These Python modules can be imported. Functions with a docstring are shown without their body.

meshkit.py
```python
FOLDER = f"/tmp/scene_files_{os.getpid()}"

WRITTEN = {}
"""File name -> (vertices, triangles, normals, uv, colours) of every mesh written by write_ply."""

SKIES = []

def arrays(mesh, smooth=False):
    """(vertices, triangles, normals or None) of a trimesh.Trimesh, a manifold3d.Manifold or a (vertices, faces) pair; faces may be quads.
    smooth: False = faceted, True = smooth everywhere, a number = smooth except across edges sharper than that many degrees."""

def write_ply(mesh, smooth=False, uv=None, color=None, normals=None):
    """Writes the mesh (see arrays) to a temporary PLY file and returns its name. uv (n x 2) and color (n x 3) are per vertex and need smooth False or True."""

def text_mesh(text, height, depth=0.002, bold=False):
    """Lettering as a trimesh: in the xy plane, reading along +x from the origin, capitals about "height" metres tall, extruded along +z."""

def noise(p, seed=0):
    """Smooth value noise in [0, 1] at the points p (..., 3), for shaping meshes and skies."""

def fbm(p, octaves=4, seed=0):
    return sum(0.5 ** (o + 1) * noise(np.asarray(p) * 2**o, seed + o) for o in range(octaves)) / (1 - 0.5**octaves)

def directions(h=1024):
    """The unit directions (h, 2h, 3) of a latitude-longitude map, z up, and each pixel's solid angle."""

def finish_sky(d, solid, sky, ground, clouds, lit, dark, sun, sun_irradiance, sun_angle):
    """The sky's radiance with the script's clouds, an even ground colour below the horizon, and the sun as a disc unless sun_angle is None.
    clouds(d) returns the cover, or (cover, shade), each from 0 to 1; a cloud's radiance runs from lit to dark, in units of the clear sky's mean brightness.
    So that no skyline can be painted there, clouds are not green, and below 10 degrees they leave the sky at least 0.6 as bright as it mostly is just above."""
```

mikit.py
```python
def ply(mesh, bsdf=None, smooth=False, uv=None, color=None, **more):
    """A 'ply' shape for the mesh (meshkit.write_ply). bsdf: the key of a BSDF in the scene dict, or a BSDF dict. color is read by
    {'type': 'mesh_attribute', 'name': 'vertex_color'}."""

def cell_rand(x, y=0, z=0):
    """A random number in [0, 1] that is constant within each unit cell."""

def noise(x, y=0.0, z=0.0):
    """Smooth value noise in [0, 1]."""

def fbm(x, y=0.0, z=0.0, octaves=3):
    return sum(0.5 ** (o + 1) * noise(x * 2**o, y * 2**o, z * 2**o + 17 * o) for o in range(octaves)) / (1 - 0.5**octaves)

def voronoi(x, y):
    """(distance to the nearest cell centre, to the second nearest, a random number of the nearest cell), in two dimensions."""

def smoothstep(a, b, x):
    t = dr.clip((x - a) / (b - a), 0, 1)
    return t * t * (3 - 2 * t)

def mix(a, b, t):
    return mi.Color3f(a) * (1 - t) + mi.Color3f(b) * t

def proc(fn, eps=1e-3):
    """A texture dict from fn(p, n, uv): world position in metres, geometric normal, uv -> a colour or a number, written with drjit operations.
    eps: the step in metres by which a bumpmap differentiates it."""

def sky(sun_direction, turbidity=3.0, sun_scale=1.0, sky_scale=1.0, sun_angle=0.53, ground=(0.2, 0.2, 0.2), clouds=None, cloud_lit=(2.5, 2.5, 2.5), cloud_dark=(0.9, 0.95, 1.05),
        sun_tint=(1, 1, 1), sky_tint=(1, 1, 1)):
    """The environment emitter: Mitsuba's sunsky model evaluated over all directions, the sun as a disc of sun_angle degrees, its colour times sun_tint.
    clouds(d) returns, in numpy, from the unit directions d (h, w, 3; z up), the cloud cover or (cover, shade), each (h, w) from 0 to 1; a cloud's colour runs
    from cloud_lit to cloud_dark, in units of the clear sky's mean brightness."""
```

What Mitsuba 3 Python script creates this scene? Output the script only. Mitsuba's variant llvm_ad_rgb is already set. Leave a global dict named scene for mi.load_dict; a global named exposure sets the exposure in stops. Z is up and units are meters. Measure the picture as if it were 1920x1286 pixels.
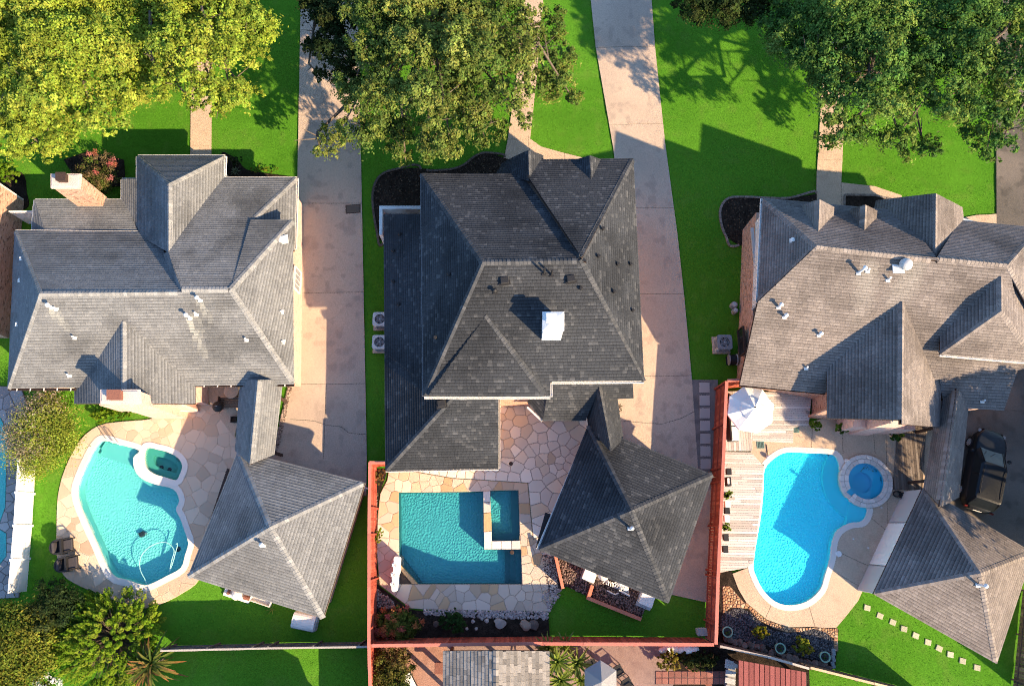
import math, random
import numpy as np, trimesh, shapely, drjit as dr, mitsuba as mi, mikit, meshkit
import manifold3d as m3
from shapely.geometry import Polygon, LineString, MultiPolygon, Point, box as sbox
from shapely.ops import unary_union
from scipy.spatial import Voronoi, cKDTree

scene, labels = {}, {}
T = mi.ScalarTransform4f
# ------------------------------------------------------------------ camera (a drone 44 m up, looking down, tilted a little to the north)
H, FPX, TILT = 44.0, 1400.0, math.radians(14.0)
SA, CA = math.sin(TILT), math.cos(TILT)
scene['camera'] = {'type': 'perspective', 'fov': 2 * math.degrees(math.atan(960 / FPX)), 'fov_axis': 'x', 'near_clip': 1.0, 'far_clip': 3000.0,
                   'to_world': T().look_at(origin=[0, 0, H], target=[0, SA, H - CA], up=[0, CA, SA])}
# ------------------------------------------------------------------ sun and sky
SEL = math.radians(29.2)
SUN = (0.765 * math.cos(SEL), -0.644 * math.cos(SEL), math.sin(SEL))
scene['sky'] = mikit.sky(SUN, turbidity=3.0, sun_scale=1.0, sky_scale=1.2, sun_tint=(1.0, 0.95, 0.885), sky_tint=(0.95, 0.985, 1.06))
exposure = 3.25

# ------------------------------------------------------------------ helpers
def P(px, py, z=0.0):
    """the point at height z that stands at this place of the survey photograph"""
    u, v = (px - 960) / FPX, (643 - py) / FPX
    d = np.array([u, SA + v * CA, -CA + v * SA])
    return np.array([0, 0, H]) + d * ((H - z) / -d[2])

def XY(pts, z=0.0):
    return [tuple(P(a, b, z)[:2]) for a, b in pts]

def poly(pts, z=0.0):
    p = Polygon(XY(pts, z))
    return p if p.is_valid else p.buffer(0)

def smooth_ring(pts, n=6):
    """Catmull-Rom through a closed ring of points"""
    p = np.array(pts, float)
    out = []
    for i in range(len(p)):
        a, b, c, d = p[i - 1], p[i], p[(i + 1) % len(p)], p[(i + 2) % len(p)]
        for k in range(n):
            t = k / n
            out.append(0.5 * (2 * b + (c - a) * t + (2 * a - 5 * b + 4 * c - d) * t * t + (3 * b - a - 3 * c + d) * t ** 3))
    return [tuple(q) for q in out]

def polys(g):
    if g.is_empty:
        return []
    if g.geom_type == 'Polygon':
        return [g]
    return [x for x in getattr(g, 'geoms', []) if x.geom_type == 'Polygon' and x.area > 1e-5]

def rings(g):
    out = []
    for q in polys(g):
        q = shapely.geometry.polygon.orient(q)
        out.append(np.array(q.exterior.coords)[:-1])
        out += [np.array(h.coords)[:-1] for h in q.interiors]
    return out

def extrude(g, z0, z1):
    """solid of a shapely area from z0 to z1"""
    m = m3.Manifold.extrude(m3.CrossSection([r.tolist() for r in rings(g)], m3.FillRule.EvenOdd), z1 - z0).translate((0, 0, z0)).to_mesh()
    return np.array(m.vert_properties[:, :3], float), np.array(m.tri_verts, int)

def join(parts):
    vs, fs, n = [], [], 0
    for v, f in parts:
        v = np.asarray(v, float); f = np.asarray(f, int)
        if len(v) == 0: continue
        if f.shape[1] == 4:
            f = np.vstack([f[:, [0, 1, 2]], f[:, [0, 2, 3]]])
        vs.append(v); fs.append(f + n); n += len(v)
    return np.vstack(vs), np.vstack(fs)

def tm(m):
    return np.array(m.vertices), np.array(m.faces)

def _chamfer():
    pts = []
    for ax in range(3):
        q = np.full(3, .8); q[ax] = 1.0
        for sg in np.ndindex(2, 2, 2):
            pts.append(q * (np.array(sg) * 2 - 1))
    h = trimesh.convex.convex_hull(np.array(pts))
    idx = [int(np.argmin(np.linalg.norm(np.array(pts) - p, axis=1))) for p in h.vertices]
    return np.array([[idx[k] for k in t] for t in h.faces])
CHAMFER = _chamfer()
_b = trimesh.creation.box((1, 1, 1)); BOXV, BOXF = np.array(_b.vertices), np.array(_b.faces)

def bx(c, s, rz=0.0, bev=0.0):
    """box with centre c, size s, turned rz degrees about z, edges chamfered"""
    s = np.array(s, float)
    if bev > 0:
        b = min(bev, s.min() * 0.45)
        pts = []
        for ax in range(3):
            q = s / 2 - b; q[ax] = s[ax] / 2
            for sg in np.ndindex(2, 2, 2):
                pts.append(q * (np.array(sg) * 2 - 1))
        v, f = np.array(pts), CHAMFER
    else:
        v, f = BOXV * s, BOXF
    return move((v, f), c, rz)

def move(m, t=(0, 0, 0), rz=0.0):
    v, f = m
    a = math.radians(rz); c, s = math.cos(a), math.sin(a)
    v = np.asarray(v) @ np.array([[c, s, 0], [-s, c, 0], [0, 0, 1]]) + np.asarray(t, float)
    return v, f

def cyl(p, q, r, r2=None, n=10, cap=True):
    """tapered tube from p to q"""
    p, q = np.asarray(p, float), np.asarray(q, float)
    r2 = r if r2 is None else r2
    d = (q - p) / max(np.linalg.norm(q - p), 1e-9)
    x = np.cross(d, [0, 0, 1] if abs(d[2]) < .9 else [1, 0, 0]); x /= np.linalg.norm(x); y = np.cross(d, x)
    a = np.arange(n) * 2 * math.pi / n
    ring = np.outer(np.cos(a), x) + np.outer(np.sin(a), y)
    v = np.vstack([p + ring * r, q + ring * r2, [p], [q]])
    i = np.arange(n); j = (i + 1) % n
    f = [np.stack([i, j, j + n], 1), np.stack([i, j + n, i + n], 1)]
    if cap:
        f += [np.stack([j, i, i * 0 + 2 * n], 1), np.stack([i + n, j + n, i * 0 + 2 * n + 1], 1)]
    return v, np.vstack(f)

def tube(path, r, n=7):
    return join([cyl(a, b, r, n=n) for a, b in zip(path[:-1], path[1:])])

def lathe(prof, n=20, c=(0, 0, 0)):
    """(radius, z) profile turned about the vertical"""
    prof = np.array(prof, float)
    a = np.arange(n) * 2 * math.pi / n
    v = np.vstack([np.stack([r * np.cos(a), r * np.sin(a), np.full(n, z)], 1) for r, z in prof]) + np.asarray(c, float)
    i = np.arange(n); j = (i + 1) % n
    f = []
    for k in range(len(prof) - 1):
        f += [np.stack([i + k * n, j + k * n, j + k * n + n], 1), np.stack([i + k * n, j + k * n + n, i + k * n + n], 1)]
    return v, np.vstack(f)

def numbered(key):
    if key not in scene and key not in labels:
        return key
    k = 1
    while f'{key}_{k:03d}' in scene or f'{key}_{k:03d}' in labels:
        k += 1
    return f'{key}_{k:03d}'

NEXT = {}
def newkey(key):
    if key not in NEXT:
        NEXT[key] = 0
        return key
    NEXT[key] += 1
    return f'{key}_{NEXT[key]:03d}'

def thing(name, label, cat, group=None):
    key = newkey(name)
    labels[key] = {'label': label, 'category': cat}
    if group: labels[key]['group'] = group
    return key

def struct(name, mesh=None, m=None, **kw):
    key = newkey(name)
    labels[key] = {'kind': 'structure'}
    if mesh is not None:
        scene[key] = mikit.ply(mesh, m, **kw)
    return key

def part(parent, name, mesh, m, label=None, kind=None, **kw):
    key = newkey(parent + '__' + name)
    scene[key] = mikit.ply(mesh, m, **kw)
    if label: labels.setdefault(key, {})['label'] = label
    if kind: labels.setdefault(key, {})['kind'] = kind
    return key

def one(name, mesh, m, label, cat, group=None, **kw):
    """a thing that is one mesh"""
    key = thing(name, label, cat, group)
    scene[key] = mikit.ply(mesh, m, **kw)
    return key

def vc(n, col):
    return np.tile(np.asarray(col, float), (n, 1))

# ------------------------------------------------------------------ materials
def principled(col, rough=0.8, spec=0.3, metal=0.0, **kw):
    c = col if isinstance(col, dict) else {'type': 'rgb', 'value': list(col)}
    if rough >= .8:
        return {'type': 'twosided', 'b': {'type': 'diffuse', 'reflectance': c}}
    return {'type': 'twosided', 'b': {'type': 'principled', 'base_color': c, 'roughness': rough, 'specular': spec, 'metallic': metal, **kw}}

VCOL = {'type': 'mesh_attribute', 'name': 'vertex_color'}
fbm, noise, voronoi, mix, sstep = mikit.fbm, mikit.noise, mikit.voronoi, mikit.mix, mikit.smoothstep

def m_concrete(a, b, c):
    def fn(p, n, uv):
        big = fbm(p.x * .35 + 3, p.y * .35, 0, 3)
        mid = fbm(p.x * 2.1, p.y * 2.1 + 9, 0, 2)
        fine = noise(p.x * 34, p.y * 34)
        k = mix(a, b, sstep(.3, .72, big))
        k = mix(k, c, sstep(.55, .8, mid) * .55)
        return k * (0.86 + 0.28 * fine)
    return fn

def m_lawn(p, n, uv):
    big = fbm(p.x * .22, p.y * .22 + 4, 0, 3)
    mid = fbm(p.x * 1.6, p.y * 1.6, 0, 3)
    fine = noise(p.x * 26, p.y * 26)
    k = mix((.058, .175, .014), (.075, .21, .018), sstep(.25, .75, big))
    k = mix(k, (.09, .19, .025), sstep(.5, .85, mid) * .6)
    return k * (0.8 + 0.4 * fine)

def m_mulch(p, n, uv):
    f = noise(p.x * 30, p.y * 30); g = fbm(p.x * 4, p.y * 4)
    return mix((.012, .010, .009), (.05, .038, .03), f * g * 1.6)

def m_brick(p, n, uv):
    h = dr.select(dr.abs(n.x) > .6, p.y, p.x)
    row = dr.floor(p.z / .075)
    u = h / .215 + .5 * (row - 2 * dr.floor(row / 2))
    fu, fz = u - dr.floor(u), p.z / .075 - row
    mort = dr.maximum(sstep(.93, .97, fu), sstep(.84, .9, fz))
    r = mikit.cell_rand(dr.floor(u), row, 3)
    k = mix((.42, .23, .16), (.54, .33, .25), r)
    k = mix(k, (.22, .12, .09), sstep(.85, .9, mikit.cell_rand(dr.floor(u), row, 8)))
    return mix(k, (.50, .42, .37), mort) * (.85 + .3 * noise(p.x * 9, p.y * 9, p.z * 9))

def m_pinkbrick(p, n, uv):
    return m_brick(p, n, uv) * .55 + mi.Color3f(.36, .26, .23)

def m_siding(p, n, uv):
    f = p.z / .18 - dr.floor(p.z / .18)
    return mix((.62, .61, .58), (.35, .34, .33), sstep(.9, .98, f))

def m_wood(p, n, uv):
    g = fbm(p.x * 3, p.y * 40, p.z * 3, 3)
    return mix((.34, .27, .23), (.52, .44, .39), g)

scene['m_shingle'] = principled(VCOL, .92)
scene['m_vcol'] = principled(VCOL, .85)
scene['m_stone'] = principled(VCOL, .9)
scene['m_concrete'] = principled(mikit.proc(m_concrete((.47, .375, .30), (.42, .33, .265), (.31, .245, .205))), .9, .2)
scene['m_concrete_grey'] = principled(mikit.proc(m_concrete((.48, .38, .30), (.42, .33, .265), (.31, .245, .205))), .9, .2)
scene['m_deck_concrete'] = principled(mikit.proc(m_concrete((.50, .385, .285), (.46, .35, .26), (.41, .305, .225))), .9, .2)
scene['m_asphalt'] = principled(mikit.proc(m_concrete((.16, .14, .125), (.11, .10, .09), (.07, .065, .06))), .9, .2)
scene['m_lawn'] = principled(mikit.proc(m_lawn), .95)
scene['m_mulch'] = principled(mikit.proc(m_mulch), .95)
scene['m_brick'] = principled(mikit.proc(m_brick), .9, .2)
scene['m_pinkbrick'] = principled(mikit.proc(m_pinkbrick), .9, .2)
scene['m_siding'] = principled(mikit.proc(m_siding), .7, .3)
scene['m_white'] = principled((.70, .69, .67), .5, .4)
scene['m_trim'] = principled((.62, .58, .54), .6, .3)
scene['m_brown'] = principled((.045, .028, .022), .6, .3)
scene['m_dark'] = principled((.018, .018, .02), .6, .3)
scene['m_grey'] = principled((.22, .22, .23), .6, .4)
scene['m_lightgrey'] = principled((.42, .42, .42), .6, .4)
scene['m_steel'] = principled((.62, .64, .66), .35, .5, .6)
scene['m_white_metal'] = principled((.60, .62, .65), .4, .5)
scene['m_fence_red'] = principled(VCOL, .8)
scene['m_bark'] = principled((.13, .105, .085), .95, .1)
scene['m_glass_dark'] = principled((.012, .015, .018), .1, .3)
scene['m_terracotta'] = principled((.22, .10, .075), .85, .2)
scene['m_leaf'] = {'type': 'principledthin', 'base_color': VCOL, 'roughness': .6, 'diff_trans': .7, 'eta': 1.35}
for nm, a, b in (('teal', (.20, .56, .55), (.23, .61, .59)), ('deep', (.11, .34, .36), (.13, .38, .40)), ('blue', (.08, .74, .86), (.11, .79, .90))):
    scene['m_pool_' + nm] = principled(tuple((np.array(a) + b) / 2), .9)
    scene['m_poolwall_' + nm] = principled(tuple(np.array(a) * (.4 if nm == 'deep' else .85)), .8, .2)
for nm, t in (('teal', (.72, .97, .97)), ('deep', (.60, .93, .97)), ('blue', (.66, .98, 1.0))):
    scene['m_water_' + nm] = {'type': 'thindielectric', 'int_ior': 1.33, 'specular_transmittance': {'type': 'rgb', 'value': list(t)}}
# ================================================================== GROUND
POOL1 = poly(smooth_ring([(196, 826), (183, 833), (169, 856), (150, 900), (146, 925), (157, 960), (184, 1020), (210, 1075), (240, 1087), (269, 1096), (284, 1094), (312, 1080), (340, 1064), (348, 1040),
                          (354, 1018), (347, 995), (339, 972), (331, 955), (337, 938), (326, 917), (292, 908), (267, 897), (254, 881), (251, 858), (262, 845), (230, 835)], 3))
SPA1 = poly(smooth_ring([(276, 840), (296, 843), (316, 848), (334, 858), (343, 873), (338, 890), (331, 900), (312, 895), (292, 889), (277, 878), (272, 860)], 3))
POOL2 = poly([(748, 923.5), (905.7, 921.5), (907.8, 1029.5), (976.4, 1029.5), (978.5, 1094.5), (749, 1094.5)])
SPA2 = poly([(919, 920), (972, 919), (974.5, 1012.5), (922, 1013)])
POOL3 = poly(smooth_ring([(1476, 848), (1515, 849), (1553, 851), (1569, 859), (1575, 885), (1578, 914), (1594, 941), (1624, 950), (1622, 969), (1612, 978), (1594, 980), (1572, 992), (1560, 1014), (1556, 1046), (1546, 1078),
                          (1537, 1105), (1512, 1127), (1480, 1134), (1453, 1127), (1430, 1105), (1415, 1075), (1412, 1058), (1417, 1019), (1423, 985), (1428, 951), (1431, 915), (1433, 880), (1453, 858)], 3))
SPA3 = Point(*P(1622, 902)[:2]).buffer(1.02, 24)
BASINS = unary_union([POOL1, SPA1, POOL2, SPA2, POOL3, SPA3])
NPOOL = poly([(-160, 720), (-20, 740), (14, 810), (10, 950), (-4, 990), (12, 1000), (12, 1042), (-10, 1070), (-160, 1070)])
BASINS_ALL = unary_union([BASINS, NPOOL])

v, f = trimesh.creation.triangulate_polygon(sbox(-900, -900, 900, 900).difference(BASINS_ALL.buffer(.06)), engine='earcut')
struct('ground', (np.c_[v, np.full(len(v), -.09)], f), 'm_lawn')

def tri_sheet(g, z):
    ps = []
    for q in polys(g):
        a, b = trimesh.creation.triangulate_polygon(q, engine='earcut')
        ps.append((np.c_[a, np.full(len(a), z)], b))
    return join(ps)

def pave(name, g, m, z, cuts=(), gap=.03, jz=-.02, base='m_asphalt'):
    """a paved structure: dark bed and one slab per field between the cut lines"""
    key = struct(name, extrude(g, -.05, z + jz), base)
    lines = [LineString(XY(c)).buffer(gap / 2) for c in cuts]
    rest = g.difference(unary_union(lines)) if lines else g
    for q in polys(rest):
        part(key, 'slab', extrude(q, -.04, z), m)
    return key

DRIVE1 = poly([(566, -90), (668, -90), (677, 300), (688, 860), (687, 930), (500, 860), (524, 835), (549, 722), (556, 560), (558, 330)])
DRIVE2 = poly([(1098, -90), (1215, -90), (1228, 90), (1247, 270), (1270, 440), (1283, 560), (1297, 712), (1309, 885), (1344, 885), (1331, 1130), (1240, 1110), (1040, 800), (1150, 700), (1165, 420), (1150, 280), (1117, 90)])
DRIVE3 = poly([(1866, -90), (2060, -90), (2060, 1060), (1740, 1000), (1790, 760), (1850, 690), (1920, 560), (1868, 420)])
pave('driveway', DRIVE1, 'm_concrete_grey', .050, [[(540, 217), (700, 217)], [(540, 382), (700, 382)], [(540, 550), (700, 548)], [(540, 721), (700, 719)], [(607, 860), (612, 720)],
     [(545, 786), (590, 789), (612, 797), (640, 800), (655, 812), (700, 815)]])
pave('driveway', DRIVE2, 'm_concrete', .050, [[(1080, 91), (1240, 88)], [(1100, 236), (1260, 232)], [(1150, 390), (1290, 391)], [(1150, 552), (1300, 552)], [(1150, 706), (1310, 704)],
     [(1160, 788), (1200, 792), (1240, 795), (1275, 785), (1305, 770)]])
pave('driveway', DRIVE3, 'm_asphalt', .050, [[(1850, 245), (2080, 245)], [(1850, 470), (2080, 470)], [(1700, 770), (2080, 770)]])
PATH1 = poly([(362, -90), (400, -90), (396, 300), (357, 300)])
PATH2 = poly([(984, -90), (1026, -90), (1006, 150), (994, 261), (1015, 276), (1055, 287), (1095, 297), (1135, 300), (1135, 345), (900, 345), (946, 294), (952, 262), (968, 150)])
PATH3 = poly([(1552, -90), (1600, -90), (1582, 200), (1580, 280), (1577, 343), (1640, 350), (1690, 367), (1700, 420), (1580, 420), (1530, 400), (1531, 330), (1536, 250)])
PATH3B = poly([(1790, 412), (1830, 404), (1868, 402), (1868, 440), (1790, 440)])
pave('front_path', PATH1, 'm_deck_concrete', .044, [[(340, 275), (410, 275)], [(340, 130), (410, 130)]], .02)
pave('front_path', PATH2, 'm_deck_concrete', .044, [[(930, 262), (1010, 262)], [(1058, 280), (1058, 310)], [(990, 255), (994, 300)]], .02)
pave('front_path', PATH3, 'm_deck_concrete', .044, [[(1520, 300), (1600, 300)], [(1577, 340), (1577, 420)]], .02)
pave('front_path', PATH3B, 'm_deck_concrete', .044)

# flagstones --------------------------------------------------------
def cells(g, n, seed, relax=2):
    """about n stone outlines that fill an area"""
    rg = np.random.default_rng(seed)
    x0, y0, x1, y1 = g.bounds
    pts = []
    while len(pts) < n:
        q = rg.uniform((x0, y0), (x1, y1))
        if g.contains(Point(q)): pts.append(q)
    pts = np.array(pts)
    far = np.array([[x0 - 50, y0 - 50], [x1 + 50, y0 - 50], [x0 - 50, y1 + 50], [x1 + 50, y1 + 50]])
    for it in range(relax + 1):
        vor = Voronoi(np.vstack([pts, far]))
        out = []
        for i in range(len(pts)):
            reg = vor.regions[vor.point_region[i]]
            if -1 in reg or not reg: continue
            c = Polygon(vor.vertices[reg]).intersection(g)
            out += [q for q in polys(c)]
        if it < relax:
            pts = np.array([[q.centroid.x, q.centroid.y] for q in out])
    return out

def stone(q, z0, z1, bev=.012, rnd=None, dome=0.0):
    """one flat stone with rounded edge"""
    r = np.array(shapely.geometry.polygon.orient(q).exterior.coords)[:-1]
    c = r.mean(0); n = len(r)
    d = np.linalg.norm(r - c, axis=1, keepdims=True)
    inn = c + (r - c) * np.maximum(1 - bev * 1.6 / np.maximum(d, .02), .4)
    v = np.vstack([np.c_[r, np.full(n, z0)], np.c_[r, np.full(n, z1 - bev)], np.c_[inn, np.full(n, z1)], [[c[0], c[1], z1 + dome]]])
    i = np.arange(n); j = (i + 1) % n
    f = [np.stack([i, j, j + n], 1), np.stack([i, j + n, i + n], 1), np.stack([i + n, j + n, j + 2 * n], 1), np.stack([i + n, j + 2 * n, i + 2 * n], 1), np.stack([i + 2 * n, j + 2 * n, i * 0 + 3 * n], 1)]
    return v, np.vstack(f)

def flagstones(key, name, g, n, seed, pal, joint, z, m='m_stone', most=298, simp=.03):
    rg = np.random.default_rng(seed + 1)
    cs = cells(g, n, seed)
    cs = sorted(cs, key=lambda q: -q.area)
    rest = []
    for k, q in enumerate(cs):
        s = q.buffer(-joint / 2 - .02, join_style='mitre').buffer(.02, quad_segs=2).simplify(simp * .4)
        for s in polys(s):
            if s.area < .004: continue
            col = np.array(pal[rg.choice(len(pal))]) * rg.uniform(.86, 1.12)
            me = stone(s, z - .04, z + rg.uniform(-.004, .006))
            if k < most:
                part(key, name, me, m, color=vc(len(me[0]), col))
            else:
                rest.append((me, col))
    if rest:
        me = join([a for a, b in rest])
        part(key, name + 's', me, m, kind='stuff', color=np.vstack([vc(len(a[0]), b) for a, b in rest]))

PATIO1 = poly(smooth_ring([(285, 785), (330, 765), (393, 762), (437, 819), (446, 850), (400, 1000), (376, 1082), (345, 1110), (300, 1133), (265, 1140), (235, 1132), (200, 1119), (150, 1098), (120, 1078), (107, 1040), (107, 985), (109, 930), (122, 880), (150, 826), (185, 798), (230, 790)], 3)).union(
         poly([(285, 775), (330, 760), (396, 758), (450, 830), (470, 850), (420, 1080), (300, 1000)]))
HOLE1 = unary_union([POOL1.buffer(.30), SPA1.buffer(.30)])
k = struct('patio', extrude(PATIO1.difference(HOLE1), -.05, .037), 'm_deck_concrete')
flagstones(k, 'flagstone', PATIO1.difference(HOLE1), 130, 11, [(.55, .435, .33), (.56, .445, .34), (.54, .425, .32), (.57, .455, .35), (.55, .43, .325), (.52, .395, .29), (.48, .35, .25)], .014, .054)
PAD1 = poly([(384, 720), (460, 720), (452, 760), (440, 821), (437, 817), (395, 760)])
pave('concrete_pad', PAD1, 'm_deck_concrete', .058)

PATIO2 = poly([(730, 875), (735, 700), (1120, 700), (1115, 790), (1104, 800), (1020, 1010), (1046, 1050), (1046, 1100), (1028, 1146), (800, 1142), (770, 1140), (712, 1096), (707, 1040), (708, 970), (713, 925), (726, 900)])
HOLE2 = unary_union([POOL2.buffer(.004), SPA2.buffer(.004)])
PIER2 = poly([(906, 921), (919, 920), (922, 1013.5), (975, 1012.6), (976.4, 1029.5), (907.8, 1029.5)])
P2ALL = PATIO2.difference(unary_union([HOLE2, PIER2]))
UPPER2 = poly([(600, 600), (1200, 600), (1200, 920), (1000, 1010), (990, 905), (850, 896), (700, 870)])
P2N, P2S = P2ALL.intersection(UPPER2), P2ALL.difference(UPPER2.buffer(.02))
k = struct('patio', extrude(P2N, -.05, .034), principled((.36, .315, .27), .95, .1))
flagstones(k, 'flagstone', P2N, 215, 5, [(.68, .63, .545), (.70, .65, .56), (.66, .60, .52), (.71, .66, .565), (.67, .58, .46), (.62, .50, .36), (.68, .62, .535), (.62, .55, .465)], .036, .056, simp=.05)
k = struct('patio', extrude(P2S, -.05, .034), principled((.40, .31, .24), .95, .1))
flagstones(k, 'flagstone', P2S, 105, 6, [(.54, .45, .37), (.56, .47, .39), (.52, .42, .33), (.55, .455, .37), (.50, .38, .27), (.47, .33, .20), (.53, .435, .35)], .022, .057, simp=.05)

# the beds ----------------------------------------------------------
def bed(name, g, m='m_mulch', z=.045):
    return struct(name, extrude(g, -.05, z), m)
BED2N = poly(smooth_ring([(800, 322), (740, 320), (714, 330), (701, 352), (699, 385), (708, 440), (722, 455), (740, 450), (800, 400)], 4)).union(poly(smooth_ring([(780, 318), (840, 320), (868, 312), (890, 295), (912, 288), (946, 297), (970, 310), (960, 345), (780, 345)], 4)))
BED2S = poly([(800, 1146), (1028, 1150), (1031, 1206), (690, 1206), (690, 880), (726, 880), (722, 898), (711, 925), (706, 970), (705, 1040), (711, 1098), (768, 1142)])
BED3N = poly(smooth_ring([(1440, 373), (1400, 371), (1366, 373), (1352, 390), (1352, 415), (1362, 442), (1386, 459), (1420, 462), (1450, 420)], 4)).union(poly([(1440, 374), (1480, 373), (1531, 364), (1531, 410), (1440, 420)]))
BED3N2 = poly([(1583, 366), (1640, 368), (1690, 380), (1690, 430), (1583, 430)])
BED1N = poly(smooth_ring([(415, 290), (432, 292), (446, 300), (462, 318), (500, 326), (545, 332), (560, 336), (560, 350), (415, 350)], 4))
BED1W = poly(smooth_ring([(-30, 325), (30, 322), (46, 332), (50, 360), (48, 392), (-30, 392)], 4))
BED1T = poly([(120, 300), (165, 285), (232, 300), (236, 350), (150, 350)])
BED3S = poly([(1336, 1070), (1372, 1070), (1384, 1106), (1400, 1130), (1436, 1161), (1476, 1176), (1526, 1176), (1568, 1178), (1572, 1180), (1566, 1250), (1326, 1204)])
GRAV2 = poly([(1016, 1040), (1042, 1040), (1060, 1106), (1102, 1124), (1112, 1096), (1200, 1110), (1216, 1126), (1200, 1162), (1102, 1122), (1056, 1100), (1046, 1110), (1030, 1120)])
GRAV2B = poly([(1042, 1030), (1130, 1060), (1215, 1100), (1202, 1158), (1105, 1118), (1060, 1098)])
bed('mulch_bed', BED2N); bed('mulch_bed', BED2S, 'm_mulch', .04); bed('mulch_bed', BED3N); bed('mulch_bed', BED3N2); bed('mulch_bed', BED1N); bed('mulch_bed', BED1W); bed('mulch_bed', BED1T)
bed('gravel_bed', BED3S, 'm_mulch', .036)
bed('gravel_bed', GRAV2.union(GRAV2B), 'm_mulch', .042)
STRIP1 = poly([(541, 722), (549, 722), (524, 835), (518, 850), (512, 850)])
bed('gravel_strip', STRIP1, 'm_mulch', .056)
STRIP2 = poly([(1297, 712), (1346, 712), (1344, 884), (1309, 884)])
bed('paver_strip', STRIP2, principled(mikit.proc(m_concrete((.20, .18, .17), (.15, .135, .13), (.1, .09, .09))), .95, .2), .03)

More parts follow.
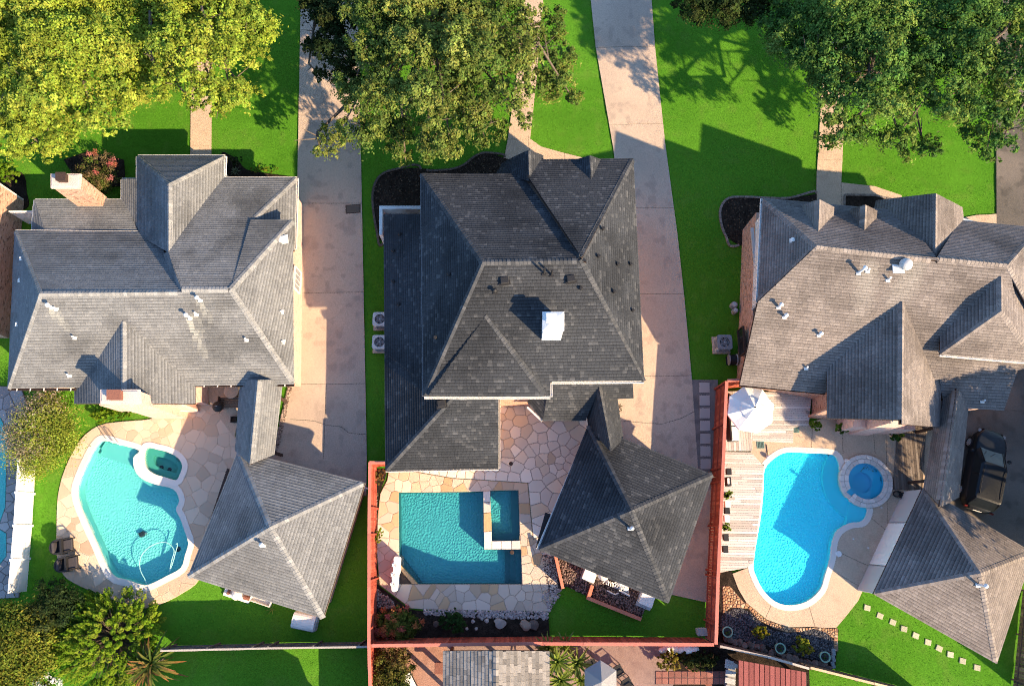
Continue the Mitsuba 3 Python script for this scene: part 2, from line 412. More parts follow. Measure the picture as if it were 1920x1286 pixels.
def gravel(name, g, n, seed, pal, r0, r1, z, parent=None, label=None):
    """loose stones as one heap"""
    rg = np.random.default_rng(seed)
    x0, y0, x1, y1 = g.bounds
    a = rg.uniform((x0, y0), (x1, y1), (int(n * 3.5), 2))
    a = a[shapely.contains_xy(g, a[:, 0], a[:, 1])][:n]
    base = np.array([[1, 0, 0], [.3, .9, 0], [-.8, .6, 0], [-.8, -.6, 0], [.3, -.9, 0], [.05, 0, 1.0]])
    bf = np.array([[0, 1, 5], [1, 2, 5], [2, 3, 5], [3, 4, 5], [4, 0, 5]])
    r = rg.uniform(r0, r1, len(a)); th = rg.uniform(0, 6.28, len(a))
    v = base[None] * (1 + rg.uniform(-.25, .25, (len(a), 6, 3))) * np.stack([r, r * rg.uniform(.6, 1, len(a)), r * rg.uniform(.5, .9, len(a))], 1)[:, None]
    c, s = np.cos(th)[:, None], np.sin(th)[:, None]
    v = np.stack([v[..., 0] * c - v[..., 1] * s, v[..., 0] * s + v[..., 1] * c, v[..., 2]], -1)
    v[..., :2] += a[:, None]; v[..., 2] += z
    f = (bf[None] + 6 * np.arange(len(a))[:, None, None]).reshape(-1, 3)
    col = np.repeat(np.array(pal)[rg.integers(0, len(pal), len(a))] * rg.uniform(.7, 1.3, (len(a), 1)), 6, 0)
    key = newkey(name)
    labels[key] = {'kind': 'stuff', 'label': label, 'category': 'gravel'} if label else {'kind': 'stuff'}
    scene[key] = mikit.ply((v.reshape(-1, 3), f), 'm_stone', color=col)

BLACKG = poly(smooth_ring([(1355, 1150), (1366, 1146), (1384, 1138), (1404, 1148), (1428, 1168), (1452, 1182), (1486, 1186), (1520, 1178), (1548, 1186), (1562, 1206), (1556, 1240), (1500, 1228), (1430, 1208), (1356, 1190)], 3)).intersection(BED3S)
gravel('black_gravel', BLACKG, 4200, 3, [(.05, .052, .06), (.09, .09, .10), (.03, .03, .036), (.15, .15, .16)], .04, .08, .036, label='loose black and grey gravel filling the bed beside the kidney shaped pool')
gravel('pink_gravel', GRAV2.union(GRAV2B), 3600, 4, [(.20, .15, .14), (.09, .07, .07), (.28, .21, .19), (.05, .04, .04)], .035, .075, .042, label='dark and pinkish gravel behind the middle garage')
gravel('pebbles', poly([(795, 1142), (1028, 1146), (1028, 1160), (900, 1158), (795, 1152)]).union(poly([(1016, 1115), (1046, 1100), (1054, 1108), (1030, 1146)])), 900, 6, [(.38, .34, .33), (.28, .25, .25), (.45, .40, .38)], .05, .09, .05, label='pale pebbles edging the flagstone patio along the black mulch bed')
gravel('fence_gravel', poly([(695, 925), (707, 925), (702, 1100), (740, 1128), (740, 1140), (694, 1140)]), 1100, 7, [(.24, .19, .17), (.12, .09, .085), (.34, .28, .25)], .04, .08, .045, label='mixed brown gravel between the left red fence and the patio')
gravel('drive_gravel', STRIP1, 420, 8, [(.32, .24, .20), (.16, .12, .10), (.40, .31, .26)], .04, .08, .056, label='brown gravel strip between the covered walkway and the left driveway')
gravel('bark_chips', BED3N.union(BED2N), 2600, 9, [(.05, .04, .033), (.03, .026, .022), (.09, .07, .05)], .03, .07, .045, label='dark bark chips in the front beds')

# bed edgings: short lengths of kerb stone -----------------------------
def edging(name, path, label, col, w=.14, h=.09, step=.32, smooth=True):
    pts = np.array(path, float)
    L = LineString(XY(pts))
    key = thing(name, label, 'edging')
    n = max(2, int(L.length / step))
    rg = np.random.default_rng(len(scene))
    for i in range(n):
        a, b = L.interpolate(i * L.length / n + .008), L.interpolate((i + 1) * L.length / n - .008)
        q = LineString([a, b]).buffer(w / 2, cap_style='flat')
        me = stone(q, 0, h + rg.uniform(-.01, .01), .012)
        part(key, 'stone', me, 'm_stone', color=vc(len(me[0]), np.array(col) * rg.uniform(.8, 1.2)))
def open_smooth(p, n=4):
    r = smooth_ring(p, n)
    return r[:(len(p) - 1) * n + 1]
edging('bed_edging', open_smooth([(790, 319), (740, 319), (714, 329), (701, 352), (699, 385), (708, 440), (720, 455)]), 'dark stone edging curving round the mulch bed at the front corner of the middle house', (.10, .085, .075))
edging('bed_edging', open_smooth([(800, 319), (840, 319), (868, 311), (890, 294), (912, 287), (946, 296)]), 'wavy stone edging of the narrow bed along the front of the middle house', (.11, .09, .08))
edging('bed_edging', open_smooth([(1531, 363), (1480, 372), (1440, 372), (1400, 370), (1366, 372), (1351, 390), (1351, 415), (1361, 443), (1386, 460)]), 'pale stone edging round the rounded bed at the corner of the right house', (.22, .18, .16))
edging('bed_edging', [(1582, 412), (1583, 366), (1640, 367), (1680, 377)], 'pale stone edging of the dark bed beside the right front path', (.20, .17, .15))

# lawn: one uneven sheet and its grass ----------------------------------
xs, ys = np.arange(-40, 42, .2), np.arange(-22, 36, .2)
gx, gy = np.meshgrid(xs, ys, indexing='ij')
def lawn_z(x, y):
    """height of the uneven turf: long shallow ripples, a few centimetres"""
    p = np.stack([x * .55 + .25 * y, y * 1.5, np.zeros_like(x)], -1)
    return -.062 + .040 * meshkit.noise(p) + .022 * meshkit.noise(p * 2.3 + 11)
bump = lawn_z(gx, gy)
vv = np.stack([gx, gy, bump], -1).reshape(-1, 3)
i, j = np.meshgrid(np.arange(len(xs) - 1), np.arange(len(ys) - 1), indexing='ij')
a = i * len(ys) + j
q = np.stack([a, a + len(ys), a + len(ys) + 1, a + 1], -1).reshape(-1, 4)
cen = vv[q].mean(1)
HB = BASINS_ALL.buffer(.16)
q = q[~shapely.contains_xy(HB, cen[:, 0], cen[:, 1])]
struct('lawn', join([(vv, q)]), 'm_lawn', smooth=True)
# ================================================================== HOUSES
class Facet:
    """one roof slope: three points (px, py, z) give its plane, further outline points lie where the plane is seen"""
    def __init__(s, pts):
        p3 = np.array([P(*a) for a in pts if len(a) == 3])
        c = p3.mean(0)
        n = np.linalg.svd(p3 - c)[2][2]
        s.n = n if n[2] > 0 else -n
        s.c = c
        out = []
        for a in pts:
            if len(a) == 3: out.append(P(*a))
            else: out.append(s.on(*a))
        s.v = np.array(out)
        x, y = s.v[:, 0], s.v[:, 1]
        if (np.roll(x, -1) * y - x * np.roll(y, -1)).sum() > 0: s.v = s.v[::-1]
        s.eu = np.array([-s.n[1], s.n[0], 0.0]); L = np.linalg.norm(s.eu)
        s.eu = s.eu / L if L > 1e-6 else np.array([1.0, 0, 0])
        s.ev = np.cross(s.n, s.eu)           # up the slope
        if s.ev[2] < 0: s.eu, s.ev = -s.eu, -s.ev
        s.uv = np.stack([(s.v - c) @ s.eu, (s.v - c) @ s.ev], 1)
        w = (s.v - c) @ s.n
        A = np.c_[np.ones(len(w)), s.uv, s.uv[:, 0] * s.uv[:, 1]]
        s.k = np.linalg.lstsq(A, w, rcond=None)[0] if len(w) > 3 else np.zeros(4)
        s.poly = Polygon(s.uv).buffer(0)
    def on(s, px, py):
        o = np.array([0, 0, H]); d = P(px, py, 0) - o
        return o + d * (((s.c - o) @ s.n) / (d @ s.n))
    def w(s, uv):
        return s.k[0] + s.k[1] * uv[:, 0] + s.k[2] * uv[:, 1] + s.k[3] * uv[:, 0] * uv[:, 1]
    def at(s, uv, h):
        uv = np.asarray(uv, float)
        return s.c + uv[:, :1] * s.eu + uv[:, 1:] * s.ev + (s.w(uv) + h)[:, None] * s.n
    def z(s, x, y):
        return s.c[2] - ((x - s.c[0]) * s.n[0] + (y - s.c[1]) * s.n[1]) / s.n[2]

def zon(f, px, py):
    return float(f.on(px, py)[2])

STREAKS = []
def streak(a, b, z, wd, tgt, amt):
    STREAKS.append((P(*a, z)[:2], P(*b, z)[:2], wd, tgt, amt))
for a, b, z, w, amt in (((98, 580), (114, 608), 5.8, .26, .7), ((357, 600), (366, 655), 5.4, .24, .8), ((369, 592), (372, 625), 5.5, .16, .5), ((376, 566), (384, 595), 6.0, .22, .6), ((1612, 520), (1625, 590), 6.5, .7, .25), ((1690, 515), (1680, 590), 6.5, .8, .25)):
    streak(a, b, z, w, (.42, .42, .38), amt)
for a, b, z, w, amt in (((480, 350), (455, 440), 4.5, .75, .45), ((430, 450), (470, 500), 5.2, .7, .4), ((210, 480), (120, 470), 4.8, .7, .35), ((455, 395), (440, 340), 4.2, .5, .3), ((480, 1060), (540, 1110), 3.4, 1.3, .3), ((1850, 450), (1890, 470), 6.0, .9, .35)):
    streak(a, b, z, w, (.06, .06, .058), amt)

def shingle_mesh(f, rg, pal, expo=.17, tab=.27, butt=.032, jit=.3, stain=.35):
    """courses of shingles on a slope: (mesh, colours)"""
    u0, v0, u1, v1 = f.poly.bounds
    rows = int((v1 - v0) / expo) + 2
    bo, vas, cl = [], [], []
    palette = np.array(pal)
    for r in range(rows):
        va = v0 + r * expo
        e = u0 - rg.uniform(0, tab) - tab + np.r_[0, np.cumsum(tab * rg.uniform(1 - jit, 1 + jit, int((u1 - u0) / tab / (1 - jit * .3)) + 4))]
        n = len(e) - 1
        bo.append(np.stack([e[:-1] + .004, np.full(n, va), e[1:] - .004, np.full(n, va + expo + .015)], 1))
        cl.append(palette[rg.integers(len(pal), size=n)] * rg.uniform(.93, 1.05) * rg.uniform(.92, 1.08, (n, 1)))
    bo, cl = np.vstack(bo), np.vstack(cl)
    B = shapely.box(bo[:, 0], bo[:, 1], bo[:, 2], bo[:, 3])
    shapely.prepare(f.poly)
    hit = shapely.intersects(f.poly, B)
    bo, cl, B = bo[hit], cl[hit], B[hit]
    cc = f.at(np.stack([(bo[:, 0] + bo[:, 2]) / 2, (bo[:, 1] + bo[:, 3]) / 2], 1), np.zeros(len(bo)))
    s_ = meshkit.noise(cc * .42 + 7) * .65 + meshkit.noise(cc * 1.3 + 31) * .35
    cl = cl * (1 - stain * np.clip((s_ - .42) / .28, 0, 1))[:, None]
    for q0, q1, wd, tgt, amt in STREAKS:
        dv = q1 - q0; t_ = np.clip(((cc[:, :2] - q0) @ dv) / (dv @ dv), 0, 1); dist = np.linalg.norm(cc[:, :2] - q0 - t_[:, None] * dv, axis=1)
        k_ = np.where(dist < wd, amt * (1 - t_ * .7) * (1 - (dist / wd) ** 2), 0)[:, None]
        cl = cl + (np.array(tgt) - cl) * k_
    ins = shapely.contains(f.poly, B)
    bi = bo[ins]; n = len(bi)
    vs, fs, cs, at = [], [], [], 0
    if n:
        ring = np.stack([bi[:, [0, 1]], bi[:, [2, 1]], bi[:, [2, 3]], bi[:, [0, 3]]], 1)          # n, 4, 2
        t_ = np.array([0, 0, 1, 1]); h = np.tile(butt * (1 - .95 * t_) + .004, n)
        flat = ring.reshape(-1, 2)
        top, bot = f.at(flat, h).reshape(n, 4, 3), f.at(flat, np.full(4 * n, -.012)).reshape(n, 4, 3)
        vs.append(np.concatenate([top, bot], 1).reshape(-1, 3))
        f0 = np.array([[0, 1, 2], [0, 2, 3]] + [[(i + 1) % 4, i, i + 4] for i in range(4)] + [[(i + 1) % 4, i + 4, (i + 1) % 4 + 4] for i in range(4)])
        fs.append((f0[None] + 8 * np.arange(n)[:, None, None]).reshape(-1, 3))
        band = np.r_[1.08, 1.08, .46, .46, .6, .6, .6, .6]      # shadow line between courses painted into the colours: dark upslope edge and underside
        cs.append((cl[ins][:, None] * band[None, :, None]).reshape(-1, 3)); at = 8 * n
    for b, va, col in zip(B[~ins], bo[~ins, 1], cl[~ins]):
        for q in polys(b.intersection(f.poly)):
            if q.area < .002: continue
            ring = np.array(shapely.geometry.polygon.orient(q).exterior.coords)[:-1]
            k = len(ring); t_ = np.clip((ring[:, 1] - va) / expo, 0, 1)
            vs.append(np.vstack([f.at(ring, butt * (1 - .95 * t_) + .004), f.at(ring, np.full(k, -.012))]))
            i = np.arange(k); j = (i + 1) % k
            fs.append(at + np.vstack([np.stack([i * 0, i, j], 1)[1:-1], np.stack([j, i, i + k], 1), np.stack([j, i + k, j + k], 1)]))
            cs.append(np.vstack([(1.08 - .62 * t_ ** 1.5)[:, None] * col, vc(k, col * .6)])); at += 2 * k  # same painted course shade on the clipped shingles
    return (np.vstack(vs), np.vstack(fs)), np.vstack(cs)

def deck_mesh(f, t=.16):
    k = len(f.v)
    uv = f.uv
    top, bot = f.at(uv, np.full(k, -.07)), f.at(uv, np.full(k, -.07)) - [0, 0, t]
    tri = trimesh.creation.triangulate_polygon(Polygon(uv), engine='earcut')
    idx = [int(np.argmin(np.linalg.norm(uv - p, axis=1))) for p in tri[0]]
    tf = np.array([[idx[x] for x in t_] for t_ in tri[1]])
    i = np.arange(k); j = (i + 1) % k
    return np.vstack([top, bot]), np.vstack([tf, tf[:, ::-1] + k, np.stack([j, i, i + k], 1), np.stack([j, i + k, j + k], 1)])

def cap_mesh(a, b, fs, rg, pal, w=.15, step=.2, up=.035):
    """ridge caps from a to b over the slopes fs"""
    L = np.linalg.norm(b - a); d = (b - a) / L
    lat = np.array([-d[1], d[0], 0]); lat /= np.linalg.norm(lat)
    ms, cs = [], []
    for k in range(int(L / step)):
        p, q = a + d * (k * step), a + d * ((k + 1) * step + .03)
        pts = []
        for e, lift in ((p, up + .022), (q, up)):
            for sgn in (-w, 0, w):
                x = e + lat * sgn
                z = min(f.z(x[0], x[1]) for f in fs) if sgn else e[2]
                z = max(z, e[2] - .3)
                pts.append([x[0], x[1], z + lift])
        v = np.array(pts); v = np.vstack([v, v - [0, 0, .06]])
        f = np.array([[0, 1, 4], [0, 4, 3], [1, 2, 5], [1, 5, 4], [0, 6, 7], [0, 7, 1], [1, 7, 8], [1, 8, 2], [3, 9, 6], [3, 6, 0], [2, 8, 11], [2, 11, 5], [3, 4, 10], [3, 10, 9], [4, 5, 11], [4, 11, 10]])
        ms.append((v, f)); cs.append(vc(12, np.array(pal[rg.choice(len(pal))]) * rg.uniform(.85, 1.15)))
    return join(ms), np.vstack(cs)

def roof(owner, facets, pal, seed, caps=(), cap_pal=None, expo=.17, tab=.27, under='m_brown'):
    rg = np.random.default_rng(seed)
    r = part(owner, 'roof', join([deck_mesh(f) for f in facets]), under)
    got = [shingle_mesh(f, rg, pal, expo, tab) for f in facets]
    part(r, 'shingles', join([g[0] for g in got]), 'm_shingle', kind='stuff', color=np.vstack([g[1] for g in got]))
    got = [cap_mesh(np.asarray(a), np.asarray(b), fs, rg, cap_pal or pal) for a, b, fs in caps]
    if got:
        part(r, 'ridge_caps', join([g[0] for g in got]), 'm_shingle', kind='stuff', color=np.vstack([g[1] for g in got]))
    return r

def gutter(owner, pts, m='m_trim', w=.11, h=.12, straps=0, out=1, zoff=-.02):
    """gutter along an eave given as 3d points"""
    ms, st = [], []
    for a, b in zip(pts[:-1], pts[1:]):
        a, b = np.asarray(a, float), np.asarray(b, float)
        d = b - a; L = np.linalg.norm(d); d /= L
        n = np.array([d[1], -d[0], 0]); n /= np.linalg.norm(n); n = n * out
        o = [a + n * .0, a + n * w]
        prof = [(0, -h), (w, -h), (w, 0), (w - .02, 0), (w - .02, -h + .02), (.02, -h + .02), (.02, 0), (0, 0)]
        k = len(prof)
        v = np.array([e + n * x + [0, 0, y + zoff] for e in (a, b) for x, y in prof])
        i = np.arange(k); j = (i + 1) % k
        f = np.vstack([np.stack([i, j, j + k], 1), np.stack([i, j + k, i + k], 1), [[0, 1, 2], [0, 2, 7], [8, 10, 9], [8, 15, 10]]])
        ms.append((v, f))
        if straps:
            for s in np.arange(.5, L, straps):
                c = a + d * s + n * w / 2
                st.append(bx(c + [0, 0, zoff + .01], (.06, w + .06, .02), math.degrees(math.atan2(d[1], d[0]))))
    g = part(owner, 'gutter', join(ms), m)
    if st: part(g, 'straps', join(st), 'm_trim', kind='stuff')
    return g

def walls(owner, g, z0, z1, m, name='wall'):
    return part(owner, name, extrude(g, z0, z1), m)

def vent_pipe(x, y, z, label, kind='pipe', h=.35, m='m_white', cat='vent', lean=0, group=None):
    """a vent standing on a roof"""
    p = np.array([x, y, z])
    if kind == 'pipe':
        k = thing('roof_vent', label, cat, group)
        part(k, 'flashing', bx(p + [0, 0, .03], (.24, .24, .04), 0, .02), m)
        part(k, 'pipe', cyl(p + [0, 0, -.1], p + [0, 0, h], .05, n=10), m)
    elif kind == 'cowl':
        k = thing('roof_vent', label, cat, group)
        part(k, 'flashing', bx(p + [0, 0, .03], (.24, .24, .04), 0, .02), m)
        part(k, 'pipe', cyl(p + [0, 0, -.1], p + [0, 0, h], .065, n=12), m)
        part(k, 'cap', lathe([(.0, h + .12), (.08, h + .09), (.12, h + .02), (.12, h), (.06, h)], 14, p), m, smooth=40)
    elif kind == 'box':
        k = thing('roof_vent', label, cat, group)
        part(k, 'hood', bx(p + [0, 0, .1], (.42, .36, .2), 8, .03), m)
        part(k, 'flashing', bx(p + [0, .02, .02], (.56, .52, .04), 8, .01), m)
    elif kind == 'knob':
        k = one('roof_vent', lathe([(.0, h), (.07, h), (.1, h - .06), (.1, h - .12), (.05, h - .14), (.05, -.1)], 10, p), m, label, cat, group)
    return k

def px_on(f, px, py):
    return f.on(px, py)

GREY1 = [(.192, .199, .208), (.205, .212, .22), (.182, .188, .197), (.197, .203, .21), (.216, .222, .229)]
CAP1 = [(.225, .23, .235), (.20, .205, .21), (.245, .248, .25)]
GREY2 = [(.056, .061, .070), (.059, .064, .073), (.053, .058, .067), (.055, .060, .069), (.058, .063, .072), (.054, .059, .068), (.057, .062, .071), (.057, .062, .071), (.09, .095, .104)]
CAP2 = [(.064, .068, .075), (.056, .06, .067), (.08, .083, .09)]
BROWN3 = [(.222, .196, .184), (.238, .211, .198), (.206, .182, .172), (.246, .218, .206), (.214, .188, .178)]
CAP3 = [(.215, .19, .178), (.185, .163, .152), (.235, .208, .195)]
F = Facet

# ------------------------------------------------------------------ HOUSE 1 (left, grey roof)
h1 = thing('house', 'left house with weathered light grey shingle roofs, a north tower wing and pinkish brick walls', 'house', 'houses in the row')
ZR, ZE, ZN = 6.4, 3.0, 3.3
S1 = F([(75, 551, ZR), (337, 548, ZR), (433, 543), (551, 720, ZE), (15, 728, ZE)])
zD = zon(S1, 433, 543)
W1 = F([(28, 434, ZN), (75, 551, ZR), (15, 728, ZE)])
N1 = F([(28, 434, ZN), (290, 436, ZN), (345, 548), (337, 548, ZR), (75, 551, ZR)])
NE1 = F([(341, 541, zD), (433, 543, zD), (477, 420), (479, 408), (556, 334, 3.0), (420, 334, 3.0), (316, 340), (316, 472)])
zT = zon(NE1, 317, 472)
zU, zH = zon(NE1, 549, 413) + .12, zon(NE1, 479, 408)
UE1 = F([(433, 543, zD), (549, 413, zU), (551, 720, ZE)])
UN1 = F([(433, 543, zD + .03), (549, 413, zU), (470, 413, zU)])
LE1 = F([(556, 334, 3.0), (479, 408, zH), (478, 470, zH), (552, 470, 3.0)])
TN1 = F([(258, 293, ZE), (421, 293, ZE), (317, 345, zT)])
TW1 = F([(258, 293, ZE), (317, 345, zT), (317, 474, zT), (258, 440, ZE)])
TE1 = F([(421, 293, ZE), (317, 345, zT), (317, 474, zT), (417, 410, ZE)])
STEP1 = F([(316, 470, zT), (341, 541, zD), (331, 549, ZR - .6), (300, 482, 3.6)])
LN1 = F([(65, 375, 2.5), (232, 375, 2.5), (258, 432, 3.15), (85, 432, 3.15)])
LW1 = F([(65, 375, 2.5), (85, 432, 3.15), (60, 436, 2.5)])
LV1 = F([(229, 336, 2.5), (229, 382, 2.5), (262, 434, 3.1), (262, 336, 3.1)])
GW1 = F([(231, 601, zon(S1, 231, 601)), (231, 756, zon(S1, 231, 601)), (140, 757, 2.7), (141, 700)])
GE1 = F([(231, 601, zon(S1, 231, 601)), (231, 756, zon(S1, 231, 601)), (366, 757, 2.9), (366, 690)])
zG = zon(S1, 231, 601)
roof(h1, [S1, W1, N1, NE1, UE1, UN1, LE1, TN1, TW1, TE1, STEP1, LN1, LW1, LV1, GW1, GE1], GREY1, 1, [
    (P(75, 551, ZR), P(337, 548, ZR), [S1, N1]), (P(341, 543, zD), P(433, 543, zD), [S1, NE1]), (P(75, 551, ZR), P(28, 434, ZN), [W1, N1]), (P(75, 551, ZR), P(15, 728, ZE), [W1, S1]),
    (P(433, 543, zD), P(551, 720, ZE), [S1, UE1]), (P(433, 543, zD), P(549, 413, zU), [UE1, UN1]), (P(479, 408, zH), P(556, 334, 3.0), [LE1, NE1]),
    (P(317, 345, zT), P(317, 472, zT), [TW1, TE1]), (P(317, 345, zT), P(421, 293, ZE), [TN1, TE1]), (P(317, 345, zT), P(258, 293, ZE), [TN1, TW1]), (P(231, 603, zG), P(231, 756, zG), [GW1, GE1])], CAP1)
pp = lambda a, z: Polygon(XY(a, z)).buffer(0)
M1 = pp([(28, 434), (258, 436), (258, 293), (421, 293), (421, 334), (556, 334), (551, 720), (366, 720), (366, 757), (140, 757), (140, 728), (15, 728)], ZE)
walls(h1, M1.buffer(-.42, join_style='mitre'), 0, ZE - .05, 'm_pinkbrick')
walls(h1, pp([(65, 375), (229, 375), (229, 336), (262, 336), (262, 440), (60, 440)], 2.5).buffer(-.3, join_style='mitre'), 0, 2.4, 'm_pinkbrick')
gw = [P(196, 754, 2.8), P(350, 754, 2.9), P(231, 754, zG - .15)]
part(h1, 'gable_wall', join([(np.array([gw[0], gw[1], gw[2], gw[0] + [0, .1, 0], gw[1] + [0, .1, 0], gw[2] + [0, .1, 0]]), np.array([[0, 1, 2], [3, 5, 4], [0, 2, 5], [0, 5, 3], [1, 4, 5], [1, 5, 2]]))]), 'm_pinkbrick')
gutter(h1, [P(258, 432, ZE), P(258, 293, ZE), P(421, 293, ZE), P(418, 395, ZE)], 'm_white', out=-1)
gutter(h1, [P(421, 334, 3.0), P(556, 334, 3.0), P(552, 466, 3.0)], 'm_trim', out=-1)
gutter(h1, [P(28, 434, ZN), P(258, 436, ZN)], 'm_trim', out=-1)
gutter(h1, [P(60, 436, 2.5), P(65, 375, 2.5), P(229, 375, 2.5), P(229, 336, 2.5), P(262, 336, 2.5)], 'm_white', .09, out=-1)
gutter(h1, [P(15, 728, ZE), P(140, 728, ZE)], 'm_brown', straps=.75)
gutter(h1, [P(366, 721, ZE), P(551, 720, ZE)], 'm_brown', straps=.75)
# windows of the sunlit east wall and of the south bay
def wall_window(owner, px, py, z, w, h, facing, frame='m_white', bars=3, name='window', glass='m_glass_dark'):
    """a window standing proud of a wall at photograph place (px, py) and height z; facing in degrees"""
    c = P(px, py, z)
    a = math.radians(facing); n = np.array([math.cos(a), math.sin(a), 0]); t = np.array([-n[1], n[0], 0])
    def panel(u0, u1, z0, z1, d0, d1):
        return bx(c + t * (u0 + u1) / 2 + [0, 0, (z0 + z1) / 2] + n * (d0 + d1) / 2, (abs(d1 - d0), abs(u1 - u0), abs(z1 - z0)), facing)
    k = part(owner, name, panel(-w / 2, w / 2, -h / 2, h / 2, -.06, .02), glass)
    fr = [panel(-w / 2 - .06, w / 2 + .06, h / 2, h / 2 + .07, -.05, .06), panel(-w / 2 - .06, w / 2 + .06, -h / 2 - .07, -h / 2, -.05, .09), panel(-w / 2 - .06, -w / 2, -h / 2, h / 2, -.05, .06), panel(w / 2, w / 2 + .06, -h / 2, h / 2, -.05, .06)]
    for i in range(1, bars):
        fr.append(panel(-w / 2 + w * i / bars - .015, -w / 2 + w * i / bars + .015, -h / 2, h / 2, 0, .04))
    part(k, 'frame', join(fr), frame)
wall_window(h1, 557, 525, 1.6, 1.25, 1.1, 0, 'm_trim', 4, 'window', 'm_grey')
wall_window(h1, 326, 764, 1.5, 1.2, 1.3, -90)

def chimney(owner_label, corners, zt, m, flue, flue_col, z0=0.0, grow=.07, name='chimney', cap_m='m_pinkcap'):
    """a chimney: shaft, cap slab, flue"""
    g = Polygon(XY(corners, zt))
    k = thing(name, owner_label, 'chimney')
    part(k, 'shaft', extrude(g.buffer(-grow, join_style='mitre'), z0, zt - .12), m)
    part(k, 'cap', extrude(g, zt - .12, zt), cap_m)
    part(k, 'crown', extrude(g.buffer(-.1, join_style='mitre'), zt, zt + .05), cap_m)
    fg = Polygon(XY(flue, zt + .1))
    f_ = part(k, 'flue', extrude(fg.difference(fg.buffer(-.05, join_style='mitre')), zt, zt + .35), flue_col)
    part(f_, 'cover', extrude(fg.buffer(.03, join_style='mitre'), zt + .33, zt + .38), flue_col)
    return k
scene['m_pinkcap'] = principled((.56, .47, .43), .85, .25)
chimney('tall tan brick chimney with brown flue by the pink flowering tree of the left house', [(95, 326), (152, 326), (150, 353), (95, 353)], 5.25, 'm_brick', [(110, 328), (127, 328), (127, 342), (110, 342)], 'm_brown')
k = chimney('wide pink washed brick chimney with red brown flue beside the left pool', [(188, 730), (262, 730), (264, 757), (188, 757)], 5.85, 'm_pinkbrick', [(206, 733), (230, 733), (230, 750), (206, 750)], 'm_terracotta')
sh = Polygon(XY([(222, 735), (300, 735), (330, 757), (222, 757)], 3.2))
part(k, 'shoulder', extrude(Polygon(XY([(188, 757), (338, 757), (330, 745), (188, 745)], 2.6)).buffer(.1), 0, 2.55), 'm_pinkbrick')

# ------------------------------------------------------------------ HOUSE 2 (middle, charcoal roof)
h2 = thing('house', 'middle house with charcoal shingle roofs, one storey wings and a square white chimney', 'house', 'houses in the row')
ZE2, ZR2 = 6.0, 9.3
S2 = F([(905, 492, ZR2), (1087, 489, ZR2), (1207, 714), (1032, 714), (1032, 743), (795, 743, ZE2)])
W2 = F([(790, 326, ZE2), (905, 492, ZR2), (795, 743, ZE2)])
N2 = F([(790, 326, ZE2), (985, 326), (1100, 490), (1087, 489, ZR2), (905, 492, ZR2)])
zn = ZR2 + .15
NR2 = F([(995, 300, ZE2), (1187, 298, ZE2), (1093, 480, zn), (1090, 482), (985, 324)])
NW2 = F([(1090, 480, zn), (985, 318, ZE2 + .4), (955, 318, ZE2 - .4), (1078, 492, ZR2 - .3)])
E2 = F([(1187, 298, ZE2), (1090, 484, ZR2), (1207, 714, ZE2)])
zg = zon(NR2, 992, 335)
GW2 = F([(991, 282, zg), (992, 340, zg), (930, 326, ZE2 - 1.6), (942, 306, ZE2 - 1.6)])
GE2 = F([(991, 282, zg), (992, 340, zg), (1017, 330, ZE2 - .1), (1018, 291, ZE2 - .1)])
zd = zon(NR2, 1108, 338)
DW2 = F([(1106, 292, zd), (1108, 340, zd), (1072, 318, ZE2 - .3), (1076, 301, ZE2 - .3)])
DE2 = F([(1106, 292, zd), (1108, 340, zd), (1130, 322, ZE2 - .1), (1129, 300, ZE2 - .1)])
za = zon(S2, 912, 591)
HS2 = F([(912, 591, za), (803, 741, ZE2 + .3), (1022, 741, ZE2 + .3)])
HW2 = F([(912, 591, za), (803, 741, ZE2 + .3), (796, 735, ZE2)])
HE2 = F([(912, 591, za), (1022, 741, ZE2 + .3), (1030, 736, ZE2)])
LW2 = F([(720, 402, 3.1), (723, 882, 3.1), (845, 748, 5.8), (800, 700), (795, 402)])
LS2 = F([(723, 882, 3.1), (935, 878, 3.1), (935, 740), (845, 748, 5.8)])
LN2 = F([(720, 402, 3.1), (795, 402, 3.1), (795, 452, 4.6)])
ML2 = F([(1030, 712, 4.6), (1130, 712, 4.6), (1098, 788, 2.9), (1018, 788, 2.9)])
MW2 = F([(1036, 718, 4.5), (1018, 788, 2.9), (988, 752, 2.9)])
zb = 4.3
BW2 = F([(1122, 719, zb), (1145, 846, zb), (1104, 800, 2.7), (1099, 765, 2.7)])
BE2 = F([(1122, 719, zb), (1145, 846, zb), (1168, 824, 2.7), (1157, 747, 2.7)])
BX2 = F([(1110, 712, 4.5), (1186, 712, 4.5), (1188, 746, 3.4), (1140, 748, 3.4)])
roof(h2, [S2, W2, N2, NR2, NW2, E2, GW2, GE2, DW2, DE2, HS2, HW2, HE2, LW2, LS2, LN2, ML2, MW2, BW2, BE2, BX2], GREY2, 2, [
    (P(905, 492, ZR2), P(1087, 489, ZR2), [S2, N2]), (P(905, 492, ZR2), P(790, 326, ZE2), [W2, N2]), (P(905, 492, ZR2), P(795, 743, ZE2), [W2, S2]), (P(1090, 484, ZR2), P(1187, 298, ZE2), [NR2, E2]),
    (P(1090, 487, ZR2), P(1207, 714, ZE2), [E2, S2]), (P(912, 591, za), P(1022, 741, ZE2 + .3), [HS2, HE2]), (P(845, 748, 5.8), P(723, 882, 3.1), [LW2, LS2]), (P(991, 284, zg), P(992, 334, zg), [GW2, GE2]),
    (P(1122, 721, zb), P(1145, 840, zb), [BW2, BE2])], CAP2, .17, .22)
M2 = pp([(790, 326), (990, 326), (990, 300), (1187, 298), (1207, 714), (1032, 714), (1032, 743), (795, 743)], ZE2)
walls(h2, M2.buffer(-.45, join_style='mitre'), 0, ZE2 - .05, 'm_brick')
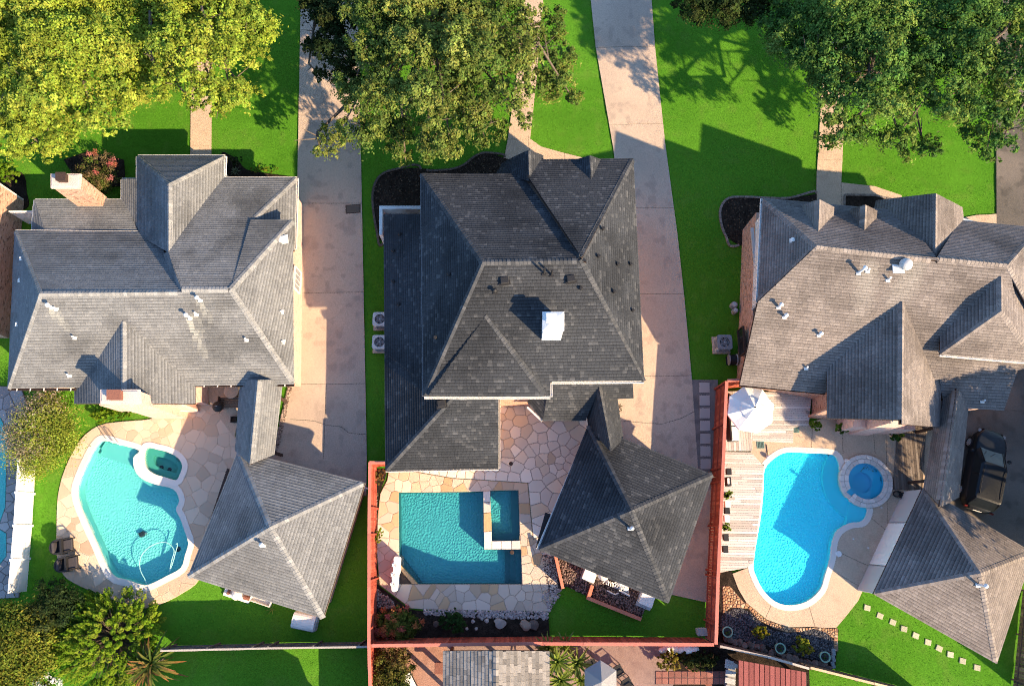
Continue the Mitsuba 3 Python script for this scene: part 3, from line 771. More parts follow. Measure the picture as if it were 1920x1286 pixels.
walls(h2, pp([(722, 404), (850, 404), (850, 720), (935, 720), (935, 880), (724, 881)], 3.1).buffer(-.4, join_style='mitre'), 0, 3.0, 'm_brick')
walls(h2, pp([(1000, 710), (1150, 710), (1150, 750), (1090, 785), (1022, 785), (1000, 765)], 2.9).buffer(-.3, join_style='mitre'), 0, 2.8, 'm_brick')
part(h2, 'porch_wall', extrude(pp([(945, 306), (1016, 300), (1016, 340), (945, 340)], 4.4).buffer(-.3), 0, 4.2), 'm_brick')
gutter(h2, [P(795, 743, ZE2), P(1032, 743, ZE2), P(1032, 715, ZE2), P(1207, 714, ZE2)], 'm_white')
gutter(h2, [P(795, 743, ZE2), P(790, 326, ZE2)], 'm_grey', .07, out=-1)
gutter(h2, [P(723, 882, 3.1), P(935, 878, 3.1), P(935, 745, 3.1)], 'm_trim', .08)
gutter(h2, [P(990, 762, 2.9), P(1018, 788, 2.9)], 'm_white', .1)
# the white parapet at the north end of the low west wing
part(h2, 'parapet', extrude(pp([(711, 386), (790, 386), (790, 392), (717, 392), (717, 440), (711, 440)], 2.6), 0, 2.6), 'm_white')
CH2 = pp([(1017, 584), (1058, 584), (1058, 620), (1017, 620)], 9.4)
k = thing('chimney', 'square white metal clad chimney with a hipped cap on the charcoal roof', 'chimney')
part(k, 'chase', extrude(CH2.buffer(-.04, join_style='mitre'), 6.2, 9.3), 'm_white_metal')
c = np.array(CH2.centroid.coords[0]); r = np.array(CH2.exterior.coords)[:-1]
part(k, 'cap', (np.vstack([np.c_[r, np.full(4, 9.3)], np.c_[r, np.full(4, 9.36)], [[c[0], c[1], 9.6]]]), np.vstack([[[i, (i + 1) % 4, (i + 1) % 4 + 4] for i in range(4)], [[i, (i + 1) % 4 + 4, i + 4] for i in range(4)], [[i + 4, (i + 1) % 4 + 4, 8] for i in range(4)]])), 'm_white_metal')
part(k, 'vent_hood', bx([c[0] - .12, c[1] + .1, 9.6], (.5, .5, .14), 0, .03), 'm_white_metal')
part(k, 'flashing', extrude(CH2.buffer(.08, join_style='mitre'), 6.6, 6.9), 'm_grey')

# ------------------------------------------------------------------ HOUSE 3 (right, brown roof)
h3 = thing('house', 'right house with tan brown shingle roofs, red brick side wall and two north dormers', 'house', 'houses in the row')
ZR3, ZE3, ZS3 = 8.05, 5.1, 3.0
S3 = F([(1531, 461, ZR3), (1890, 496, ZR3), (1935, 690), (1540, 737), (1387, 721, ZS3), (1421, 566)])
W3 = F([(1430, 372, ZE3), (1531, 461, ZR3), (1421, 566, ZE3)])
N3 = F([(1430, 372, ZE3), (1690, 396, ZE3), (1760, 489), (1756, 488, ZR3), (1531, 461, ZR3)])
NR3 = F([(1756, 484, ZR3), (1890, 496, ZR3), (1950, 428, ZE3), (1800, 414, ZE3)])
E3 = F([(1890, 496, ZR3), (1950, 428, ZE3), (1985, 690, 4.4)])
zv = zon(N3, 1753, 478) - .45
VW3 = F([(1754, 363, zv), (1753, 486, zv), (1639, 394, 4.4), (1643, 376, 4.4)])
VE3 = F([(1754, 363, zv), (1753, 486, zv), (1806, 414, 5.0), (1804, 389, 5.0)])
zd1 = zon(N3, 1534, 435)
D1W = F([(1536, 374, zd1), (1534, 437, zd1), (1502, 418, 5.6), (1505, 384, 5.6)])
D1E = F([(1536, 374, zd1), (1534, 437, zd1), (1566, 420, 5.7), (1568, 391, 5.7)])
zd2 = zon(N3, 1620, 433)
D2W = F([(1622, 384, zd2), (1620, 435, zd2), (1592, 420, 5.6), (1596, 392, 5.6)])
D2E = F([(1622, 384, zd2), (1620, 435, zd2), (1642, 422, 5.8), (1644, 395, 5.8)])
zs = zon(S3, 1691, 564)
GW3 = F([(1691, 563, zs), (1690, 787, zs), (1551, 784, 3.9), (1551, 665, 3.9)])
GE3 = F([(1691, 563, zs), (1690, 795, zs), (1762, 801, ZS3 + .3), (1766, 655, ZS3 + .3)])
z2 = zon(S3, 1876, 517)
HW3 = F([(1876, 516, z2), (1877, 583, z2), (1763, 664, 5.5), (1763, 600, 5.5)])
HS3 = F([(1877, 583, z2), (1763, 664, 5.5), (1946, 680, 5.5)])
HE3 = F([(1876, 516, z2), (1877, 583, z2), (1946, 680, 5.5), (1950, 560, 5.5)])
L3 = F([(1755, 676, 4.2), (1912, 682, 4.2), (1882, 769, 2.8), (1770, 762, 2.8)])
zb3 = 4.2
BW3 = F([(1796, 728, zb3), (1764, 950, zb3), (1732, 915, 2.6), (1758, 758, 2.6)])
BE3 = F([(1796, 728, zb3), (1764, 950, zb3), (1797, 932, 2.6), (1815, 764, 2.6)])
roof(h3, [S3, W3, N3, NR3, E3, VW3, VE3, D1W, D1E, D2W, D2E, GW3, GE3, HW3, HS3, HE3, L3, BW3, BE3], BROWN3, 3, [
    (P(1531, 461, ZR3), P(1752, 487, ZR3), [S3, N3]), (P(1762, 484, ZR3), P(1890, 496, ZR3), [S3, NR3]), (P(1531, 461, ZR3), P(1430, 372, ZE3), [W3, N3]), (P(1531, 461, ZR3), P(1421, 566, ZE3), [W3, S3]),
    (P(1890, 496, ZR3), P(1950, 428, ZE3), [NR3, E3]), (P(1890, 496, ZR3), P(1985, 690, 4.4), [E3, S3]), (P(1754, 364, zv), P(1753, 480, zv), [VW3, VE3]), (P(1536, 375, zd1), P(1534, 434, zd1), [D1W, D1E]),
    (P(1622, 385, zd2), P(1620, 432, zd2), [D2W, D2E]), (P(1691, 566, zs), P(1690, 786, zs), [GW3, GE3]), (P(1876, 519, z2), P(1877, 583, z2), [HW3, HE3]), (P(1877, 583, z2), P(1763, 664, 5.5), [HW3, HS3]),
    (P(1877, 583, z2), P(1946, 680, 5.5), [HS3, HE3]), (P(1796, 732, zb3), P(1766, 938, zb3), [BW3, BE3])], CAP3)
BASE3 = Polygon(XY([(1392, 432), (1640, 455), (1900, 470), (1900, 690), (1750, 750), (1540, 752), (1381, 722)], 0))
walls(h3, BASE3, 0, 2.75, 'm_brick')
walls(h3, pp([(1428, 372), (1690, 396), (1700, 380), (1800, 395), (1950, 430), (1946, 640), (1800, 640), (1700, 560), (1421, 566)], ZE3).buffer(-.4, join_style='mitre'), 2.75, ZE3 - .05, 'm_siding', 'upper_wall')
for t in (0.02, .27, .52, .77, .98):
    a = P(1431, 392, ZE3) * (1 - t) + P(1423, 560, ZE3) * t
    part(h3, 'trim_board', bx([a[0] + .36, a[1], 3.85], (.08, .12, 2.2)), 'm_lightgrey')
part(h3, 'trim_band', bx([(P(1428, 460, ZE3)[0]) + .33, P(1428, 470, ZE3)[1], 2.82], (.16, 4.6, .14)), 'm_lightgrey')
# gable ends and the walls under the south wings
def gable(owner, a, b, top, m, th=.12):
    a, b, top = map(np.asarray, (a, b, top))
    d = b - a; n = np.array([-d[1], d[0], 0]); n = n / np.linalg.norm(n) * th
    a0, b0 = a.copy(), b.copy(); a0[2] = b0[2] = 0
    v = np.array([a0, b0, b, top, a]); v = np.vstack([v, v + n])
    f = [[0, 1, 2], [0, 2, 4], [4, 2, 3], [5, 7, 6], [5, 9, 7], [9, 8, 7]]
    for i in range(5):
        j = (i + 1) % 5
        f += [[i, i + 5, j + 5], [i, j + 5, j]]
    return part(owner, 'gable_wall', (v, np.array(f)), m)
q = lambda px, py, z, dx, dy=0: P(px, py, z) + [dx, dy, 0]
gable(h3, q(1551, 781, 3.9, .45, .5), q(1762, 799, ZS3 + .3, -.45, .5), q(1690, 790, zs - .1, 0, .5), 'm_brick')
walls(h3, pp([(1551, 640), (1763, 640), (1762, 799), (1551, 781)], ZS3 + .4).buffer(-.45, join_style='mitre'), 0, ZS3 + .15, 'm_brick')
walls(h3, pp([(1763, 560), (1946, 560), (1946, 680), (1763, 664)], 5.5).buffer(-.25, join_style='mitre'), 0, 5.42, 'm_siding')
walls(h3, pp([(1755, 660), (1912, 660), (1882, 769), (1770, 762)], 2.8).buffer(-.35, join_style='mitre'), 0, 2.7, 'm_pinkbrick')
gable(h3, q(1804, 391, 5.0, -.3, -.35), q(1643, 378, 4.4, .3, -.35), q(1754, 365, zv - .1, 0, -.35), 'm_brick')
for nm, (a, b, c, zz, ze) in {'a': ((1505, 384), (1568, 391), (1536, 374), zd1, 5.6), 'b': ((1596, 392), (1644, 395), (1622, 384), zd2, 5.6)}.items():
    p1, p2, p3 = q(*a, ze, .2, -.25), q(*b, ze, -.2, -.25), q(*c, zz - .06, 0, -.25)
    v = np.array([p2 - [0, 0, 1.2], p1 - [0, 0, 1.2], p1, p3, p2]); v = np.vstack([v, v - [0, .1, 0]])
    f = [[0, 1, 2], [0, 2, 4], [4, 2, 3], [5, 7, 6], [5, 9, 7], [9, 8, 7]] + [[i, i + 5, (i + 1) % 5 + 5] for i in range(5)] + [[i, (i + 1) % 5 + 5, (i + 1) % 5] for i in range(5)]
    part(h3, 'dormer_face', (v, np.array(f)), 'm_siding')
gutter(h3, [P(1763, 664, 5.5), P(1930, 678, 5.5)], 'm_white', .1)
gutter(h3, [P(1421, 566, ZE3), P(1430, 372, ZE3)], 'm_white', .1, out=-1)
gutter(h3, [P(1387, 721, ZS3), P(1548, 736, ZS3)], 'm_brown', .1)
wall_window(h3, 1391, 640, 1.6, 1.5, .9, 180, 'm_brown', 2)
k = chimney('pinkish brick chimney with grey flue at the south wing of the right house', [(1671, 769), (1714, 772), (1713, 797), (1670, 794)], 5.2, 'm_pinkbrick', [(1687, 779), (1702, 779), (1702, 788), (1687, 788)], 'm_grey')
part(k, 'shoulder', extrude(Polygon(XY([(1600, 800), (1716, 806), (1716, 780), (1600, 775)], 2.3)), 0, 2.3), 'm_pinkbrick')

# ------------------------------------------------------------------ GARAGES
def garage(label, corners, apex, ze, za, pal, cap, seed, m, group='garages with hipped roofs', over=.4):
    g = thing('garage', label, 'garage', group)
    C = [(*c, ze) for c in corners]; A = (*apex, za)
    fs = [F([C[i], C[(i + 1) % 4], A]) for i in range(4)]
    roof(g, fs, pal, seed, [(P(*A), P(*C[i]), [fs[i], fs[i - 1]]) for i in range(4)], cap)
    w = pp(corners, ze).buffer(-over, join_style='mitre')
    walls(g, w, 0, ze - .06, m)
    return g, fs, w
g1, fs1, w1 = garage('left detached garage with a weathered light grey pyramid roof beside the freeform pool', [(447, 845), (683, 905), (605, 1158), (353, 1080)], (506, 988), 2.9, 5.05, GREY1, CAP1, 21, 'm_pinkbrick')
g2, fs2, w2 = garage('middle detached garage with a charcoal pyramid roof beside the rectangular pool', [(1103, 796), (1336, 890), (1253, 1130), (1010, 1030)], (1184, 957), 2.9, 5.05, GREY2, CAP2, 22, 'm_brick')
g3, fs3, w3 = garage('right detached garage with a tan brown pyramid roof and white panelled pool side wall', [(1731, 914), (1936, 1036), (1868, 1243), (1638, 1113)], (1838, 1074), 2.45, 4.4, BROWN3, CAP3, 23, 'm_siding')
gutter(g1, [P(683, 905, 2.9), P(605, 1158, 2.9)], 'm_bark', .06, out=-1)
gutter(g2, [P(1010, 1030, 2.9), P(1085, 852, 2.9)], 'm_white', .12, out=-1)
# breezeway of the left house
b1 = thing('covered_walkway', 'grey shingled covered walkway joining the left house to its garage', 'walkway')
BW1 = F([(484, 712, 4.1), (469, 870, 4.1), (441, 845, 2.6), (451, 712, 2.6)])
BE1 = F([(484, 712, 4.1), (469, 870, 4.1), (514, 852, 2.6), (530, 712, 2.6)])
roof(b1, [BW1, BE1], GREY1, 24, [(P(484, 714, 4.1), P(470, 862, 4.1), [BW1, BE1])], CAP1)
for a in ((456, 740), (446, 830), (520, 740), (510, 845)):
    c = P(*a, 2.5); part(b1, 'post', bx([c[0] + (.2 if a[0] < 480 else -.2), c[1], 1.25], (.16, .16, 2.5), 0, .02), 'm_brown')
for a in ((1152, 800), (1160, 820)):
    c = P(*a, 2.6); part(h2, 'post', bx([c[0] - .25, c[1], 1.3], (.16, .16, 2.6), 0, .02), 'm_brown')
for a in ((1790, 920), (1805, 800), (1738, 900), (1752, 800)):
    c = P(*a, 2.5); part(h3, 'post', bx([c[0] + (.25 if a[0] < 1770 else -.25), c[1], 1.25], (.16, .16, 2.5), 0, .02), 'm_brown')
# white panels of the right garage's pool side
e0, e1 = P(1726, 917, 2.2), P(1636, 1112, 2.2)
for i, (t0, t1, col) in enumerate(((0, .32, 'm_lightgrey'), (.33, .74, 'm_white'), (.75, 1, 'm_lightgrey'))):
    a, b = e0 + (e1 - e0) * t0, e0 + (e1 - e0) * t1
    c = (a + b) / 2; d = b - a
    part(g3, 'door_panel' if i == 1 else 'wall_panel', bx([c[0] + .18, c[1] - .02, 1.06], (np.linalg.norm(d), .1, 2.12), math.degrees(math.atan2(d[1], d[0])), .01), col)

# roof vents --------------------------------------------------------------
def on3(f, px, py): return tuple(f.on(px, py))
for (f, a, b, kind, h_, lab) in [
    (S1, 98, 576, 'cowl', .45, 'white vent pipe at the left end of the grey ridge, with a pale streak below'), (S1, 106, 579, 'pipe', .25, 'short white vent pipe beside the taller one at the left end of the grey ridge'),
    (S1, 141, 633, 'pipe', .3, 'small white vent on the grey south slope left of the gable'), (S1, 131, 704, 'pipe', .3, 'small white vent low on the grey slope next to the chimney shadow'),
    (S1, 376, 563, 'cowl', .5, 'white vent pipe just below the right ridge of the left house'), (S1, 357, 596, 'cowl', .6, 'white vent pipe with a long pale streak on the grey south slope'), (S1, 369, 589, 'pipe', .3, 'small white vent up and right of the streaked one'),
    (S1, 463, 637, 'pipe', .3, 'small white vent near the south east hip of the left house'), (UE1, 531, 450, 'box', .2, 'white box vent on the bright east slope of the left house'), (UE1, 529, 585, 'pipe', .2, 'upper of two white vents on the lower bright east slope'),
    (UE1, 531, 641, 'pipe', .2, 'lower of two white vents on the bright east slope'), (W1, 41, 485, 'pipe', .15, 'tiny vent near the top of the shaded west hip'), (W1, 38, 526, 'pipe', .15, 'tiny vent halfway down the shaded west hip'), (W1, 33, 608, 'pipe', .15, 'tiny vent low on the shaded west hip'),
    (fs1[2], 494, 1021, 'cowl', .35, 'white round vent on the grey south slope of the left garage')]:
    vent_pipe(*on3(f, a, b), lab, kind, h_)
for (f, a, b, kind, h_, lab) in [
    (S2, 946, 527, 'box', .2, 'charcoal box vent left of centre under the middle ridge'), (S2, 1070, 524, 'box', .2, 'charcoal box vent right of centre under the middle ridge'), (S2, 928, 548, 'cowl', .3, 'dark round vent just below the left box vent'),
    (S2, 1020, 513, 'pipe', .75, 'left of the two thin dark pipes under the middle ridge'), (S2, 1034, 516, 'pipe', .8, 'right of the two thin dark pipes under the middle ridge'), (S2, 1089, 542, 'knob', .2, 'tiny dark vent beside the right box vent'),
    (E2, 1130, 432, 'knob', .35, 'topmost dark vent on the east slope of the middle house'), (E2, 1122, 483, 'knob', .3, 'second dark vent from the top on the middle east slope'), (E2, 1158, 497, 'knob', .25, 'left of the two small vents halfway down the middle east slope'),
    (E2, 1182, 497, 'knob', .25, 'right of the two small vents halfway down the middle east slope'), (E2, 1151, 549, 'knob', .3, 'dark vent below the pair on the middle east slope'), (E2, 1186, 583, 'knob', .25, 'lowest dark vent on the middle east slope'),
    (W2, 842, 516, 'knob', .25, 'upper grey vent on the shaded west hip of the middle house'), (W2, 817, 634, 'knob', .3, 'lower grey vent on the shaded west hip of the middle house'),
    (LW2, 750, 441, 'knob', .25, 'dark vent nearest the white parapet on the low west roof'), (LW2, 738, 472, 'knob', .25, 'second dark vent from the north on the low west roof'), (LW2, 738, 529, 'knob', .25, 'third dark vent from the north on the low west roof'),
    (LW2, 748, 572, 'knob', .25, 'southernmost dark vent on the low west roof'), (LS2, 828, 757, 'box', .2, 'black box vent near the top of the low south roof')]:
    vent_pipe(*on3(f, a, b), lab, kind, h_, 'm_dark')
vent_pipe(*on3(fs2[2], 1181, 990), 'silver round topped vent with a long shadow on the charcoal garage roof', 'cowl', .7, 'm_steel')
for (f, a, b, kind, h_, lab) in [
    (S3, 1609, 512, 'cowl', .8, 'tall white vent pipe with a long shadow on the tan slope'), (S3, 1626, 508, 'pipe', .3, 'small white vent right beside the tall one on the tan slope'), (S3, 1664, 525, 'pipe', .4, 'white vent below the round turbine on the tan slope'),
    (S3, 1459, 576, 'cowl', .5, 'upper of the two white vents near the left edge of the tan slope'), (S3, 1470, 594, 'cowl', .35, 'lower of the two white vents near the left edge of the tan slope'), (S3, 1535, 628, 'cowl', .35, 'white vent in the middle of the tan slope'),
    (S3, 1511, 690, 'pipe', .3, 'white vent in the chimney shadow low on the tan slope'), (W3, 1484, 452, 'cowl', .2, 'pale round vent on the shaded west hip of the right house'), (L3, 1803, 684, 'pipe', .3, 'white vent at the top of the low rear roof of the right house'),
    (L3, 1841, 752, 'pipe', .3, 'white vent at the bottom of the low rear roof of the right house'), (fs3[2], 1833, 1096, 'cowl', .7, 'white round topped vent on the tan garage roof')]:
    vent_pipe(*on3(f, a, b), lab, kind, h_)
p = np.array(on3(S3, 1692, 500))
k = thing('turbine_vent', 'big pale round turbine vent below the ridge of the right house', 'vent')
part(k, 'dome', lathe([(.0, .62), (.16, .6), (.27, .52), (.32, .4), (.32, .3), (.24, .22), (.2, .2)], 20, p), 'm_lightgrey', smooth=40)
part(k, 'neck', cyl(p - [0, 0, .2], p + [0, 0, .24], .2, n=16), 'm_lightgrey')
part(k, 'flashing', bx(p + [-.25, -.12, .04], (.6, .5, .06), 0, .02), 'm_white')
# ================================================================== POOLS
def basin(owner, g, depth, col, lip=0.03, floor_rise=None):
    """walls and floor of a pool"""
    r = rings(g)[0]
    n = len(r)
    i = np.arange(n); j = (i + 1) % n
    v = np.vstack([np.c_[r, np.full(n, lip)], np.c_[r, np.full(n, -depth)]])
    part(owner, 'basin_wall', (v, np.vstack([np.stack([i, j + n, j], 1), np.stack([i, i + n, j + n], 1)])), 'm_poolwall_' + col)
    x0, y0, x1, y1 = g.bounds
    part(owner, 'basin_floor', caustic_floor(g, -depth), 'm_pool_' + col, smooth=True)

def caustic_floor(g, z, step=.034, amp=.036):
    """pool floor whose made-up relief imitates the caustic net of sunlit water"""
    x0, y0, x1, y1 = g.bounds
    xs, ys = np.arange(x0 - .1, x1 + .1, step), np.arange(y0 - .1, y1 + .1, step)
    X, Y = np.meshgrid(xs, ys, indexing='ij')
    pts = np.stack([X, Y, X * 0], -1).reshape(-1, 3)
    w1 = meshkit.noise(pts * 3.1 + 3).reshape(-1); w2 = meshkit.noise(pts * 1.9 + 47).reshape(-1)
    q = pts[:, :2] + .16 * np.stack([w1, w2], 1)
    rg = np.random.default_rng(int(x0 * 10) + 999)
    hh = np.zeros(len(q))
    for cell, wt in ((.165, 1.0), (.11, .5)):
        i, j = np.meshgrid(np.arange(int((x1 - x0 + 2) / cell)), np.arange(int((y1 - y0 + 2) / cell)), indexing='ij')
        s = np.stack([i.ravel(), j.ravel()], 1) * cell + (x0 - 1, y0 - 1) + rg.uniform(-.42, .42, (i.size, 2)) * cell
        d, _ = cKDTree(s).query(q, k=2)
        hh += wt * np.clip((d[:, 1] - d[:, 0]) / (cell * .45), 0, 1)
    pts[:, 2] = z - amp * hh
    n = len(ys); i, j = np.meshgrid(np.arange(len(xs) - 1), np.arange(n - 1), indexing='ij'); a = i * n + j
    f = np.stack([a, a + n, a + n + 1, a + 1], -1).reshape(-1, 4)
    c = pts[f].mean(1)
    return join([(pts, f[shapely.contains_xy(g.buffer(.06), c[:, 0], c[:, 1])])])

def water(owner, g, z, col):
    part(owner, 'water', tri_sheet(g.buffer(.01), z), 'm_water_' + col)

def coping_stones(owner, band, n, seed, pal, z, line, w, joint=.012):
    """a band of coping cut into stones square to a line"""
    L = line.length
    rg = np.random.default_rng(seed)
    for k in range(n):
        a, b = (k * L / n + joint / 2), ((k + 1) * L / n - joint / 2)
        pts = [line.interpolate(a + (b - a) * t / 3) for t in range(4)]
        q = LineString(pts).buffer(w / 2, cap_style='flat', join_style='mitre').intersection(band)
        for s in polys(q):
            if s.area < .01: continue
            me = stone(s.simplify(.01), -.03, z + rg.uniform(-.003, .003), .012)
            part(owner, 'coping_stone', me, 'm_stone', color=vc(len(me[0]), np.array(pal[rg.choice(len(pal))]) * rg.uniform(.94, 1.05)))

def step_block(owner, g, z, depth, col, name='step'):
    part(owner, name, extrude(g, -depth - .02, z), 'm_poolwall_' + col)

W_ = [(.66, .61, .56), (.64, .585, .54), (.68, .63, .585)]
# --- pool 1
p1 = thing('swimming_pool', 'freeform turquoise pool with white coping and a cleaner hose in the left yard', 'swimming pool', 'backyard swimming pools')
basin(p1, POOL1, .72, 'teal')
water(p1, POOL1, -.07, 'teal')
band = POOL1.buffer(.33).difference(unary_union([POOL1, SPA1.buffer(.30)]))
me = extrude(band, -.25, .085); part(p1, 'coping', me, 'm_stone', color=vc(len(me[0]), W_[0]))
step_block(p1, poly([(195, 825), (262, 844), (252, 862), (185, 842)]).intersection(POOL1), -.22, .72, 'teal')
step_block(p1, poly([(185, 842), (252, 862), (250, 876), (180, 852)]).intersection(POOL1), -.42, .72, 'teal')
step_block(p1, SPA1.buffer(.75).intersection(POOL1).intersection(poly([(262, 870), (345, 905), (345, 960), (300, 935), (255, 905), (240, 880)])), -.25, .72, 'teal', 'ledge')
p1s = thing('spa_pool', 'green watered spa with white rim set into the corner of the freeform pool', 'spa', 'spas beside the pools')
basin(p1s, SPA1, .75, 'green') if False else None
scene['m_pool_spa'] = principled((.08, .30, .25), .8, .2)
def plain_basin(owner, g, depth, m):
    r = rings(g)[0]; n = len(r); i = np.arange(n); j = (i + 1) % n
    v = np.vstack([np.c_[r, np.full(n, .03)], np.c_[r, np.full(n, -depth)]])
    part(owner, 'basin_wall', (v, np.vstack([np.stack([i, j + n, j], 1), np.stack([i, i + n, j + n], 1)])), m)
    part(owner, 'basin_floor', tri_sheet(g.buffer(.02), -depth), m)
plain_basin(p1s, SPA1, .55, 'm_pool_spa')
part(p1s, 'bench', extrude(SPA1.difference(SPA1.buffer(-.38)), -.57, -.25), 'm_pool_spa')
water(p1s, SPA1, -.03, 'teal')
me = extrude(SPA1.buffer(.32).difference(SPA1), -.25, .10); part(p1s, 'rim', me, 'm_stone', color=vc(len(me[0]), W_[2]))
for a in ((303, 876), (318, 880)):
    c = P(*a, -.55); part(p1s, 'drain', lathe([(.0, .03), (.1, .03), (.13, .0)], 14, c), 'm_dark')
# cleaner hose, cleaner, handrail
hp = [P(a, b, -.12) for a, b in open_smooth([(330, 1020), (328, 1040), (318, 1072), (322, 1050), (326, 1030), (310, 1016), (285, 1022), (266, 1040), (262, 1062), (270, 1082), (284, 1093)], 5)]
one('pool_hose', tube(hp, .022, 6), 'm_white', 'pale floating hose looping over the freeform pool', 'hose')
c = P(268, 1001, -.74)
k = thing('pool_cleaner', 'small dark cleaner on the floor of the freeform pool', 'pool cleaner')
part(k, 'body', bx(c + [0, 0, .1], (.34, .28, .18), 30, .05), 'm_dark'); part(k, 'wheel', cyl(c + [-.2, 0, .07], c + [-.2, .06, .07], .08), 'm_grey'); part(k, 'wheel', cyl(c + [.2, 0, .07], c + [.2, .06, .07], .08), 'm_grey')
hr = [P(197, 821, .08), P(197, 821, .8), P(201, 823, .9), P(207, 826, .85), P(212, 830, -.2)]
k = thing('handrail', 'white handrail at the steps of the freeform pool', 'handrail')
for dx in (0, .42):
    part(k, 'rail', tube([h_ + np.array([dx, -dx * .28, 0]) for h_ in hr], .025, 8), 'm_white')
p = P(334, 1029, -.72); one('pool_drain', lathe([(.0, .03), (.12, .03), (.15, 0)], 14, p), 'm_dark', 'dark round drain on the floor of the freeform pool near the garage', 'drain')

# --- pool 2
p2 = thing('swimming_pool', 'rectangular dark teal pool with flagstone edges in the middle yard', 'swimming pool', 'backyard swimming pools')
basin(p2, POOL2, .95, 'deep')
water(p2, POOL2, -.10, 'deep')
for k_, (xa, xb, zz) in enumerate([(946, 979, -.74), (956, 979, -.52), (966, 979, -.31)]):
    step_block(p2, poly([(xa, 1030), (xb, 1030), (xb + 1, 1094), (xa + 1, 1094)]).intersection(POOL2), zz, .95, 'deep')
part(p2, 'shelf', extrude(poly([(748, 1040), (789, 1094.5), (749, 1094.5)]).intersection(POOL2.buffer(-.005)), -.97, -.42), 'm_poolwall_deep')
me = extrude(poly([(749, 1056), (749, 1066), (773, 1094), (783, 1094)]).intersection(POOL2.buffer(-.005)), -1.26, .05)
part(p2, 'spillway', me, 'm_stone', label='tan stone beam across the pool corner', color=vc(len(me[0]), (.40, .27, .16)))
part(p2, 'corner_basin', extrude(poly([(749, 1067), (772, 1094.3), (749, 1094.3)]).intersection(POOL2.buffer(-.01)), -1.2, -.02), 'm_brown', label='dark corner basin behind the stone beam')
sp2 = thing('spa_pool', 'square dark teal spa behind a low stone wall in the rectangular pool', 'spa', 'spas beside the pools')
basin(sp2, SPA2, .75, 'deep')
part(sp2, 'bench', extrude(poly([(958, 919), (973, 919), (975, 1013), (922, 1013), (922, 1000), (958, 1000)]).intersection(SPA2.buffer(-.004)), -.77, -.32), 'm_poolwall_deep')
water(sp2, SPA2, -.06, 'deep')
for qd, col in [([(906, 921), (919, 920), (919.6, 940), (906.5, 941)], W_[0]), ([(906.5, 941.7), (919.7, 940.7), (920.2, 960), (906.9, 961)], (.50, .45, .41)), ([(907, 961.7), (920.3, 960.7), (921.6, 995), (907.3, 996)], (.50, .33, .18)),
                ([(907.4, 996.7), (921.7, 995.7), (922, 1013.5), (922, 1029), (907.8, 1029)], W_[1]), ([(922.5, 1014), (940, 1013.7), (940, 1029), (922.6, 1029)], W_[2]), ([(940.6, 1013.7), (958, 1013.3), (958.4, 1029), (940.6, 1029)], W_[0]), ([(958.8, 1013.3), (975, 1012.8), (976.2, 1029), (959, 1029)], (.58, .52, .48))]:
    me = stone(poly(qd), -1.2, .13, .015); part(sp2, 'wall_stone', me, 'm_stone', color=vc(len(me[0]), col))
# white raised wall with urns by the pool
k = thing('raised_planter', 'white rendered wall in two rounded lengths at the south west corner of the rectangular pool', 'wall')
for a, b in (((743, 1048), (742, 1074)), ((740, 1078), (739, 1104))):
    L = LineString(XY([a, b], .85)).buffer(.15, 6)
    part(k, 'wall_block', extrude(L, 0, .85), 'm_white')
for a in ((742, 1058), (740, 1076), (739, 1094)):
    c = P(*a, .85)
    k = thing('urn', f"{dict([(1058, 'upper'), (1076, 'middle'), (1094, 'lower')])[a[1]]} pale urn with spiky leaves on the white poolside wall", 'urn', 'urns on the white poolside wall')
    part(k, 'bowl', lathe([(.02, 0), (.1, .02), (.06, .08), (.14, .22), (.17, .26), (.13, .25), (0, .2)], 14, c), 'm_white')
    sp = []
    for t in range(7):
        an = t * .9; d = np.array([math.cos(an) * .16, math.sin(an) * .16, .42])
        sp.append(cyl(c + [0, 0, .2], c + [0, 0, .2] + d, .025, .003, 5))
    part(k, 'spikes', join(sp), 'm_white')

# --- pool 3
p3 = thing('swimming_pool', 'bright blue kidney shaped pool with white coping beside the wooden deck', 'swimming pool', 'backyard swimming pools')
basin(p3, POOL3, .46, 'blue')
water(p3, POOL3, -.07, 'blue')
SPA3R = Point(*P(1622, 902)[:2]).buffer(1.52, 32)
band3 = POOL3.buffer(.30).difference(unary_union([POOL3, SPA3R.buffer(.01), poly([(1380, 845), (1432, 872), (1433, 878), (1424, 1000), (1412, 1058), (1380, 1058)])]))
me = extrude(band3, -.25, .082); part(p3, 'coping', me, 'm_stone', color=vc(len(me[0]), W_[0]))
trim = POOL3.buffer(.16).difference(POOL3).intersection(poly([(1380, 845), (1432, 872), (1433, 878), (1424, 1000), (1412, 1058), (1380, 1058)]))
me = extrude(trim, -.3, .10); part(p3, 'deck_trim', me, 'm_trim')
step_block(p3, SPA3R.buffer(.85).intersection(POOL3).union(poly([(1560, 855), (1580, 880), (1600, 935), (1585, 940), (1565, 900), (1552, 851)]).intersection(POOL3)), -.22, .46, 'blue', 'ledge')
step_block(p3, poly([(1594, 938), (1640, 945), (1630, 985), (1588, 985)]).intersection(POOL3), -.14, .46, 'blue')
sp3 = thing('spa_pool', 'round blue spa with a wide ring of pale stones', 'spa', 'spas beside the pools')
scene['m_pool_spa3'] = principled((.07, .46, .66), .8, .2)
plain_basin(sp3, SPA3, .6, 'm_pool_spa3')
part(sp3, 'bench', extrude(SPA3.difference(Point(*P(1620, 904)[:2]).buffer(.60, 24)), -.62, -.25), 'm_pool_spa3')
water(sp3, SPA3, -.03 + .14, 'blue')
c3 = np.array(SPA3R.centroid.coords[0])
chan = poly([(1604, 906), (1610, 916), (1594, 931), (1584, 922)])
rg = np.random.default_rng(31)
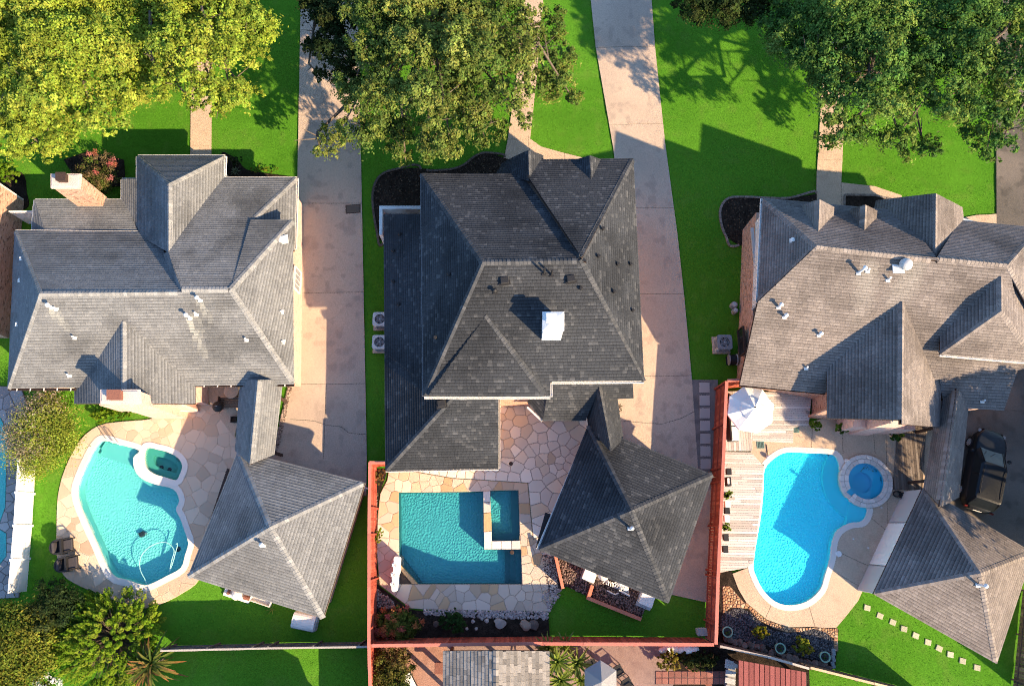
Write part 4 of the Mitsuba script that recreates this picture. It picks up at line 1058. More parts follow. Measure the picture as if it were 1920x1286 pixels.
for ringi, (ra, rb, n) in enumerate(((1.02, 1.27, 20), (1.275, 1.52, 26))):
    for t in range(n):
        a0, a1 = (t + .02) * 2 * math.pi / n, (t + .98) * 2 * math.pi / n
        an = np.linspace(a0, a1, 4)
        q_ = Polygon(np.vstack([np.stack([np.cos(an) * (rb - .006), np.sin(an) * (rb - .006)], 1), np.stack([np.cos(an[::-1]) * (ra + .006), np.sin(an[::-1]) * (ra + .006)], 1)]) + c3).difference(chan)
        for s in polys(q_):
            if s.area < .008: continue
            me = stone(s, -.2, .20 + rg.uniform(-.004, .004), .012)
            part(sp3, 'ring_stone', me, 'm_stone', color=vc(len(me[0]), np.array([.62, .58, .54]) * rg.uniform(.85, 1.15)))
part(sp3, 'spill_channel', extrude(chan.intersection(SPA3R.difference(SPA3)), -.2, .08), 'm_pool_spa3')
# concrete deck of the right yard
DECK3 = poly([(1409, 826), (1486, 831), (1487, 800), (1560, 780), (1780, 790), (1780, 930), (1700, 940), (1690, 960), (1640, 1090), (1617, 1106), (1608, 1126), (1581, 1160), (1567, 1176), (1540, 1176), (1526, 1174), (1476, 1175), (1436, 1160), (1399, 1129), (1384, 1104), (1373, 1075), (1399, 1065), (1412, 1058), (1433, 876), (1407, 850)])
DECK3 = DECK3.difference(unary_union([POOL3.buffer(.28), SPA3R.buffer(-.1), poly([(1380, 845), (1432, 872), (1433, 878), (1424, 1000), (1412, 1058), (1380, 1058)])]))
pave('pool_deck', DECK3, 'm_deck_concrete', .066, [[(1523, 780), (1521, 840)], [(1577, 780), (1580, 850)], [(1636, 800), (1640, 850)], [(1626, 965), (1668, 1000)], [(1566, 1032), (1640, 1066)], [(1548, 1062), (1630, 1110)], [(1433, 1162), (1447, 1130)], [(1528, 1176), (1513, 1125)], [(1660, 800), (1664, 990)]], .025)
# wooden decks: every plank its own
scene['m_plank'] = principled(VCOL, .9)
def planks(key, g, ang, w, z, pal, seed, gap=.012, name='plank', th=.04):
    rg = np.random.default_rng(seed)
    gr = shapely.affinity.rotate(g, -ang, origin=(0, 0))
    x0, y0, x1, y1 = gr.bounds
    y = y0
    while y < y1:
        q_ = sbox(x0 - 1, y + gap / 2, x1 + 1, min(y + w, y1) - gap / 2).intersection(gr)
        cuts = [rg.uniform(x0, x1)] if x1 - x0 > 2.5 else []
        ps = polys(q_.difference(unary_union([LineString([(c_, y0 - 1), (c_, y1 + 1)]).buffer(.004) for c_ in cuts]))) if cuts else polys(q_)
        for s in ps:
            if s.area < .004: continue
            s = shapely.affinity.rotate(s, ang, origin=(0, 0))
            me = stone(s, z - th, z + rg.uniform(-.003, .003), .006)
            part(key, name, me, 'm_plank', color=vc(len(me[0]), np.array(pal[rg.choice(len(pal))]) * rg.uniform(.78, 1.14)))
        y += w
import shapely.affinity
PALE = [(.54, .50, .47), (.57, .53, .505), (.49, .445, .415), (.52, .48, .455), (.43, .385, .35), (.60, .565, .54)]
DARKW = [(.15, .125, .11), (.18, .15, .13), (.12, .10, .09), (.21, .18, .16)]
WD1 = poly([(1350, 847), (1407, 848), (1431, 875), (1428, 915), (1416, 1019), (1411, 1055), (1398, 1064), (1342, 1074)])
WD2 = poly([(1352, 735), (1408, 735), (1407.5, 846), (1350, 846)])
WD3 = poly([(1409, 735), (1520, 738), (1514, 800), (1486, 801), (1485, 831), (1409, 827)])
WD4 = poly([(1680, 815), (1736, 790), (1728, 919), (1672, 918)])
for nm, g, an, w, z, pal, sd in (('deck', WD1, -1, .145, .16, PALE, 41), ('deck', WD2, 90, .15, .30, PALE, 42), ('deck', WD3, 0, .145, .18, PALE, 43), ('deck', WD4, 88, .14, .10, DARKW, 44)):
    lab = {41: 'weathered pale wooden deck along the blue pool, planks running east west', 42: 'raised square of deck with north south planks under the white umbrella', 43: 'pale deck corner between the right house and the blue pool', 44: 'dark stained deck between the covered walkway and the round spa'}[sd]
    k = thing('wood_deck', lab, 'deck', 'wooden decks of the right yard')
    part(k, 'frame', extrude(g.buffer(-.03), -.02, z - .05), 'm_brown')
    planks(k, g, an, w, z, pal, sd)
# pool side furniture of the decks is in the objects section
# ================================================================== FENCES
RED = [(.36, .09, .06), (.385, .10, .068), (.33, .08, .055), (.40, .112, .075)]
def fence(label, path, ztop, pal, board=.14, cap=True, side=1, posts=2.4, m='m_fence_red', th=.025, name='fence', rail=.16, z0=.02, wob=.012, cap_col=None):
    """a board fence along ground points; side says where the rails and posts stand"""
    key = thing(name, label, 'fence')
    rg = np.random.default_rng(len(scene))
    pts = [np.array(p_) for p_ in path]
    rails, post_m = [], []
    for a, b in zip(pts[:-1], pts[1:]):
        d = b - a; L = np.linalg.norm(d); d = d / L; n = np.array([-d[1], d[0]]) * side
        ang = math.degrees(math.atan2(d[1], d[0]))
        nb = max(1, int(round(L / board)))
        for i in range(nb):
            c = a + d * (i + .5) * L / nb
            h = ztop - .06 + rg.uniform(-wob, wob)
            me = bx([c[0] + n[0] * rg.uniform(-.004, .004), c[1] + n[1] * rg.uniform(-.004, .004), (h + z0) / 2], (L / nb - .008, th, h - z0), ang, .004)
            part(key, 'board', me, m, color=vc(len(me[0]), np.array(pal[rg.choice(len(pal))]) * rg.uniform(.72, 1.2)))
        for zz in (.35, ztop * .5, ztop - .3):
            c = (a + b) / 2 + n * .04
            rails.append(bx([c[0], c[1], zz], (L, .05, .09), ang))
        for s in np.arange(.05, L, posts):
            c = a + d * s + n * .09
            post_m.append(bx([c[0], c[1], ztop / 2], (.09, .09, ztop - .03), ang))
        nc = max(1, int(round(L / 2.4))) if cap else 0
        for i in range(nc):
            c = a + d * (i + .5) * L / nc + n * (.03 + rg.uniform(-.008, .008))
            me = bx([c[0], c[1], ztop - .03 + rg.uniform(-.006, .006)], (L / nc + (.05 if i % 2 else -.012), rail, .045), ang + rg.uniform(-.15, .15), .006)
            part(key, 'cap_rail', me, m, color=vc(len(me[0]), np.array(cap_col if cap_col is not None else pal[1]) * rg.uniform(.86, 1.14)))
    me = join(rails); part(key, 'rails', me, m, color=vc(len(me[0]), pal[2]))
    for pm in post_m: part(key, 'post', pm, m, color=vc(len(pm[0]), pal[2]))
    return key
def line(pts, z): return [P(a, b, z)[:2] for a, b in pts]
ZF = 2.45
CAPR = (.45, .16, .125)
fence('red painted board fence along the left side of the rectangular pool', line([(747, 866), (692, 866), (690.5, 1000), (690, 1206), (696, 1420)], ZF), ZF, RED, side=1, cap_col=CAPR, rail=.17)
fence('long red board fence behind the black mulch bed of the middle yard', line([(696, 1209), (1015, 1205), (1338, 1207)], ZF), ZF, RED, side=-1, cap_col=CAPR, rail=.17)
fence('tall red board fence between the middle driveway and the wooden deck', line([(1413, 711), (1364, 714), (1356, 900), (1348, 1080), (1344, 1208)], ZF), ZF, RED, side=-1, cap_col=CAPR, rail=.18)
GREYF = [(.16, .145, .13), (.19, .17, .155), (.13, .12, .11)]
fence('low grey board fence across the bottom of the left lawn', line([(300, 1221), (500, 1216), (689, 1213)], 1.9), 1.9, GREYF, side=1, cap_col=(.36, .33, .30), rail=.10, board=.18)
fence('brown board fence with pale top behind the black gravel bed', line([(1350, 1210), (1440, 1230), (1518, 1252)], 1.9), 1.9, [(.10, .08, .07), (.13, .105, .09), (.08, .065, .055)], side=-1, cap_col=(.42, .37, .33), rail=.12, board=.18)
fence('tan topped fence along the bottom of the right lawn', line([(1520, 1250), (1640, 1280), (1760, 1310)], 1.9), 1.9, [(.16, .12, .09), (.20, .15, .11), (.14, .105, .08)], side=-1, cap_col=(.62, .45, .28), rail=.12, board=.2)
fence('dark weathered fence at the far right edge beside the tan garage', line([(1962, 1110), (1944, 1300)], 1.9), 1.9, [(.12, .095, .08), (.16, .13, .11), (.1, .08, .07)], side=-1, rail=.1, board=.18)
# white vinyl fence, left
k = thing('fence', 'white vinyl fence at the left edge between two pools', 'fence')
wp = line([(33, 862), (25, 985), (14, 1115)], 1.7)
for a, b in zip(wp[:-1], wp[1:]):
    L = np.linalg.norm(b - a); d = (b - a) / L; an = math.degrees(math.atan2(d[1], d[0]))
    n = int(round(L / 2.0))
    for i in range(n):
        c0, c1 = a + d * (i * L / n), a + d * ((i + 1) * L / n)
        c = (c0 + c1) / 2
        part(k, 'panel', bx([c[0], c[1], .83], (L / n - .12, .04, 1.5), an, .004), 'm_white')
        part(k, 'rail', bx([c[0], c[1], 1.6], (L / n - .12, .07, .12), an, .008), 'm_white')
        part(k, 'rail', bx([c[0], c[1], .82], (L / n - .12, .06, .1), an, .008), 'm_white')
        part(k, 'post', bx([c0[0], c0[1], .86], (.13, .13, 1.72), an, .01), 'm_white')
k = thing('fence', 'white gate panels between the brick neighbour and the low grey roof', 'fence')
for a, b in (((16, 396), (62, 396)), ((62, 396), (63, 434))):
    p_, q_ = P(*a, 1.9)[:2], P(*b, 1.9)[:2]; L = np.linalg.norm(q_ - p_); c = (p_ + q_) / 2
    part(k, 'panel', bx([c[0], c[1], .95], (L, .08, 1.9), math.degrees(math.atan2(*(q_ - p_)[::-1])), .01), 'm_white')
k = thing('gate_rail', 'short white rail between the left garage and the red fence', 'rail')
a, b = P(680, 912, 1.5), P(692, 917, 1.5); c = (a + b) / 2
part(k, 'rail', bx([c[0], c[1], 1.45], (np.linalg.norm(b - a), .06, .1), math.degrees(math.atan2(*(b - a)[1::-1]))), 'm_white')
part(k, 'post', bx([a[0], a[1], .72], (.1, .1, 1.44)), 'm_white'); part(k, 'post', bx([b[0], b[1], .72], (.1, .1, 1.44)), 'm_white')

# ================================================================== NEIGHBOURS AT THE EDGES
nb = thing('house', 'red brick neighbour house cut off by the left edge of the picture', 'house', 'houses in the row')
g = Polygon([tuple(P(46, 378)[:2]), tuple(P(17, 634)[:2]), (P(17, 634)[0] - 12, P(17, 634)[1]), (P(46, 378)[0] - 12, P(46, 378)[1])])
walls(nb, g, 0, 3.4, 'm_brick')
r_ = np.array(shapely.geometry.polygon.orient(g.buffer(.15, join_style='mitre').minimum_rotated_rectangle).exterior.coords)[:-1]
o = r_[np.argsort(r_[:, 1])]; s_ = sorted(o[:2].tolist()); n_ = sorted(o[2:].tolist())
ra, rb = (np.array(s_[0]) + s_[1]) / 2, (np.array(n_[0]) + n_[1]) / 2
V = np.array([[*s_[0], 3.35], [*s_[1], 3.35], [*n_[1], 3.35], [*n_[0], 3.35], [*ra, 6.2], [*rb, 6.2]])
me = (V, np.array([[1, 2, 5], [1, 5, 4], [0, 4, 5], [0, 5, 3], [0, 1, 4], [2, 3, 5], [0, 3, 2], [0, 2, 1]]))
part(nb, 'roof', me, 'm_shingle', color=vc(6, (.12, .1, .095)))
part(nb, 'trim', bx([P(46, 378)[0] - .1, P(46, 378)[1] + .08, 1.7], (.1, .14, 3.4)), 'm_trim')
# pool terrace of the left neighbour
NT = poly([(-160, 720), (40, 725), (52, 760), (60, 862), (50, 985), (36, 1120), (-160, 1130)]).difference(NPOOL.buffer(.03))
kk = struct('patio', extrude(NT, -.05, .032), 'm_asphalt')
flagstones(kk, 'paver', NT.intersection(poly([(-30, 700), (70, 700), (70, 1140), (-30, 1140)])), 70, 51, [(.36, .34, .34), (.30, .28, .28), (.42, .40, .39), (.27, .25, .25)], .03, .05)
np_ = thing('swimming_pool', 'sliver of turquoise pool at the left edge of the picture', 'swimming pool', 'backyard swimming pools')
basin(np_, NPOOL, 1.2, 'teal'); water(np_, NPOOL, -.06, 'teal')
# houses outside the frame whose shadows reach in
def plain_house(label, corners, ze, zr, seed, hip=True):
    k = thing('house', label, 'house', 'houses in the row')
    C = [np.array(c_, float) for c_ in corners]
    la = np.linalg.norm(C[1] - C[0]); lb = np.linalg.norm(C[2] - C[1])
    if la < lb: C = C[1:] + C[:1]
    m0, m1 = (C[0] + C[3]) / 2, (C[1] + C[2]) / 2
    L = np.linalg.norm(m1 - m0); hw = np.linalg.norm(C[3] - C[0]) / 2; d = (m1 - m0) / L
    if not hip: e0, e1 = m0, m1
    else: e0, e1 = m0 + d * min(hw, L * .42), m1 - d * min(hw, L * .42)
    V = np.array([[*c_, ze] for c_ in C] + [[*e0, zr], [*e1, zr]])
    f = np.array([[0, 1, 5], [0, 5, 4], [1, 2, 5], [2, 3, 4], [2, 4, 5], [3, 0, 4], [0, 2, 1], [0, 3, 2]])
    part(k, 'roof', (V, f), 'm_shingle', color=vc(6, (.14, .125, .115)))
    walls(k, Polygon(C).buffer(-.4, join_style='mitre'), 0, ze - .02, 'm_brick')
gg = lambda a, b: tuple(P(a, b)[:2])
plain_house('brick neighbour house south of the left lawn, only its shadow in view', [gg(387, 1490), gg(690, 1359), gg(764, 1529), gg(461, 1660)], 2.9, 6.4, 1, False)
plain_house('brick neighbour house south of the middle yard, only its shadow in view', [gg(1120, 1450), gg(1560, 1440), gg(1560, 1700), gg(1130, 1720)], 3.0, 6.2, 2)
plain_house('brick neighbour house east of the right garage, only its shadow in view', [gg(2075, 700), gg(2420, 690), gg(2420, 1180), gg(2085, 1190)], 5.8, 9.0, 3)

# bottom edge: pavilion with grey shingle gable roof -------------------------
pv = thing('pavilion', 'open pavilion with a grey shingle gable roof at the bottom edge', 'pavilion')
A_, B_, C_, D_, R0, R1 = (831, 1220, 2.6), (1030, 1220, 2.6), (1030, 1330, 2.6), (831, 1330, 2.6), (930, 1219, 3.7), (930, 1330, 3.7)
PW, PE = F([R0, R1, D_, A_]), F([R0, R1, C_, B_])
rk = part(pv, 'roof', join([deck_mesh(PW), deck_mesh(PE)]), 'm_brown')
rgp = np.random.default_rng(61)
PALP = [(.20, .185, .17), (.26, .24, .22), (.15, .14, .13), (.23, .215, .20), (.175, .165, .155)]
cnt = 0; rest = []
for f in (PW, PE):
    u0, v0, u1, v1 = f.poly.bounds
    for r in range(int((v1 - v0) / .2) + 1):
        va = v0 + r * .2; u = u0 - rgp.uniform(0, .3)
        while u < u1:
            w = rgp.uniform(.2, .5)
            q_ = sbox(u + .005, va, u + w - .005, va + .215).intersection(f.poly); u += w
            for s in polys(q_):
                if s.area < .01: continue
                ring = np.array(shapely.geometry.polygon.orient(s).exterior.coords)[:-1]; n = len(ring)
                h = .028 * (1 - .9 * np.clip((ring[:, 1] - va) / .2, 0, 1)) + .004 + rgp.uniform(0, .006)
                V = np.vstack([f.at(ring, h), f.at(ring, np.full(n, -.01))]); i = np.arange(n); j = (i + 1) % n
                me = (V, np.vstack([np.stack([i * 0, i, j], 1)[1:-1], np.stack([j, i, i + n], 1), np.stack([j, i + n, j + n], 1)]))
                col = np.array(PALP[rgp.choice(5)]) * rgp.uniform(.85, 1.15)
                if V[:, 1].max() > P(930, 1290, 3)[1] and cnt < 290:
                    part(rk, 'shingle', me, 'm_shingle', color=vc(2 * n, col)); cnt += 1
                else: rest.append((me, col))
part(rk, 'shingles', join([a for a, b in rest]), 'm_shingle', kind='stuff', color=np.vstack([vc(len(a[0]), b) for a, b in rest]))
cm = cap_mesh(P(930, 1219, 3.7), P(930, 1330, 3.7), [PW, PE], rgp, PALP, .14, .3)
part(rk, 'ridge_caps', cm[0], 'm_shingle', kind='stuff', color=cm[1])
for a in ((842, 1230), (1018, 1230), (842, 1320), (1018, 1320)):
    c = P(*a, 2.5); part(pv, 'post', bx([c[0], c[1], 1.25], (.18, .18, 2.5), 0, .02), 'm_brown')
# terraces of the south neighbours
TERR = poly([(697, 1198), (838, 1198), (838, 1312), (697, 1312)])
pave('terrace', TERR, principled(mikit.proc(m_concrete((.34, .20, .155), (.28, .155, .12), (.22, .12, .095))), .9, .2), .042, [[(760, 1200), (760, 1420)], [(697, 1300), (838, 1300)]])
TERR2 = poly([(838, 1198), (1262, 1198), (1262, 1330), (838, 1330)])
pave('terrace', TERR2, principled(mikit.proc(m_concrete((.30, .21, .185), (.24, .17, .155), (.19, .13, .12))), .9, .2), .042, [[(1000, 1300), (1262, 1300)], [(1108, 1200), (1108, 1420)]])
SOIL = poly([(1262, 1200), (1340, 1203), (1516, 1246), (1524, 1420), (1262, 1420)]); bed('mulch_bed', SOIL, 'm_mulch', .040)
kb = struct('brick_path', extrude(poly([(1228, 1257), (1372, 1257), (1372, 1282), (1228, 1282)]), .0, .052), 'm_asphalt')
rg = np.random.default_rng(71)
for r in range(2):
    for i in range(12):
        q_ = poly([(1229 + i * 12, 1257.5 + r * 12.5), (1240 + i * 12, 1257.5 + r * 12.5), (1240 + i * 12, 1269 + r * 12.5), (1229 + i * 12, 1269 + r * 12.5)])
        me = stone(q_, .03, .075 + rg.uniform(-.004, .004), .01); part(kb, 'paver', me, 'm_stone', color=vc(len(me[0]), np.array([.26, .12, .10]) * rg.uniform(.8, 1.2)))
kb = struct('brick_path', extrude(poly([(1336, 1284), (1290, 1246), (1284, 1250), (1330, 1290)]), .0, .06), 'm_terracotta')
# red slatted pergola
pg = thing('pergola', 'red slatted roof with grey side rails at the bottom edge behind the gravel bed', 'pergola')
for i in range(13):
    x0 = 1385 + i * 9.8
    me_ = extrude(Polygon(XY([(x0, 1237 + i * 1.75), (x0 + 8.2, 1238.5 + i * 1.75), (x0 + 8.6, 1330), (x0 - .2, 1330)], 2.3)), 2.26, 2.34)
    part(pg, 'slat', me_, 'm_fence_red', color=vc(len(me_[0]), np.array([.25, .085, .075]) * (1 + .12 * math.sin(i * 2.3))))
me_ = extrude(Polygon(XY([(1384, 1242), (1512, 1264), (1512, 1330), (1384, 1330)], 2.2)), 2.1, 2.24); part(pg, 'board', me_, 'm_brown')
for a in ((1390, 1246), (1506, 1268)):
    c = P(*a, 2.1); part(pg, 'post', bx([c[0], c[1], 1.05], (.14, .14, 2.1), 0, .01), 'm_brown')
for (a, b, c_, d_) in (((1372, 1239), (1385, 1243), (1383, 1330), (1364, 1330)),):
    me_ = extrude(Polygon(XY([a, b, c_, d_], 1.0)), .0, .5); part(pg, 'side_step', me_, 'm_grey')
lf = thing('ladder', 'grey white timber ladder leaning beside the red slatted roof', 'ladder')
for i in range(4):
    c = P(1369 + (i % 2), 1248 + i * 14, .8); part(lf, 'rung', bx([c[0], c[1], .8], (.55, .28, .05), -12, .01), 'm_lightgrey')
a, b = P(1361, 1240, .75), P(1385, 1247, .75); part(lf, 'rail', bx([(a[0] + b[0]) / 2, (a[1] + b[1]) / 2, .9], (.85, .3, .06), -14, .01), 'm_lightgrey')
# patio table umbrella and chairs
um = thing('patio_umbrella', 'closed looking grey canopy of a patio umbrella at the bottom edge', 'umbrella')
c = P(1126, 1274, 2.2)
pts = [[.95 * math.cos(t * math.pi / 3 + .5), .95 * math.sin(t * math.pi / 3 + .5), 0] for t in range(6)]
v = np.array(pts + [[0, 0, .55]]) + c; v2 = v - [0, 0, .02]
part(um, 'canopy', join([(v, np.array([[i, (i + 1) % 6, 6] for i in range(6)])), (v2, np.array([[(i + 1) % 6, i, 6] for i in range(6)]))]), 'm_grey')
part(um, 'pole', cyl([c[0], c[1], 0], c + [0, 0, .6], .025), 'm_steel')
part(um, 'base', lathe([(0, .14), (.1, .14), (.25, .06), (.25, 0.04)], 16, [c[0], c[1], 0]), 'm_dark')
def chair(label, px, py, rot, m='m_dark', group=None, cat='chair'):
    k = thing('patio_chair', label, cat, group)
    c = P(px, py, .43); c = np.array([c[0], c[1], 0.04])
    R = lambda mesh: move(mesh, c, rot)
    part(k, 'seat', R(bx((0, 0, .42), (.5, .5, .05), 0, .02)), m)
    b = bx((0, 0, 0), (.5, .05, .52), 0, .02); v = b[0].copy(); v[:, 1] += -.24 - (v[:, 2] + .26) * .25; v[:, 2] += .72
    part(k, 'backrest', R((v, b[1])), m)
    for sx in (-1, 1):
        part(k, 'armrest', R(bx((sx * .27, 0, .63), (.06, .5, .04), 0, .012)), m)
        for sy in (-1, 1):
            part(k, 'leg', R(bx((sx * .25, sy * .23, .3), (.04, .04, .62), 0, .005)), m)
    return k
chair('dark patio chair above the grey umbrella at the bottom edge', 1108, 1246, 200)
chair('dark patio chair right of the grey umbrella, nearer the red fence', 1159, 1256, 300)
chair('dark patio chair right of the grey umbrella, nearer the picture edge', 1176, 1280, 300)
c = P(824, 1252, .9)
k = thing('garden_post', 'short brown post with a wide top beside the grey pavilion roof', 'post')
part(k, 'post', bx([c[0], c[1], .45], (.2, .2, .9), 0, .02), 'm_brown'); part(k, 'top', bx([c[0], c[1], .93], (.5, .6, .07), 0, .02), 'm_terracotta')
k = thing('deck_chair', 'white cushioned deck chair with dark frame at the bottom edge', 'chair')
c = P(768, 1284, .4); c[2] = 0
part(k, 'seat', move(bx((0, 0, .4), (.6, 1.2, .1), 0, .04), c, 30), 'm_white'); part(k, 'frame', move(bx((0, 0, .32), (.7, 1.3, .05), 0, .02), c, 30), 'm_dark')
for sx in (-1, 1):
    for sy in (-1, 1): part(k, 'leg', move(bx((sx * .3, sy * .55, .17), (.05, .05, .32)), c, 30), 'm_dark')
k = thing('bucket', 'small turquoise bucket with a yellow green lid at the end of the red fence', 'bucket')
c = P(700, 1282, .35); c[2] = .04
part(k, 'tub', lathe([(0, 0), (.14, 0), (.18, .3), (.16, .3), (.13, .03)], 16, c), principled((.05, .42, .45), .5, .4)); part(k, 'lid', lathe([(0, .36), (.1, .35), (.19, .31), (.19, .29)], 16, c), principled((.45, .62, .12), .5, .4))
for i, (a, b, s) in enumerate(((1250, 1216, .30), (1262, 1216, .34), (1276, 1217, .3), (1288, 1216, .38), (1300, 1217, .32), (1242, 1218, .22))):
    c = P(a, b, .1); me_ = trimesh.creation.icosphere(2, 1.0); v = np.array(me_.vertices) * [s, s * .7, s * .6]; v += meshkit.noise(v * 4 + i)[:, None] * .06 if False else 0
    one('pale_rock', (v + [c[0], c[1], .1], np.array(me_.faces)), 'm_white', f'white rock below the red fence near the brick path, {["second", "third", "fourth", "fifth", "sixth", "first"][i]} from the yellowish bush', 'rock', 'white rocks below the red fence')

# ================================================================== YARD THINGS
def ac_unit(label, px, py, zt=.85, s=.82, rot=0, m='m_trim'):
    """air conditioner: round cornered cabinet, grille ring, fan"""
    k = thing('air_conditioner', label, 'air conditioner', 'outdoor air conditioners')
    c = P(px, py, zt); c = np.array([c[0], c[1], 0])
    part(k, 'pad', bx(c + [0, 0, .04], (s + .2, s + .2, .1), rot, .01), 'm_concrete_grey')
    g_ = shapely.affinity.rotate(sbox(-s / 2 + .12, -s / 2 + .12, s / 2 - .12, s / 2 - .12).buffer(.12, 4), rot)
    g_ = shapely.affinity.translate(g_, c[0], c[1])
    ctr = Point(c[0], c[1])
    part(k, 'cabinet', extrude(g_, .09, zt - .1), 'm_lightgrey')
    part(k, 'top', extrude(g_.buffer(.015).difference(ctr.buffer(.31, 12)), zt - .1, zt), m)
    part(k, 'fan_well', extrude(ctr.buffer(.315, 12), zt - .14, zt - .09), 'm_dark')
    for t in range(5):
        a = math.radians(t * 72 + rot)
        b = bx((.15, 0, 0), (.24, .13, .012)); v = b[0].copy(); v[:, 2] += v[:, 1] * .35
        part(k, 'fan_blade', move((v, b[1]), c + [0, 0, zt - .05], t * 72 + rot), 'm_grey')
    part(k, 'fan_hub', lathe([(0, .04), (.06, .035), (.08, 0)], 12, c + [0, 0, zt - .06]), 'm_lightgrey')
    part(k, 'grille', join([lathe([(r0, 0), (r0 + .012, .006), (r0 + .024, 0)], 24, c + [0, 0, zt + .002]) for r0 in (.12, .2, .28)] + [cyl(c + [math.cos(t) * .05, math.sin(t) * .05, zt + .004], c + [math.cos(t) * .31, math.sin(t) * .31, zt + .004], .006, n=5) for t in np.arange(12) * math.pi / 6]), 'm_grey')
    for side in range(4):
        a = math.radians(rot + side * 90); n = np.array([math.cos(a), math.sin(a), 0])
        part(k, 'coil_louvre', join([bx(c + n * (s / 2 + .006) + [0, 0, z_], (.012, s - .3, .02), rot + side * 90) for z_ in np.arange(.18, zt - .15, .05)]), 'm_grey')
ac_unit('northern of the two pale air conditioners beside the low charcoal roof', 712, 598)
ac_unit('southern of the two pale air conditioners beside the low charcoal roof', 711, 641)
ac_unit('grey air conditioner on the lawn beside the red brick wall', 1359, 641, .9, .86, 0, 'm_grey')
for a, b, r_, lab in ((1377, 571, .2, 'upper of two small grey drums at the foot of the red brick wall'), (1379, 582, .17, 'lower of two small grey drums at the foot of the red brick wall')):
    c = P(a, b, .4); k = thing('drum', lab, 'drum'); part(k, 'body', lathe([(0, 0), (r_, 0), (r_, .42), (r_ * .9, .46), (0, .46)], 16, [c[0], c[1], 0]), 'm_grey'); part(k, 'lid', lathe([(0, .5), (r_ * .6, .49), (r_ * .7, .46)], 14, [c[0], c[1], 0]), 'm_lightgrey')
c = P(1374, 674, .4); k = thing('hose_reel', 'dark hose reel on the lawn below the air conditioner', 'hose reel')
part(k, 'drum', cyl([c[0] - .2, c[1], .38], [c[0] + .2, c[1], .38], .3, n=18), 'm_dark'); part(k, 'side', cyl([c[0] + .2, c[1], .38], [c[0] + .24, c[1], .38], .34, n=18), 'm_lightgrey'); part(k, 'side', cyl([c[0] - .24, c[1], .38], [c[0] - .2, c[1], .38], .34, n=18), 'm_grey'); part(k, 'foot', bx([c[0], c[1], .04], (.6, .5, .06)), 'm_dark')
# pavers in the strip by the red fence, stepping stones on the right lawn
OR = ['first', 'second', 'third', 'fourth', 'fifth', 'sixth', 'seventh', 'eighth', 'ninth', 'tenth']
for i, y in enumerate((727, 751, 775, 798.5, 822.5, 846, 870)):
    x = 1320.5 + i * .4
    s = poly([(x - 9.6, y - 9.6), (x + 9.4, y - 9.6), (x + 9.8, y + 9.4), (x - 9.6, y + 9.4)])
    me = stone(s, -.02, .075, .012)
    one('paver', me, 'm_stone', f'square pale grey paver in the dark strip by the red fence, {OR[i]} from the lawn', 'paver', 'square pavers along the red fence', color=vc(len(me[0]), np.array([.42, .39, .37]) * (1 + .05 * math.sin(i * 3))))
rg = np.random.default_rng(77)
for i, (a, b) in enumerate(((1626, 1139), (1650, 1154), (1674, 1166), (1695, 1178.5), (1717, 1191), (1740, 1203.5), (1761, 1215), (1782, 1226.5), (1805, 1238.5), (1832, 1251))):
    c = P(a, b)[:2]
    s = shapely.affinity.translate(shapely.affinity.rotate(sbox(-.17, -.15, .17, .15), rg.uniform(-30, -10)), *c)
    me = stone(s, -.06, .022, .012)
    one('stepping_stone', me, 'm_stone', f'square pale stepping stone in the right lawn, {OR[i]} from the pool deck', 'stepping stone', 'stepping stones across the right lawn', color=vc(len(me[0]), np.array([.42, .41, .30]) * rg.uniform(.85, 1.1)))
# orange flagstone border and boulders of the gravel bed
OB = unary_union([poly([(1354, 1098), (1368, 1098), (1392, 1126), (1404, 1140), (1392, 1140), (1370, 1138), (1355, 1150)]), poly([(1392, 1128), (1400, 1130), (1436, 1161), (1476, 1176), (1526, 1175), (1540, 1176), (1570, 1177), (1571, 1220), (1563, 1220), (1562, 1196), (1545, 1184), (1525, 1178), (1500, 1184), (1476, 1185), (1448, 1176), (1420, 1160)])])
ob = thing('stone_border', 'orange tan flat stones bordering the blue pool deck and the black gravel', 'stone border')
part(ob, 'mortar', extrude(OB, -.05, .05), principled((.20, .13, .09), .95, .1))
flagstones(ob, 'stone', OB, 120, 81, [(.46, .28, .15), (.50, .33, .19), (.42, .24, .13), (.52, .38, .25), (.38, .22, .13)], .04, .085, simp=.02)
def boulder(name, px, py, r, label, group, col, seed, z=.04, sq=.65):
    c = P(px, py, .1)
    s = trimesh.creation.icosphere(3, 1.0); v = np.array(s.vertices)
    rg = np.random.default_rng(seed)
    for _ in range(9):
        d = rg.normal(size=3); d /= np.linalg.norm(d); h = rg.uniform(.6, .9)
        t = v @ d; v = v - np.outer(np.maximum(t - h, 0), d)
    v = v * (1 + .06 * np.sin(v[:, [1, 2, 0]] * 7 + seed)) * [r, r * rg.uniform(.7, 1), r * sq]
    a = rg.uniform(0, 6.28); v = v @ np.array([[math.cos(a), math.sin(a), 0], [-math.sin(a), math.cos(a), 0], [0, 0, 1]])
    return one(name, (v + [c[0], c[1], z + r * .3], np.array(s.faces)), 'm_stone', label, 'boulder', group, color=vc(len(v), col), smooth=True)
ORD24 = OR + ['eleventh', 'twelfth', 'thirteenth', 'fourteenth', 'fifteenth', 'sixteenth', 'seventeenth', 'eighteenth', 'nineteenth', 'twentieth', 'twenty first', 'twenty second', 'twenty third', 'last']
rg = np.random.default_rng(83)
L = LineString([(1358, 1197), (1372, 1203), (1392, 1206), (1415, 1213), (1440, 1220), (1470, 1231), (1500, 1238), (1530, 1246), (1556, 1252)])
